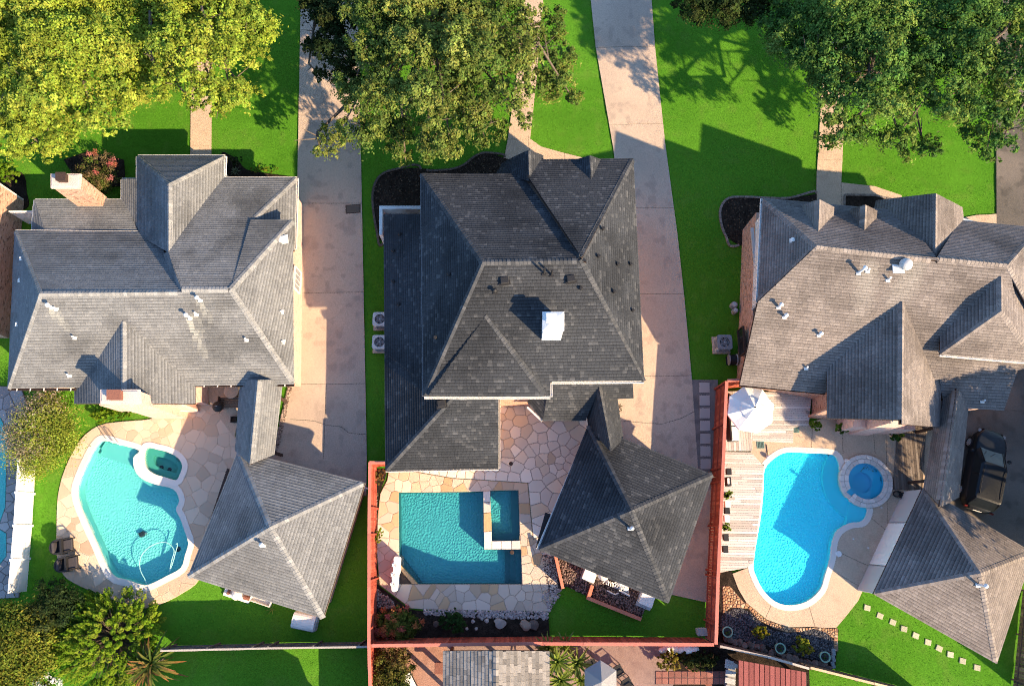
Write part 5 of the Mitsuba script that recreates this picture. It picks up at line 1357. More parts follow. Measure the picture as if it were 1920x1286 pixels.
for i in range(24):
    p_ = L.interpolate((i + .5) * L.length / 24)
    boulder('boulder', p_.x + rg.uniform(-2, 2), p_.y + rg.uniform(-2.5, 2.5), rg.uniform(.17, .27), f'rough brown boulder edging the black gravel bed, {ORD24[i]} from the red fence', 'boulders edging the gravel bed', np.array([.15, .11, .095]) * rg.uniform(.75, 1.25), i)
for i, (a, b, r_, lab) in enumerate(((937, 1168, .4, 'pale flat boulder in the middle of the black mulch bed'), (985, 1170, .36, 'tan boulder at the right end of the black mulch bed'), (912, 1163, .14, 'round pale stone left of the pale flat boulder'), (887, 1165, .12, 'small round stone right of the green bush'),
                                     (818, 1170, .2, 'dark brown stone left of the green bush'), (904, 1160, .1, 'tiny pale stone above the mulch bed centre'), (875, 1178, .1, 'tiny pale stone below the green bush'), (893, 1178, .1, 'tiny pale stone in the dark mulch left of the flat boulder'), (1000, 1172, .3, 'dark boulder beside the tan one in the mulch bed'))):
    boulder('boulder', a, b, r_, lab, None, [(.34, .31, .28), (.30, .24, .19), (.40, .37, .34), (.35, .32, .3), (.10, .08, .07), (.36, .33, .3), (.36, .33, .3), (.36, .33, .3), (.12, .1, .09)][i], 100 + i, .03, .45)
# three round pots with green rims
scene['m_pot'] = principled((.22, .38, .28), .4, .5)
for a, b, lab in ((1364, 1184, 'round pot with pale green rim nearest the red fence'), (1463, 1215, 'round pot with pale green rim in the middle of the gravel bed'), (1547, 1231, 'round pot with pale green rim at the right end of the gravel bed')):
    c = P(a, b, .45); c[2] = .03
    k = thing('plant_pot', lab, 'plant pot', 'green rimmed pots in the gravel bed')
    part(k, 'pot', lathe([(0, 0), (.2, 0), (.28, .4), (.29, .46), (.24, .46), (.22, .4), (0, .38)], 24, c), 'm_pot', smooth=40)
    part(k, 'soil', lathe([(.0, .40), (.215, .40)], 20, c), 'm_dark')
    POTS = globals().setdefault('POTS', []); POTS.append((k, c + [0, 0, .4]))
# ---- storage bin, trough, clutter by the left garage
k = thing('storage_bin', 'white storage bin with a curved lid and grey side behind the left garage', 'storage bin')
c = P(568, 1166, .8); an = -11
a_ = np.linspace(0, math.pi, 9)
prof = [(-.42, .06), (.42, .06), (.42, .62)] + [(.42 * math.cos(t), .62 + .22 * math.sin(t)) for t in a_[1:-1]] + [(-.42, .62)]
n = len(prof); V = np.array([[x, y, z] for x in (-.62, .62) for y, z in prof]); i = np.arange(n); j = (i + 1) % n
F_ = np.vstack([np.stack([i, j + n, j], 1), np.stack([i, i + n, j + n], 1), [[0, q_, q_ + 1] for q_ in range(1, n - 1)], [[n, n + q_ + 1, n + q_] for q_ in range(1, n - 1)]])
part(k, 'body', move((V, F_), [c[0], c[1], 0], an), 'm_white'); part(k, 'end_panel', move(bx((.66, 0, .36), (.06, .8, .66), 0, .02), [c[0], c[1], 0], an), principled((.30, .36, .42), .6, .3))
part(k, 'lid_seam', move(bx((0, -.425, .6), (1.2, .02, .03)), [c[0], c[1], 0], an), 'm_grey'); part(k, 'base', move(bx((0, 0, .05), (1.28, .88, .1), 0, .02), [c[0], c[1], 0], an), 'm_grey')
k = thing('garden_trough', 'long pale concrete trough on the lawn under the garage eave', 'trough')
c = P(488, 1126, .3); R = lambda m_: move(m_, [c[0], c[1], 0], -17)
for s_ in (((0, .15, .17), (1.2, .05, .3)), ((0, -.15, .17), (1.2, .05, .3)), ((.58, 0, .17), (.05, .3, .3)), ((-.58, 0, .17), (.05, .3, .3))): part(k, 'side', R(bx(*s_, 0, .01)), 'm_trim')
part(k, 'base', R(bx((0, 0, .06), (1.16, .28, .06))), 'm_trim')
k = thing('water_pump', 'white pump tank with pipes and brown fittings beside the left garage', 'pump')
c = P(440, 1115, .5); R = lambda m_: move(m_, [c[0], c[1], 0], -17)
part(k, 'slab', R(bx((0, 0, .05), (1.55, .55, .1), 0, .02)), 'm_white')
part(k, 'tank', R(lathe([(0, 0), (.24, 0), (.26, .5), (.2, .68), (.08, .74), (0, .75)], 18, (.1, .02, .08))), 'm_white'); part(k, 'motor', R(cyl((.45, 0, .25), (.8, .02, .25), .12, n=14)), 'm_terracotta')
part(k, 'pipe', R(tube([(-.7, .1, .2), (-.3, .1, .2), (-.1, .1, .5), (.1, .1, .6)], .04, 8)), 'm_white'); part(k, 'pipe', R(tube([(-.7, -.12, .2), (-.2, -.12, .2), (.3, -.14, .2), (.45, 0, .25)], .04, 8)), 'm_white'); part(k, 'valve', R(bx((-.45, .02, .26), (.16, .3, .16), 0, .03)), 'm_terracotta')
# lounge chairs beside the left pool
def lounge(label, px, py, rot):
    k = thing('lounge_chair', label, 'chair', 'dark lounge chairs beside the left pool')
    c = P(px, py, .4); c[2] = .05; R = lambda m_: move(m_, c, rot)
    a = np.linspace(math.pi / 2, 3 * math.pi / 2, 10)
    g = Polygon([(.15, -.42), (.15, .42)] + [(-.12 + .42 * math.cos(t), .42 * math.sin(t)) for t in a])
    part(k, 'shell', R(extrude(g.difference(g.buffer(-.1)), .1, .72)), 'm_dark'); part(k, 'seat', R(extrude(g.buffer(-.1).union(sbox(.0, -.34, .6, .34)), .3, .44)), 'm_dark')
    part(k, 'cushion', R(bx((.38, 0, .48), (.5, .62, .1), 0, .04)), principled((.06, .055, .06), .9)); part(k, 'backrest', R(bx((-.3, 0, .62), (.14, .6, .44), 0, .05)), principled((.06, .055, .06), .9))
    for s_ in (-1, 1):
        part(k, 'armrest', R(bx((.3, s_ * .37, .6), (.55, .08, .06), 0, .02)), 'm_dark'); part(k, 'leg', R(bx((.54, s_ * .36, .3), (.05, .05, .58))), 'm_dark'); part(k, 'leg', R(bx((-.36, s_ * .26, .05), (.05, .05, .1))), 'm_dark')
lounge('dark grey rounded lounge chair on the patio edge, the upper of two', 117, 1024, 12)
lounge('dark grey rounded lounge chair on the patio edge, the lower of two', 126, 1057, 12)
# covered corner of the left house
k = thing('barbecue', 'round black kettle barbecue on the concrete pad under the left eave', 'barbecue')
c = P(408, 762, .85); c[2] = .06
part(k, 'bowl', lathe([(0, .5), (.2, .54), (.3, .68), (.31, .75)], 20, c), 'm_dark'); part(k, 'lid', lathe([(.31, .75), (.28, .88), (.16, .98), (0, 1.0)], 20, c), 'm_dark', smooth=50); part(k, 'handle', bx(c + [0, 0, 1.03], (.16, .04, .05), 0, .01), 'm_grey')
for t in range(3):
    a = t * 2.094; part(k, 'leg', cyl(c + [.14 * math.cos(a), .14 * math.sin(a), .55], c + [.3 * math.cos(a), .3 * math.sin(a), 0], .02), 'm_grey')
k = thing('garden_bench', 'brown slatted bench beside the kettle barbecue', 'bench')
c = P(432, 756, .45); c[2] = .06
for t in range(4): part(k, 'slat', bx(c + [0, .27 - t * .16, .45], (1.3, .13, .04), 0, .008), 'm_bark')
for sx in (-1, 1): part(k, 'leg', bx(c + [sx * .55, 0, .21], (.08, .6, .43), 0, .01), 'm_brown')
part(k, 'backrest', bx(c + [-.6, 0, .6], (.06, .7, .35), 0, .01), 'm_brown')
k = thing('patio_table', 'pale round table under the eave of the left house', 'table')
c = P(434, 733, .75); c[2] = .06; part(k, 'top', lathe([(0, .74), (.42, .74), (.44, .71), (.42, .69), (0, .69)], 22, c), 'm_deck_concrete'); part(k, 'stem', cyl(c, c + [0, 0, .7], .06), 'm_brown'); part(k, 'foot', lathe([(0, .05), (.22, .04), (.26, 0)], 16, c), 'm_brown')
k = thing('planter_box', 'small square black planter by the covered walkway', 'planter')
c = P(438, 786, .3); c[2] = .06; part(k, 'box', extrude(sbox(c[0] - .17, c[1] - .17, c[0] + .17, c[1] + .17).difference(sbox(c[0] - .14, c[1] - .14, c[0] + .14, c[1] + .14)), .06, .36), 'm_dark'); part(k, 'soil', bx(c + [0, 0, .15], (.28, .28, .26)), 'm_mulch')
for a, b, lab in ((414, 853, 'upper'), (408, 866, 'middle'), (404, 880, 'lower')):
    pass
k = thing('wall_shelf', 'dark narrow shelf with pots on the pool side wall of the left garage', 'shelf')
a, b = P(427, 878, .9), P(392, 985, .9)
d_ = (b - a)[:2]; Ld = np.linalg.norm(d_); an = math.degrees(math.atan2(d_[1], d_[0]))
part(k, 'board', bx([(a[0] + b[0]) / 2, (a[1] + b[1]) / 2, .8], (Ld, .16, .05), an, .01), 'm_brown')
for t in range(6):
    q_ = a + (b - a) * (t + .4) / 6; part(k, 'pot', lathe([(0, 0), (.1, 0), (.14, .24), (.12, .24), (.1, .05)], 12, [q_[0] - .16, q_[1], .05]), 'm_dark')
k = thing('drain_cover', 'brown round cover low on the left driveway edge', 'drain cover')
c = P(662, 392, .05); part(k, 'plate', bx([c[0], c[1], .055], (.85, .5, .03), 4, .012), 'm_bark'); part(k, 'rim', bx([c[0], c[1], .05], (.95, .6, .02), 4, .008), 'm_brown')
# ---- pool equipment behind the middle garage
def timber(name, path, h, w=.12, label=None):
    k = thing(name, label, 'planter wall', 'low red timber walls behind the middle garage')
    for a, b in zip(path[:-1], path[1:]):
        p_, q_ = P(*a, h)[:2], P(*b, h)[:2]; L = np.linalg.norm(q_ - p_); c = (p_ + q_) / 2; an = math.degrees(math.atan2(*(q_ - p_)[::-1]))
        for t in range(3):
            me = bx([c[0], c[1], h * (t + .5) / 3], (L + w * .6, w - t * .004, h / 3 - .008), an, .01); part(k, 'board', me, 'm_fence_red', color=vc(len(me[0]), np.array([.40, .10, .06]) * (.9 + .12 * t)))
        me = bx([c[0], c[1], h + .02], (L + w, w + .05, .04), an, .008); part(k, 'cap_rail', me, 'm_fence_red', color=vc(len(me[0]), (.55, .20, .13)))
timber('timber_wall', [(1042, 1044), (1055, 1101)], 1.1, .12, 'short red timber screen at the corner of the middle garage')
timber('timber_wall', [(1110, 1099), (1103, 1121), (1200, 1160)], .55, .14, 'low red timber wall round the pool equipment')
k = thing('equipment_box', 'white equipment box on gravel at the left of the pool pipes', 'box')
c = P(1105, 1079, .5); R = lambda m_: move(m_, [c[0], c[1], 0], -22)
part(k, 'cabinet', R(bx((0, 0, .3), (.66, .52, .5), 0, .03)), 'm_white'); part(k, 'lid', R(bx((0, 0, .57), (.72, .58, .05), 0, .02)), 'm_white'); part(k, 'base', R(bx((0, 0, .04), (.8, .66, .08))), 'm_grey')
k = thing('equipment_box', 'white equipment box on the lawn corner at the right of the pool pipes', 'box')
c = P(1213, 1124, .5); R = lambda m_: move(m_, [c[0], c[1], 0], -22)
part(k, 'cabinet', R(bx((0, 0, .3), (.7, .6, .5), 0, .03)), 'm_white'); part(k, 'lid', R(bx((0, 0, .57), (.76, .66, .05), 0, .02)), 'm_white'); part(k, 'base', R(bx((0, -.1, .04), (.86, .8, .08))), 'm_lightgrey')
k = thing('pool_filter', 'tangle of white pool pipes, filter tank and pump on dark gravel', 'pool equipment')
c0 = P(1150, 1096, .35); R = lambda m_: move(m_, [c0[0], c0[1], 0], -22)
part(k, 'filter_tank', R(lathe([(0, 0), (.27, 0), (.3, .15), (.3, .62), (.2, .8), (.08, .84), (0, .84)], 20, (-.72, .28, .02))), 'm_trim', smooth=40)
part(k, 'pump', R(cyl((.35, .1, .2), (.85, .05, .2), .14, n=14)), 'm_white'); part(k, 'heater', R(bx((.5, .35, .35), (.55, .42, .6), 0, .04)), 'm_white')
rg = np.random.default_rng(91)
for i in range(11):
    x = -.55 + i * .13; pts = [(x, -.08 + rg.uniform(-.1, .1), .12), (x + .05, .1, .12 + rg.uniform(.1, .35)), (x + .12, .22 * rg.uniform(-.4, 1), .2 + rg.uniform(0, .3)), (x + .2, -.12, .12)]
    part(k, 'pipe', R(tube(pts, .032, 7)), 'm_white')
part(k, 'pipe', R(tube([(-.2, -.42, .12), (.3, -.45, .12), (.45, -.3, .14)], .035, 7)), 'm_white'); part(k, 'pipe', R(tube([(.4, -.15, .3), (1.05, -.2, .3)], .05, 8)), 'm_white')
k = thing('awning_strip', 'dark strip of awning along the pool side of the middle garage', 'awning')
a, b = P(1006, 1028, 2.3), P(1024, 962, 2.3); d_ = (b - a)[:2]; part(k, 'board', bx([(a[0] + b[0]) / 2 + .12, (a[1] + b[1]) / 2, 2.25], (np.linalg.norm(d_), .35, .06), math.degrees(math.atan2(d_[1], d_[0])), .01), 'm_dark')
k = thing('utility_box', 'pale grey utility box in the right corner of the small middle lawn', 'utility box')
c = P(1316, 1184, .4); part(k, 'cabinet', bx([c[0], c[1], .24], (.5, .36, .48), 3, .03), 'm_lightgrey'); part(k, 'lid', bx([c[0], c[1], .5], (.54, .4, .05), 3, .015), 'm_lightgrey'); part(k, 'vent', bx([c[0], c[1] - .19, .3], (.3, .01, .12), 3), 'm_grey')
# dark round covers set in the middle patio
for a, b, lab in ((958, 869, 'dark round drain in the flagstones below the middle house'), (960, 1035, 'small dark drain in the flagstones near the pool steps')):
    c = P(a, b, .06); one('patio_drain', lathe([(0, .012), (.1, .012), (.12, 0)], 14, [c[0], c[1], .056]), 'm_brown', lab, 'drain')
# ---- big white umbrella on the deck
um = thing('patio_umbrella', 'large white octagonal umbrella with a double canopy on the wooden deck', 'umbrella')
c = P(1413, 765, 2.9)
def canopy(r, z0, z1, n=8, rot=.2, sag=.06):
    V = [[0, 0, z1]]
    for rr, zz in ((.5, z0 + (z1 - z0) * .55), (1.0, z0)):
        for t in range(n):
            a = rot + t * 2 * math.pi / n; V.append([r * rr * math.cos(a), r * rr * math.sin(a), zz])
        for t in range(n):
            a = rot + (t + .5) * 2 * math.pi / n; q_ = r * rr * math.cos(math.pi / n) * .985; V.append([q_ * math.cos(a), q_ * math.sin(a), zz - sag * rr])
    o1, m1, o2, m2 = 1, 1 + n, 1 + 2 * n, 1 + 3 * n
    f = []
    for t in range(n):
        s = (t + 1) % n
        f += [[0, o1 + t, m1 + t], [0, m1 + t, o1 + s], [o1 + t, o2 + t, m2 + t], [o1 + t, m2 + t, m1 + t], [m1 + t, m2 + t, o2 + s], [m1 + t, o2 + s, o1 + s]]
    for t in range(n):      # valance
        s = (t + 1) % n
        b = len(V); V += [[*V[o2 + t][:2], V[o2 + t][2] - .16], [*V[m2 + t][:2], V[m2 + t][2] - .16], [*V[o2 + s][:2], V[o2 + s][2] - .16]]
        f += [[o2 + t, b, b + 1], [o2 + t, b + 1, m2 + t], [m2 + t, b + 1, b + 2], [m2 + t, b + 2, o2 + s]]
    return np.array(V, float), np.array(f)
cz = np.array([c[0], c[1], 0])
part(um, 'canopy', move(canopy(1.36, 2.42, 2.95), cz), 'm_white'); part(um, 'top_canopy', move(canopy(.68, 2.82, 3.15), cz), 'm_white')
part(um, 'pole', cyl(cz + [0, 0, .2], cz + [0, 0, 3.2], .03), 'm_grey'); part(um, 'finial', lathe([(0, .12), (.04, .08), (.05, .03), (.03, 0)], 10, cz + [0, 0, 3.14]), 'm_dark'); part(um, 'base', lathe([(0, .32), (.15, .32), (.35, .26), (.35, .2)], 18, cz), 'm_dark')
for t in range(8):
    a = .2 + t * math.pi / 4; part(um, 'rib', cyl(cz + [.05, 0, 2.86], cz + [1.33 * math.cos(a), 1.33 * math.sin(a), 2.38], .012, n=5), 'm_grey')
k = thing('sofa', 'dark framed outdoor sofa with white cushions against the red fence, under the umbrella', 'sofa')
a, b = P(1370, 742, .45), P(1371, 828, .45); cc = (a + b) / 2; L = abs(b[1] - a[1])
part(k, 'frame', bx([cc[0], cc[1], .52], (.6, L, .3), 0, .03), 'm_dark'); part(k, 'backrest', bx([cc[0] - .24, cc[1], .85], (.12, L, .5), 0, .03), 'm_dark')
for t in range(3): part(k, 'cushion', bx([cc[0] + .04, cc[1] + (t - 1) * L / 3, .71], (.48, L / 3 - .06, .12), 0, .04), 'm_white')
# shelves, pots and boxes along the fence
for i, (y, kind, lab) in enumerate(((884, 'd', 'dark wall box on the deck side of the red fence, topmost'), (903, 'f', 'dark framed white wall box below the topmost one'), (945, 'w', 'white wall shelf below the upper potted plant'), (957, 'd', 'dark wall box between the two white shelves'), (972, 'w', 'white wall shelf above the lower potted plant'), (1007, 'd', 'dark wall box below the lower potted plant'), (1029, 'd', 'lowest dark wall box by the deck end'))):
    c = P(1366 - (y - 880) * .045, y, 1.3)
    k = thing('wall_box', lab, 'wall box', 'boxes hung along the red fence')
    if kind == 'f':
        part(k, 'frame', bx([c[0], c[1], 1.3], (.24, .5, .5), 0, .01), 'm_dark'); part(k, 'panel', bx([c[0] - .05, c[1] + .03, 1.52], (.12, .32, .1), 0, .01), 'm_white')
    else:
        m_ = 'm_dark' if kind == 'd' else 'm_white'
        part(k, 'box', bx([c[0], c[1], 1.25], (.24, .34, .34), 0, .015), m_); part(k, 'lid', bx([c[0], c[1], 1.44], (.28, .38, .04), 0, .01), m_)
WALLPOTS = []
for y, lab in ((927, 'upper of two potted green plants along the red fence on the deck'), (988, 'lower of two potted green plants along the red fence on the deck')):
    c = P(1368 - (y - 900) * .05, y, .9); k = thing('potted_plant', lab, 'plant', 'potted plants along the red fence')
    part(k, 'pot', lathe([(0, 0), (.12, 0), (.17, .34), (.15, .34), (.12, .08)], 16, [c[0], c[1], .17]), 'm_dark'); WALLPOTS.append((k, np.array([c[0], c[1], .55])))
scene['m_grate'] = principled((.10, .17, .16), .5, .4)
for a, b, w, lab in ((1492, 805, .40, 'grey green drain grate at the corner of the upper deck'), (1426, 834, .44, 'grey green drain grate between the raised deck and the blue pool')):
    c = P(a, b, .07); k = thing('drain_grate', lab, 'drain grate')
    part(k, 'frame', extrude(sbox(c[0] - w / 2, c[1] - w / 2.2, c[0] + w / 2, c[1] + w / 2.2).difference(sbox(c[0] - w / 2 + .03, c[1] - w / 2.2 + .03, c[0] + w / 2 - .03, c[1] + w / 2.2 - .03)), .05, .09), 'm_grate')
    for t in range(5): part(k, 'slat', bx([c[0] - w / 2 + .05 + t * (w - .1) / 4, c[1], .082], (.05, w * .88, .015)), 'm_grate')
    part(k, 'sump', bx([c[0], c[1], .066], (w - .03, w * .88, .006)), 'm_dark')
k = thing('pool_lamp', 'small white globe lamp on a thin stem by the blue pool', 'lamp')
c = P(1439, 857, .1); part(k, 'globe', lathe([(0, .26), (.09, .24), (.13, .16), (.1, .08), (.04, .05)], 16, [c[0], c[1], .06]), 'm_white', smooth=True); part(k, 'stem', tube([(c[0], c[1], .12), (c[0] + .02, c[1] + .35, .1), (c[0] + .0, c[1] + .75, .09)], .02, 6), 'm_brown')
c = P(1573, 1038, .07); k = thing('skimmer_lid', 'white teardrop skimmer lid beside the blue pool', 'skimmer lid'); part(k, 'plate', lathe([(0, .02), (.15, .018), (.17, 0)], 18, [c[0], c[1], .066]), 'm_white'); part(k, 'tongue', bx([c[0] - .12, c[1] + .05, .076], (.16, .14, .016), 20, .005), 'm_white')
for i, (a, b, lab) in enumerate(((1588, 864, 'white cone on the concrete left of the round spa'),)):
    c = P(a, b, .1); one('pool_cone', lathe([(.14, 0), (.14, .03), (.09, .05), (.02, .4), (0, .41)], 14, [c[0], c[1], .066]), 'm_white', lab, 'cone')
k = thing('garden_hose', 'dark coiled hoses between the round spa and the garage wall', 'hose')
for t, (a, b) in enumerate(((1681, 926), (1692, 929))):
    c = P(a, b, .1); pts = [(c[0] + (.2 + .02 * s_ / 14) * math.cos(s_ * .45), c[1] + .16 * math.sin(s_ * .45), .1 + .005 * s_) for s_ in range(42)]; part(k, 'coil', tube(pts, .03, 6), 'm_dark')
for i, (a, b) in enumerate(((1658, 1000), (1600, 1010), (1628, 1027), (1653, 951))):
    c = P(a, b, .07); one('deck_light', lathe([(0, .015), (.04, .014), (.05, 0)], 12, [c[0], c[1], .066]), 'm_white', ['small round white deck light below the round spa', 'small round white deck light near the pool edge curve', 'small round white deck light in the middle of the shaded concrete', 'small round white deck light right under the round spa ring'][i], 'deck light', 'deck lights in the shaded concrete')
k = thing('slate_slabs', 'blue grey upright slabs at the right end of the gravel bed', 'slab')
for t in range(3):
    c = P(1563 - t * .5, 1222 + t * 12, .15); me = bx([c[0], c[1], .1], (.2, .36, .2), 8 * t, .03); part(k, 'slab', me, 'm_stone', color=vc(len(me[0]), (.20, .24, .27)))

# ---- the black car on the right driveway
def car(label, px, py, heading):
    k = thing('parked_car', label, 'car')
    c = P(px, py, .7); c[2] = .05; R = lambda m_: move(m_, c, heading)
    Lc, Wc = 4.75, 1.9
    xs = np.linspace(-Lc / 2, Lc / 2, 25)
    def half_w(x):
        t = abs(x) / (Lc / 2); return Wc / 2 * (max(.30, 1 - t ** (7 if x > 0 else 11)) ** .42 - .02)
    def hood(x):
        if x < -2.25: return .90
        if x > 1.0: return 1.02 - .10 * ((x - 1.0) / 1.37) ** 2 * 1.5
        return 1.02
    V, cols = [], 13
    for x in xs:
        w, h = half_w(x), hood(x); e = abs(x) / (Lc / 2)
        z0 = .24 + .16 * max(0, e - .8) / .2
        h = h - .12 * max(0, e - .92) / .08
        ring = [(-w * .9, z0), (-w, z0 + .14), (-w, .55), (-w * .985, .8), (-w * .93, h - .06), (-w * .8, h), (0, h + .035 * (x > .9)), (w * .8, h), (w * .93, h - .06), (w * .985, .8), (w, .55), (w, z0 + .14), (w * .9, z0)]
        V += [(x, y, z) for y, z in ring]
    V = np.array(V); f = []
    for a in range(len(xs) - 1):
        for b in range(cols):
            b2 = (b + 1) % cols; f.append([a * cols + b, a * cols + b2, (a + 1) * cols + b2, (a + 1) * cols + b])
    m_ = join([(V, np.array(f))]); ends = []
    for a in (0, len(xs) - 1):
        for b in range(1, cols - 1): ends.append([a * cols, a * cols + b, a * cols + b + 1])
    m_ = (m_[0], np.vstack([m_[1], ends]))
    part(k, 'body', R(m_), 'm_carpaint', smooth=40)
    # cabin: glass band and roof
    def loft(secs):
        n = 8; V = []
        for x, w, z in secs:
            V.append([(x, -w, z), (x, w, z)])
        return V
    xr0, xr1, xf0, xf1 = -2.22, -1.85, .30, 1.2       # rear base, rear roof, windscreen top, windscreen base
    zb_, zt = 1.0, 1.62
    base = [(xf1, .60), (xf1 - .2, .84), (xr0 + .2, .84), (xr0, .70)]
    top = [(xf0, .58), (xf0 - .2, .74), (xr1 + .15, .74), (xr1, .64)]
    loop_b = [(x, -y, zb_) for x, y in base] + [(x, y, zb_) for x, y in base[::-1]]
    loop_t = [(x, -y, zt - .05) for x, y in top] + [(x, y, zt - .05) for x, y in top[::-1]]
    V = np.array(loop_b + loop_t); n = 8; i = np.arange(n); j = (i + 1) % n
    part(k, 'windows', R((V, np.vstack([np.stack([i, j, j + n], 1), np.stack([i, j + n, i + n], 1)]))), 'm_glass_dark')
    rt = np.array(loop_t); inner = rt * [.93, .86, 1] + [0, 0, .07]
    V = np.vstack([rt, inner, [[(xf0 + xr1) / 2, 0, zt + .045]]])
    part(k, 'roof', R((V, np.vstack([np.stack([i, j, j + n], 1), np.stack([i, j + n, i + n], 1), np.stack([i + n, j + n, i * 0 + 2 * n], 1)]))), 'm_carpaint', smooth=30)
    for s_ in (-1, 1):
        pb = [cyl((xf1 - .02, s_ * .64, zb_), (xf0, s_ * .56, zt - .04), .035, n=6), cyl((-.45, s_ * .81, zb_), (-.5, s_ * .74, zt - .04), .03, n=6), cyl((xr0 + .05, s_ * .7, zb_), (xr1, s_ * .66, zt - .04), .045, n=6)]
        part(k, 'pillar', R(join(pb)), 'm_carpaint')
        part(k, 'roof_rail', R(tube([(xf0 - .25, s_ * .58, zt + .03), (xf0 - .5, s_ * .59, zt + .08), (xr1 + .5, s_ * .59, zt + .08), (xr1 + .25, s_ * .56, zt + .03)], .018, 6)), 'm_dark')
        part(k, 'mirror', R(bx((.82, s_ * 1.06, 1.05), (.2, .22, .15), s_ * 12, .05)), 'm_carpaint')
        part(k, 'headlight', R(bx((2.2, s_ * .66, .74), (.2, .28, .1), -s_ * 18, .04)), 'm_grey'); part(k, 'tail_light', R(bx((-2.3, s_ * .74, .82), (.1, .2, .16), s_ * 10, .03)), 'm_tail')
        for x in (-1.42, 1.45):
            w = part(k, 'wheel', R(cyl((x, s_ * .74, .34), (x, s_ * .95, .34), .34, n=24)), 'm_dark'); part(w, 'rim', R(cyl((x, s_ * .90, .34), (x, s_ * .962, .34), .22, n=12)), 'm_steel')
    part(k, 'wiper', R(join([cyl((1.12, -.3, 1.03), (.75, .15, 1.32), .012, n=5), cyl((1.12, .25, 1.03), (.78, .5, 1.29), .012, n=5)])), 'm_dark')
    part(k, 'grille', R(bx((2.33, 0, .62), (.06, .8, .2), 0, .02)), 'm_dark'); part(k, 'number_plate', R(bx((-2.39, 0, .7), (.02, .5, .13))), 'm_white')
    return k
scene['m_tail'] = principled((.10, .008, .008), .3, .4)
scene['m_carpaint'] = {'type': 'twosided', 'b': {'type': 'principled', 'base_color': {'type': 'rgb', 'value': [.008, .010, .014]}, 'roughness': .4, 'specular': .3, 'clearcoat': .15, 'clearcoat_gloss': .9}}
car('black estate car with roof rails parked on the shaded driveway behind the right house', 1845, 882, 71)
# ================================================================== PLANTS
def leaf_quads(c, nrm, size, rg, asp=.62):
    """diamond leaves at centres c facing nrm: vertices, faces"""
    n = len(c)
    t = rg.normal(size=(n, 3)); t -= (t * nrm).sum(1, keepdims=True) * nrm; t /= np.linalg.norm(t, axis=1, keepdims=True) + 1e-9
    b = np.cross(nrm, t); s = size[:, None]
    V = np.stack([c - t * s, c + b * s * asp + nrm * s * .18, c + t * s, c - b * s * asp + nrm * s * .18], 1).reshape(-1, 3)
    f = (np.array([[0, 1, 2], [0, 2, 3]])[None] + 4 * np.arange(n)[:, None, None]).reshape(-1, 3)
    return V, f

def clump_leaves(c, r, n, rg, size, up=.55, sub=.28, squash=.75, low=-.35):
    """leaves of one bough: small tufts spread over a shell"""
    m = max(6, int(n / 48))
    d = rg.normal(size=(m * 2, 3)); d /= np.linalg.norm(d, axis=1, keepdims=True); d = d[d[:, 2] > low][:m]
    rad = r * (.35 + .65 * rg.uniform(0, 1, len(d)) ** .45) * (1 + .18 * np.sin(d[:, 0] * 7 + c[0]) * np.sin(d[:, 1] * 6 + c[1]))
    tc = c + d * rad[:, None] * [1, 1, squash]
    k = rg.integers(0, len(tc), n)
    p = tc[k] + rg.normal(size=(n, 3)) * sub * min(1, r / 1.2) * rg.uniform(.6, 1.3, (len(tc), 1))[k]
    o = p - tc[k]
    nr = d[k] * .25 + o / (np.linalg.norm(o, axis=1, keepdims=True) + 1e-6) * .8 + rg.normal(size=(n, 3)) * .35 + [0, 0, up * .6]
    nr /= np.linalg.norm(nr, axis=1, keepdims=True)
    return p, nr, k, rg.uniform(.62, 1.3, len(tc))[k]

def foliage(owner, clumps, dens, pal, size, seed, name='crown', sub=.28, squash=.75, up=.55, m='m_leaf', mixn=.25, extra=()):
    rg = np.random.default_rng(seed)
    P_, N_, S_, C_ = [], [], [], []
    for ci, (c, r) in enumerate(list(clumps) + list(extra)):
        n = int((dens if ci < len(clumps) else 760) * r * r)
        p, nr, k, tone = clump_leaves(np.asarray(c), r, n, rg, size, up, sub if ci < len(clumps) else .34, squash)
        base = np.array(pal[ci % len(pal)] if rg.uniform() > mixn else pal[rg.integers(len(pal))]) * rg.uniform(.8, 1.2)
        col = base * tone[:, None] * rg.uniform(.7, 1.3, (n, 1)) * (1 + rg.uniform(-.12, .12, (n, 3)))
        P_.append(p); N_.append(nr); S_.append(rg.uniform(.7, 1.3, n) * size); C_.append(col)
    p, nr, s, col = map(np.concatenate, (P_, N_, S_, C_))
    ok = p[:, 2] > .05
    V, f = leaf_quads(p[ok], nr[ok], s[ok], rg)
    return part(owner, name, (V, f), m, color=np.repeat(np.clip(col[ok], 0, 1), 4, 0))

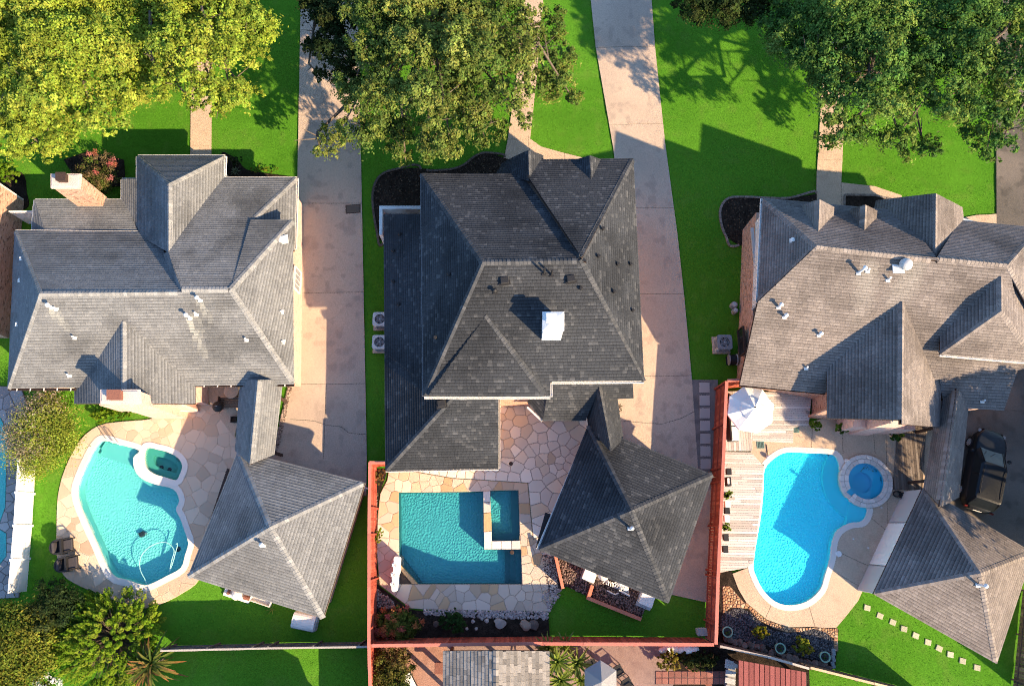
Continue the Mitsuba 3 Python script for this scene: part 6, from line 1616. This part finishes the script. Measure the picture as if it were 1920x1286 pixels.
def limbs(owner, base, fork, ends, r0, seed, name='trunk', m='m_bark'):
    rg = np.random.default_rng(seed)
    base, fork = np.asarray(base, float), np.asarray(fork, float)
    mid = (base + fork) / 2 + rg.normal(size=3) * [.12, .12, 0]
    ms = [cyl(base - [0, 0, .1], base + [0, 0, .3], r0 * 1.35, r0, 12), cyl(base + [0, 0, .3], mid, r0, r0 * .88, 12), cyl(mid, fork, r0 * .88, r0 * .75, 12)]
    part(owner, name, join(ms), m, smooth=50)
    bs = []
    for e in ends:
        e = np.asarray(e, float); L = np.linalg.norm(e - fork)
        pts = [fork]
        for t in (.35, .7, 1.0):
            pts.append(fork + (e - fork) * t + np.array([0, 0, .12 * L * math.sin(t * math.pi)]) + rg.normal(size=3) * .08 * L * (t < 1))
        rr = [r0 * .5, r0 * .34, r0 * .2, r0 * .08]
        bs += [cyl(pts[q_], pts[q_ + 1], rr[q_], rr[q_ + 1], 7) for q_ in range(3)]
        for _ in range(3):
            a = pts[2] + (pts[3] - pts[2]) * rg.uniform(0, .9); dv = rg.normal(size=3); dv[2] = abs(dv[2]) * .6; dv /= np.linalg.norm(dv)
            bs.append(cyl(a, a + dv * L * rg.uniform(.06, .16), r0 * .12, r0 * .03, 5))
    if bs: part(owner, 'branches', join(bs), m)

def big_tree(label, base, zf, cl, pal, dens, size, seed, r0=.32, group=None, name='shade_tree', sub=.2):
    """cl: (px, py, radius in px, z)"""
    k = thing(name, label, 'tree', group)
    rq = np.random.default_rng(seed + 7)
    cs = [(P(a, b, z_), r * (45 - z_) / FPX * .92) for a, b, r, z_ in [(a, b, r, z + rq.uniform(-1.1, .9)) for a, b, r, z in cl]]
    cs += [(c * .62 + (P(*base, 0) + [0, 0, zf + 1.6]) * .38, r * .8) for c, r in cs[::3]]
    b0 = P(*base, 0)
    limbs(k, b0, b0 + [0, 0, zf], [c - [0, 0, r * .25] for c, r in cs], r0, seed)
    bs, rb_ = [], np.random.default_rng(seed + 13)
    for c, r in cs:
        nb = int(5 + 2.1 * r * r)
        for i in range(nb):
            el, az = math.asin(min(1, (i + .5) / nb * 1.15 - .15)), i * 2.4 + rb_.uniform(-.4, .4)
            d = np.array([math.cos(az) * math.cos(el), math.sin(az) * math.cos(el), math.sin(el)])
            bs.append((c + d * r * rb_.uniform(.55, .95) * [1, 1, .75] + rb_.normal(size=3) * .12, r * rb_.uniform(.34, .56)))
    foliage(k, bs, dens, pal, size, seed, sub=sub, squash=.7, mixn=.4, extra=[(c - [0, 0, r * .2], r * .84) for c, r in cs])
    return k
def zc(cl, cx, cy, top, drop, rad):
    """crown heights: a dome over (cx, cy)"""
    return [(a, b, r, top - drop * min(1.3, math.hypot(a - cx, b - cy) / rad) ** 2) for a, b, r in cl]
YEL = [(.26, .335, .045), (.22, .30, .04), (.31, .365, .055), (.18, .26, .04), (.24, .315, .04)]
OLV = [(.165, .215, .05), (.13, .185, .042), (.21, .25, .06), (.095, .15, .036)]
GRN = [(.11, .205, .045), (.085, .175, .04), (.15, .245, .055), (.065, .14, .036), (.17, .255, .055)]
DRK = [(.03, .05, .018), (.045, .06, .02), (.024, .042, .016)]
LT = 'row of shade trees along the front lawns'
big_tree('yellow green shade tree in the top left corner', (120, 95), 3.2, zc([(25, 15, 60), (105, 10, 70), (190, 5, 70), (20, 95, 65), (105, 90, 72), (190, 95, 68), (25, 175, 60), (95, 170, 64), (165, 178, 58), (28, 240, 52), (100, 240, 52), (178, 222, 38), (30, 285, 34), (92, 282, 30), (215, 228, 28), (60, 215, 50), (235, 180, 40), (-40, 60, 70), (-40, 180, 60), (60, -50, 70), (160, -60, 70)], 110, 110, 8.0, 3.0, 190), YEL, 1200, .077, 201, .38, LT)
big_tree('yellow green shade tree hanging over the left front path', (375, 75), 3.2, zc([(275, 10, 65), (350, 8, 70), (430, 20, 62), (488, 45, 38), (275, 85, 64), (345, 85, 62), (415, 90, 58), (470, 100, 36), (255, 150, 52), (320, 140, 46), (385, 165, 45), (430, 180, 42), (465, 175, 30), (365, 195, 24), (412, 205, 24), (490, 60, 40), (300, 165, 30), (300, -55, 70), (420, -50, 65)], 370, 80, 8.0, 3.0, 170), YEL[::-1], 1200, .077, 202, .36, LT)
big_tree('broad olive green shade tree in front of the middle house', (810, 110), 3.4, zc([(690, 20, 58), (775, 15, 66), (860, 15, 66), (945, 30, 62), (1020, 55, 48), (1052, 110, 36), (700, 95, 58), (785, 95, 66), (875, 95, 66), (960, 105, 60), (1035, 155, 44), (1076, 185, 22), (655, 175, 40), (715, 178, 54), (795, 180, 62), (880, 182, 60), (955, 180, 46), (625, 262, 34), (678, 245, 44), (745, 255, 44), (815, 262, 42), (885, 240, 38), (800, 288, 22), (845, 285, 26), (940, 245, 24), (600, 285, 18), (985, 225, 20), (700, -60, 60), (830, -60, 70), (960, -50, 60), (760, 300, 16), (912, 265, 18)], 830, 110, 8.5, 3.6, 230), OLV, 1200, .077, 203, .4, LT)
big_tree('dark shaded tree behind the olive tree, beside the left driveway', (628, 60), 2.6, zc([(590, 15, 36), (630, 35, 48), (590, 85, 32), (635, 105, 46), (655, 150, 36), (600, 140, 20), (610, -40, 50)], 630, 60, 6.0, 1.8, 100), DRK, 1500, .08, 204, .25, LT)
big_tree('big dark green shade tree in front of the right house', (1610, 110), 3.4, zc([(1450, 55, 40), (1510, 45, 56), (1475, 88, 42), (1478, 10, 44), (1550, 70, 56), (1545, 150, 46), (1590, 30, 62), (1510, 115, 44), (1575, 115, 58), (1655, 100, 60), (1560, 185, 44), (1640, 185, 58), (1575, 240, 38), (1548, 268, 22), (1610, 250, 34), (1700, 175, 50), (1680, 258, 38), (1735, 272, 32), (1668, 40, 58), (1560, -50, 60), (1660, -50, 60), (1700, 290, 20)], 1610, 110, 8.6, 3.2, 180), GRN, 1200, .077, 205, .4, LT)
big_tree('dark green shade tree in the top right corner', (1830, 100), 3.4, zc([(1745, 35, 62), (1825, 25, 64), (1905, 35, 64), (1735, 115, 58), (1815, 110, 64), (1900, 125, 62), (1780, 195, 54), (1860, 200, 56), (1930, 200, 50), (1820, 255, 34), (1880, 262, 30), (1790, -50, 64), (1900, -50, 64), (1985, 60, 64), (1990, 160, 60), (1850, 290, 18)], 1830, 100, 8.6, 3.2, 190), GRN[::-1], 1200, .077, 206, .4, LT)
big_tree('dark small tree at the top edge between the middle driveway and the right lawn', (1335, 5), 2.4, zc([(1300, 26, 36), (1398, 28, 36), (1425, 8, 38), (1305, 12, 34), (1345, 25, 42), (1325, 0, 40), (1365, 5, 38), (1385, 10, 34), (1350, -40, 50), (1290, -30, 40)], 1340, 0, 6.4, 1.4, 90), DRK + [(.05, .08, .022)], 1700, .075, 207, .25, LT)
big_tree('tall tree beyond the right edge that shades the right driveway', (2120, 1010), 3.4, [(2080, 960, 60, 6.5), (2130, 1010, 66, 7.5), (2070, 1070, 55, 6.5), (2160, 930, 60, 7), (2110, 1100, 55, 6.5), (2060, 860, 55, 6.2), (2120, 840, 60, 7.0), (2040, 920, 44, 5.6)], GRN, 1300, .09, 208, .35)

def shrub(label, px, py, rpx, h, pal, seed, dens=2600, size=.05, name='shrub', cat='shrub', group=None, n=5, sub=.12, flowers=None, nfl=0, stems=True, sq=.8):
    k = thing(name, label, cat, group)
    rg = np.random.default_rng(seed)
    c = P(px, py, h * .6); r = (rpx[0] if isinstance(rpx, tuple) else rpx) / 31.0; ry = (rpx[1] if isinstance(rpx, tuple) else rpx) / 31.0
    cl = []
    for i in range(n):
        a = i * 2.4; q_ = math.sqrt((i + .3) / n) * .62
        cl.append((np.array([c[0] + q_ * r * math.cos(a), c[1] + q_ * ry * math.sin(a), h * (.62 - .25 * q_) + rg.uniform(-.06, .06) * h]), min(r, ry) * .55 if n > 1 else min(r, ry)))
    foliage(k, cl, dens, pal, size, seed, 'foliage', sub, max(.45, min(1.4, h * .42 / max(min(r, ry) * .55, .05))) * sq)
    if stems:
        part(k, 'stems', join([cyl([c[0], c[1], 0], [cc[0][0], cc[0][1], cc[0][2]], .025 + .012 * r, .01, 6) for cc in cl]), 'm_bark')
    if flowers is not None:
        for i in range(nfl):
            a, q_ = rg.uniform(0, 6.28), math.sqrt(rg.uniform(.05, 1.05))
            fc = np.array([c[0] + q_ * r * math.cos(a), c[1] + q_ * ry * math.sin(a), h * (1.02 - .4 * q_ * q_)])
            n_ = 70; p = fc + rg.normal(size=(n_, 3)) * [.085, .085, .06]; nr = rg.normal(size=(n_, 3)) * .5 + [0, 0, .8]; nr /= np.linalg.norm(nr, axis=1, keepdims=True)
            V, f = leaf_quads(p, nr, rg.uniform(.025, .045, n_), rg, .9)
            part(k, 'blossom', (V, f), 'm_leaf', color=np.repeat(np.array(flowers[rg.integers(len(flowers))]) * rg.uniform(.7, 1.25, (n_, 1)), 4, 0))
    return k
PINK = [(.42, .12, .12), (.46, .18, .17), (.36, .13, .09)]
ORNG = [(.42, .13, .06), (.46, .12, .10), (.40, .18, .07)]
MIDG = [(.075, .125, .022), (.10, .15, .026), (.13, .16, .03), (.055, .10, .02)]
shrub('crape myrtle with pink flowers beside the tall brick chimney', 178, 335, (44, 62), 2.6, [(.11, .14, .035), (.17, .13, .06), (.09, .13, .03), (.19, .14, .08)], 301, 850, .05, 'flowering_tree', 'tree', None, 12, .2, PINK, 13)
shrub('clipped bright green hedge at the left edge under the yellow tree', 8, 322, (34, 24), 1.3, [(.10, .20, .014), (.13, .22, .02)], 302, 4200, .05, 'hedge', 'hedge', None, 7, .1)
shrub('low yellow green ground cover on the front bed of the left house', 492, 318, (46, 9), .5, [(.13, .17, .02), (.17, .18, .03), (.10, .15, .02)], 303, 9000, .035, 'ground_cover', 'ground cover', None, 9, .1, None, 0, False)
shrub('dark clipped shrub by the tower corner of the left house', 440, 302, (18, 12), .9, DRK, 304, 4000, .05, n=4)
shrub('wispy shrub with yellow green and pinkish brown sprays at the left pool', 70, 815, (62, 82), 2.5, [(.22, .27, .04), (.25, .28, .06), (.30, .26, .17), (.19, .25, .035), (.32, .28, .22)], 305, 1100, .05, 'wispy_shrub', 'shrub', None, 22, .3)
shrub('bright green ground cover under the pink chimney', 205, 776, (60, 17), .7, [(.12, .22, .015), (.15, .24, .02), (.09, .18, .015)], 306, 7000, .045, 'ground_cover', 'ground cover', None, 9, .12, None, 0, False)
shrub('yellow olive tree in the bottom left corner', 28, 1215, (62, 88), 3.0, [(.115, .15, .022), (.145, .17, .026), (.085, .12, .02), (.165, .175, .03)], 307, 1500, .07, 'shade_tree', 'tree', None, 16, .24)
shrub('very dark rounded tree behind the olive one in the bottom left', 96, 1140, (42, 56), 3.0, DRK, 308, 1900, .06, 'shade_tree', 'tree', None, 9, .2)
shrub('white flowering bush at the bottom left edge', 92, 1280, (24, 14), 1.0, MIDG, 309, 3800, .05, n=5, flowers=[(.7, .72, .72)], nfl=14)
shrub('bushy shrub with orange red flowers in the corner of the red fence', 746, 1171, (48, 29), 1.3, [(.13, .16, .03), (.16, .18, .035), (.09, .13, .025)], 310, 3600, .05, 'flowering_shrub', 'shrub', None, 11, .14, ORNG, 22)
shrub('dark green rounded bush in the black mulch bed', 849, 1164, (24, 22), 1.3, [(.03, .075, .02), (.025, .06, .018), (.04, .085, .022)], 311, 4200, .045, n=6)
shrub('bright yellow green bush against the left red fence beside the rectangular pool', 709, 1004, (10, 20), .9, [(.17, .23, .02), (.20, .24, .03), (.13, .2, .02)], 312, 9000, .045, n=5, sub=.09)
shrub('brown red leafed plant at the corner of the low roof and the red fence', 710, 893, (14, 16), .7, [(.20, .10, .05), (.16, .13, .04), (.24, .12, .07)], 313, 6000, .045, n=5, sub=.09)
shrub('thin weeds along the left red fence above the bright bush', 703, 935, (6, 22), .4, [(.12, .15, .04), (.2, .16, .08)], 314, 9000, .035, n=5, sub=.08, stems=False)
shrub('tall olive hedge below the red fence at the bottom edge', 732, 1262, (38, 44), 2.0, [(.09, .10, .022), (.12, .12, .03), (.065, .085, .02), (.14, .115, .04)], 315, 2100, .055, 'hedge', 'hedge', None, 12, .18)
shrub('yellowish bush left of the dark ground cover at the bottom edge', 1254, 1238, (20, 19), 1.0, [(.18, .16, .025), (.15, .14, .025), (.20, .16, .04)], 316, 4500, .05, n=6)
shrub('dark green ground cover above the brick path at the bottom edge', 1312, 1238, (44, 18), .5, [(.035, .05, .018), (.045, .06, .02)], 317, 6500, .045, 'ground_cover', 'ground cover', None, 10, .13, None, 0, False)
shrub('yellow green shrub with bright tips, left of two in the black gravel', 1426, 1184, (15, 13), .8, [(.25, .24, .02), (.18, .21, .025), (.30, .25, .03)], 318, 8500, .05, n=6, sub=.1)
shrub('yellow green shrub with bright tips, right of two in the black gravel', 1507, 1212, (18, 15), .8, [(.22, .23, .025), (.16, .2, .025), (.28, .24, .03)], 319, 7500, .05, n=7, sub=.1)
shrub('green climbing plant at the corner of the south wing, left', 1529, 797, (16, 11), 1.1, [(.13, .22, .02), (.17, .25, .03), (.09, .17, .02)], 320, 7500, .05, 'climbing_plant', 'plant', None, 6, .12)
shrub('green climbing plant under the eave of the south wing, second from left', 1578, 800, (18, 12), 1.1, [(.09, .17, .02), (.13, .21, .025), (.06, .12, .02)], 321, 6500, .05, 'climbing_plant', 'plant', None, 6, .12)
shrub('dark green plant on the concrete right of the pink chimney base', 1682, 816, (18, 12), .8, [(.05, .11, .02), (.09, .16, .02)], 322, 7000, .05, 'climbing_plant', 'plant', None, 6, .12)
shrub('dry weeds in the rear corner between the middle house and driveway', 1163, 762, (5, 12), .5, [(.2, .15, .06), (.15, .14, .05)], 323, 9000, .035, n=3, sub=.07)
c = P(508, 1143, .2)
k = thing('small_plant', 'tiny yellow green plant on the lawn below the left garage eave', 'plant')
part(k, 'leaves', join([cyl([c[0], c[1], 0], [c[0] + .28 * math.cos(t * 1.05), c[1] + .28 * math.sin(t * 1.05), .22 + .05 * (t % 2)], .03, .006, 5) for t in range(6)]), principled((.2, .25, .05), .9))
for i, (k, c) in enumerate(WALLPOTS): foliage(k, [(c + [0, 0, .12], .26)], 9000, [(.14, .22, .03)], .045, 330 + i, 'foliage', .1)
for i, (k, c) in enumerate(POTS):
    foliage(k, [(c + [0, 0, .06], .13)], 9000, [(.07, .16, .03)], .04, 335 + i, 'foliage', .05)

# the feathery bright shrub: upright plumes ------------------------------
def plume_shrub(label, px, py, rx, ry, h, pal, seed, n=150):
    k = thing('feathery_shrub', label, 'shrub')
    rg = np.random.default_rng(seed); c = P(px, py, h * .5); c[2] = 0
    stems = []
    for i in range(n):
        a = rg.uniform(0, 6.28); q_ = math.sqrt((i + .5) / n)
        ex, ey = q_ * rx / 31 * math.cos(a), q_ * ry / 31 * math.sin(a)
        tip = c + [ex, ey, h * (1.05 - .75 * q_ ** 2) + rg.uniform(-.15, .15)]; d = np.array([ex * .7, ey * .7, h * (1.0 - .45 * q_)]); d /= np.linalg.norm(d)
        L = rg.uniform(.55, .85); b0 = tip - d * L
        m_ = 130; t = rg.uniform(0, 1, m_); w = .15 * np.sin(np.clip(t * 1.1, 0, 1) * math.pi * .92 + .1)
        x = np.cross(d, [.3, .2, .9]); x /= np.linalg.norm(x); y = np.cross(d, x); th = rg.uniform(0, 6.28, m_)
        rad = np.outer(np.cos(th), x) + np.outer(np.sin(th), y)
        p = b0 + np.outer(t * L, d) + rad * w[:, None]
        nr = rad + d * .8 + rg.normal(size=(m_, 3)) * .3 + [0, 0, .3]; nr /= np.linalg.norm(nr, axis=1, keepdims=True)
        V, f = leaf_quads(p, nr, rg.uniform(.035, .06, m_), rg, .5)
        part(k, 'sprays', (V, f), 'm_leaf', color=np.repeat(np.array(pal[rg.integers(len(pal))]) * rg.uniform(.75, 1.25, (m_, 1)) * (.75 + .4 * t[:, None]), 4, 0))
        stems.append(cyl(c + [ex * .15, ey * .15, 0], b0 + d * L * .3, .025, .012, 5))
    part(k, 'stems', join(stems), 'm_bark')
plume_shrub('big bright green feathery shrub at the bottom left', 192, 1200, 102, 92, 2.3, [(.14, .24, .018), (.18, .27, .022), (.11, .20, .016), (.20, .26, .03)], 341, 330)
plume_shrub('darker green feathery shrub between the bright one and the patio', 150, 1150, 56, 40, 1.7, [(.05, .12, .02), (.07, .15, .022)], 342, 70)

def strap_plant(name, label, cat, px, py, z0, heads, nl, L, w, pal, tips, seed, trunk=None, droop=.5):
    """rosettes of long leaves; every leaf a part"""
    k = thing(name, label, cat); rg = np.random.default_rng(seed)
    for hx, hy, hz, sc in heads:
        c = P(px + hx, py + hy, hz)
        if trunk: part(k, 'trunk', cyl([c[0], c[1], 0], c, trunk, trunk * .8, 9), 'm_bark')
        for i in range(nl):
            az = i * 2.39996 + rg.uniform(-.2, .2); el = math.radians(82 - 78 * (i / nl) ** .8)
            d = np.array([math.cos(az) * math.cos(el), math.sin(az) * math.cos(el), math.sin(el)]); l = L * sc * rg.uniform(.75, 1.1)
            sd = np.array([-math.sin(az), math.cos(az), 0]); n_ = 5; V = []
            for t in np.linspace(0, 1, n_):
                q_ = c + d * l * t + np.array([0, 0, -droop * l * t * t * math.cos(el)]); ww = w * sc * math.sin(math.pi * (.12 + .86 * t)) ** .7 * (1 - .3 * t)
                V += [q_ - sd * ww + [0, 0, ww * .35], q_, q_ + sd * ww + [0, 0, ww * .35]]
            f = []
            for t in range(n_ - 1):
                for s in range(2): f.append([t * 3 + s, t * 3 + s + 1, t * 3 + s + 4, t * 3 + s + 3])
            me = join([(np.array(V), np.array(f))]); tt = np.repeat(np.linspace(0, 1, n_), 3)[:, None]
            b_, e_ = np.array(pal[rg.integers(len(pal))]), np.array(tips[rg.integers(len(tips))])
            part(k, 'leaf', me, 'm_leaf', color=(b_ * (1 - tt ** 2) + e_ * tt ** 2) * rg.uniform(.8, 1.2))
    return k
strap_plant('palm', 'small palm with reddish brown outer fronds at the bottom left', 'palm', 285, 1242, 0, [(0, 0, 1.3, 1.0), (-8, 10, 1.1, .9)], 40, 1.75, .085, [(.07, .12, .03), (.09, .14, .03)], [(.30, .10, .05), (.22, .17, .05), (.34, .12, .07), (.13, .17, .04)], 351, .13, .55)
strap_plant('yucca', 'clump of pale green yuccas in front of the grey pavilion roof', 'yucca', 1050, 1235, 0, [(-22, -20, 1.6, .85), (8, -28, 1.4, .7), (-5, 5, 2.0, 1.0), (32, 8, 1.6, .95), (2, 40, 1.7, 1.0), (40, 40, 1.2, .7)], 30, 1.15, .07, [(.11, .18, .025), (.14, .20, .03)], [(.28, .30, .08), (.22, .26, .06), (.33, .32, .12)], 352, .09, .3)
strap_plant('agave', 'small grey green star shaped agave in the front bed of the left house', 'agave', 442, 322, 0, [(0, 0, .12, 1)], 22, .42, .03, [(.12, .15, .09)], [(.22, .24, .16)], 353, None, .2)

# grass: small blades over all lawns -------------------------------------
paved = unary_union([DRIVE1, DRIVE2, DRIVE3, PATH1, PATH2, PATH3, PATH3B, PATIO1, PATIO2, PAD1, DECK3, WD1, WD2, WD3, WD4, BED2N, BED2S, BED3N, BED3N2, BED1N, BED1W, BED3S, GRAV2, GRAV2B, STRIP1, STRIP2, NT, TERR, TERR2, SOIL, NPOOL.buffer(.1), BASINS.buffer(.35), SPA3R, OB,
                     M1.buffer(-.4), M2.buffer(-.5), BASE3, w1, w2, w3, g])
shapely.prepare(paved)
rg = np.random.default_rng(401)
n = 160000
b0, b1 = P(-40, -40), P(1960, 1330)
a = np.stack([rg.uniform(-37, 37, n), rg.uniform(-11, 33, n)], 1)
pr = np.stack([a[:, 0], a[:, 1]], 1)
a = a[~shapely.contains_xy(paved, a[:, 0], a[:, 1])]
n = len(a); th = rg.uniform(0, 6.28, n); lean = rg.uniform(.01, .05, n); zl = lawn_z(a[:, 0], a[:, 1]); hgt = zl + rg.uniform(.03, .055, n)
d = np.stack([np.cos(th), np.sin(th)], 1); t = np.stack([-d[:, 1], d[:, 0]], 1) * rg.uniform(.012, .026, (n, 1))
z0 = zl[:, None] - .01
V = np.stack([np.c_[a - t, z0], np.c_[a + t, z0], np.c_[a + d * lean[:, None], hgt[:, None]]], 1).reshape(-1, 3)
pat = meshkit.noise(np.c_[a * .25, np.zeros(n)]); pat2 = meshkit.noise(np.c_[a * 1.3, np.ones(n)])
col = np.array([.068, .20, .017]) * (.75 + .35 * pat + .25 * pat2)[:, None] * rg.uniform(.85, 1.15, (n, 1)) + np.array([.03, .04, .004]) * pat2[:, None]
scene['grass'] = mikit.ply((V, np.arange(3 * n).reshape(-1, 3)), 'm_vcol', color=np.repeat(col, 3, 0))
labels['grass'] = {'kind': 'stuff', 'label': 'short bright green grass covering the lawns', 'category': 'grass'}
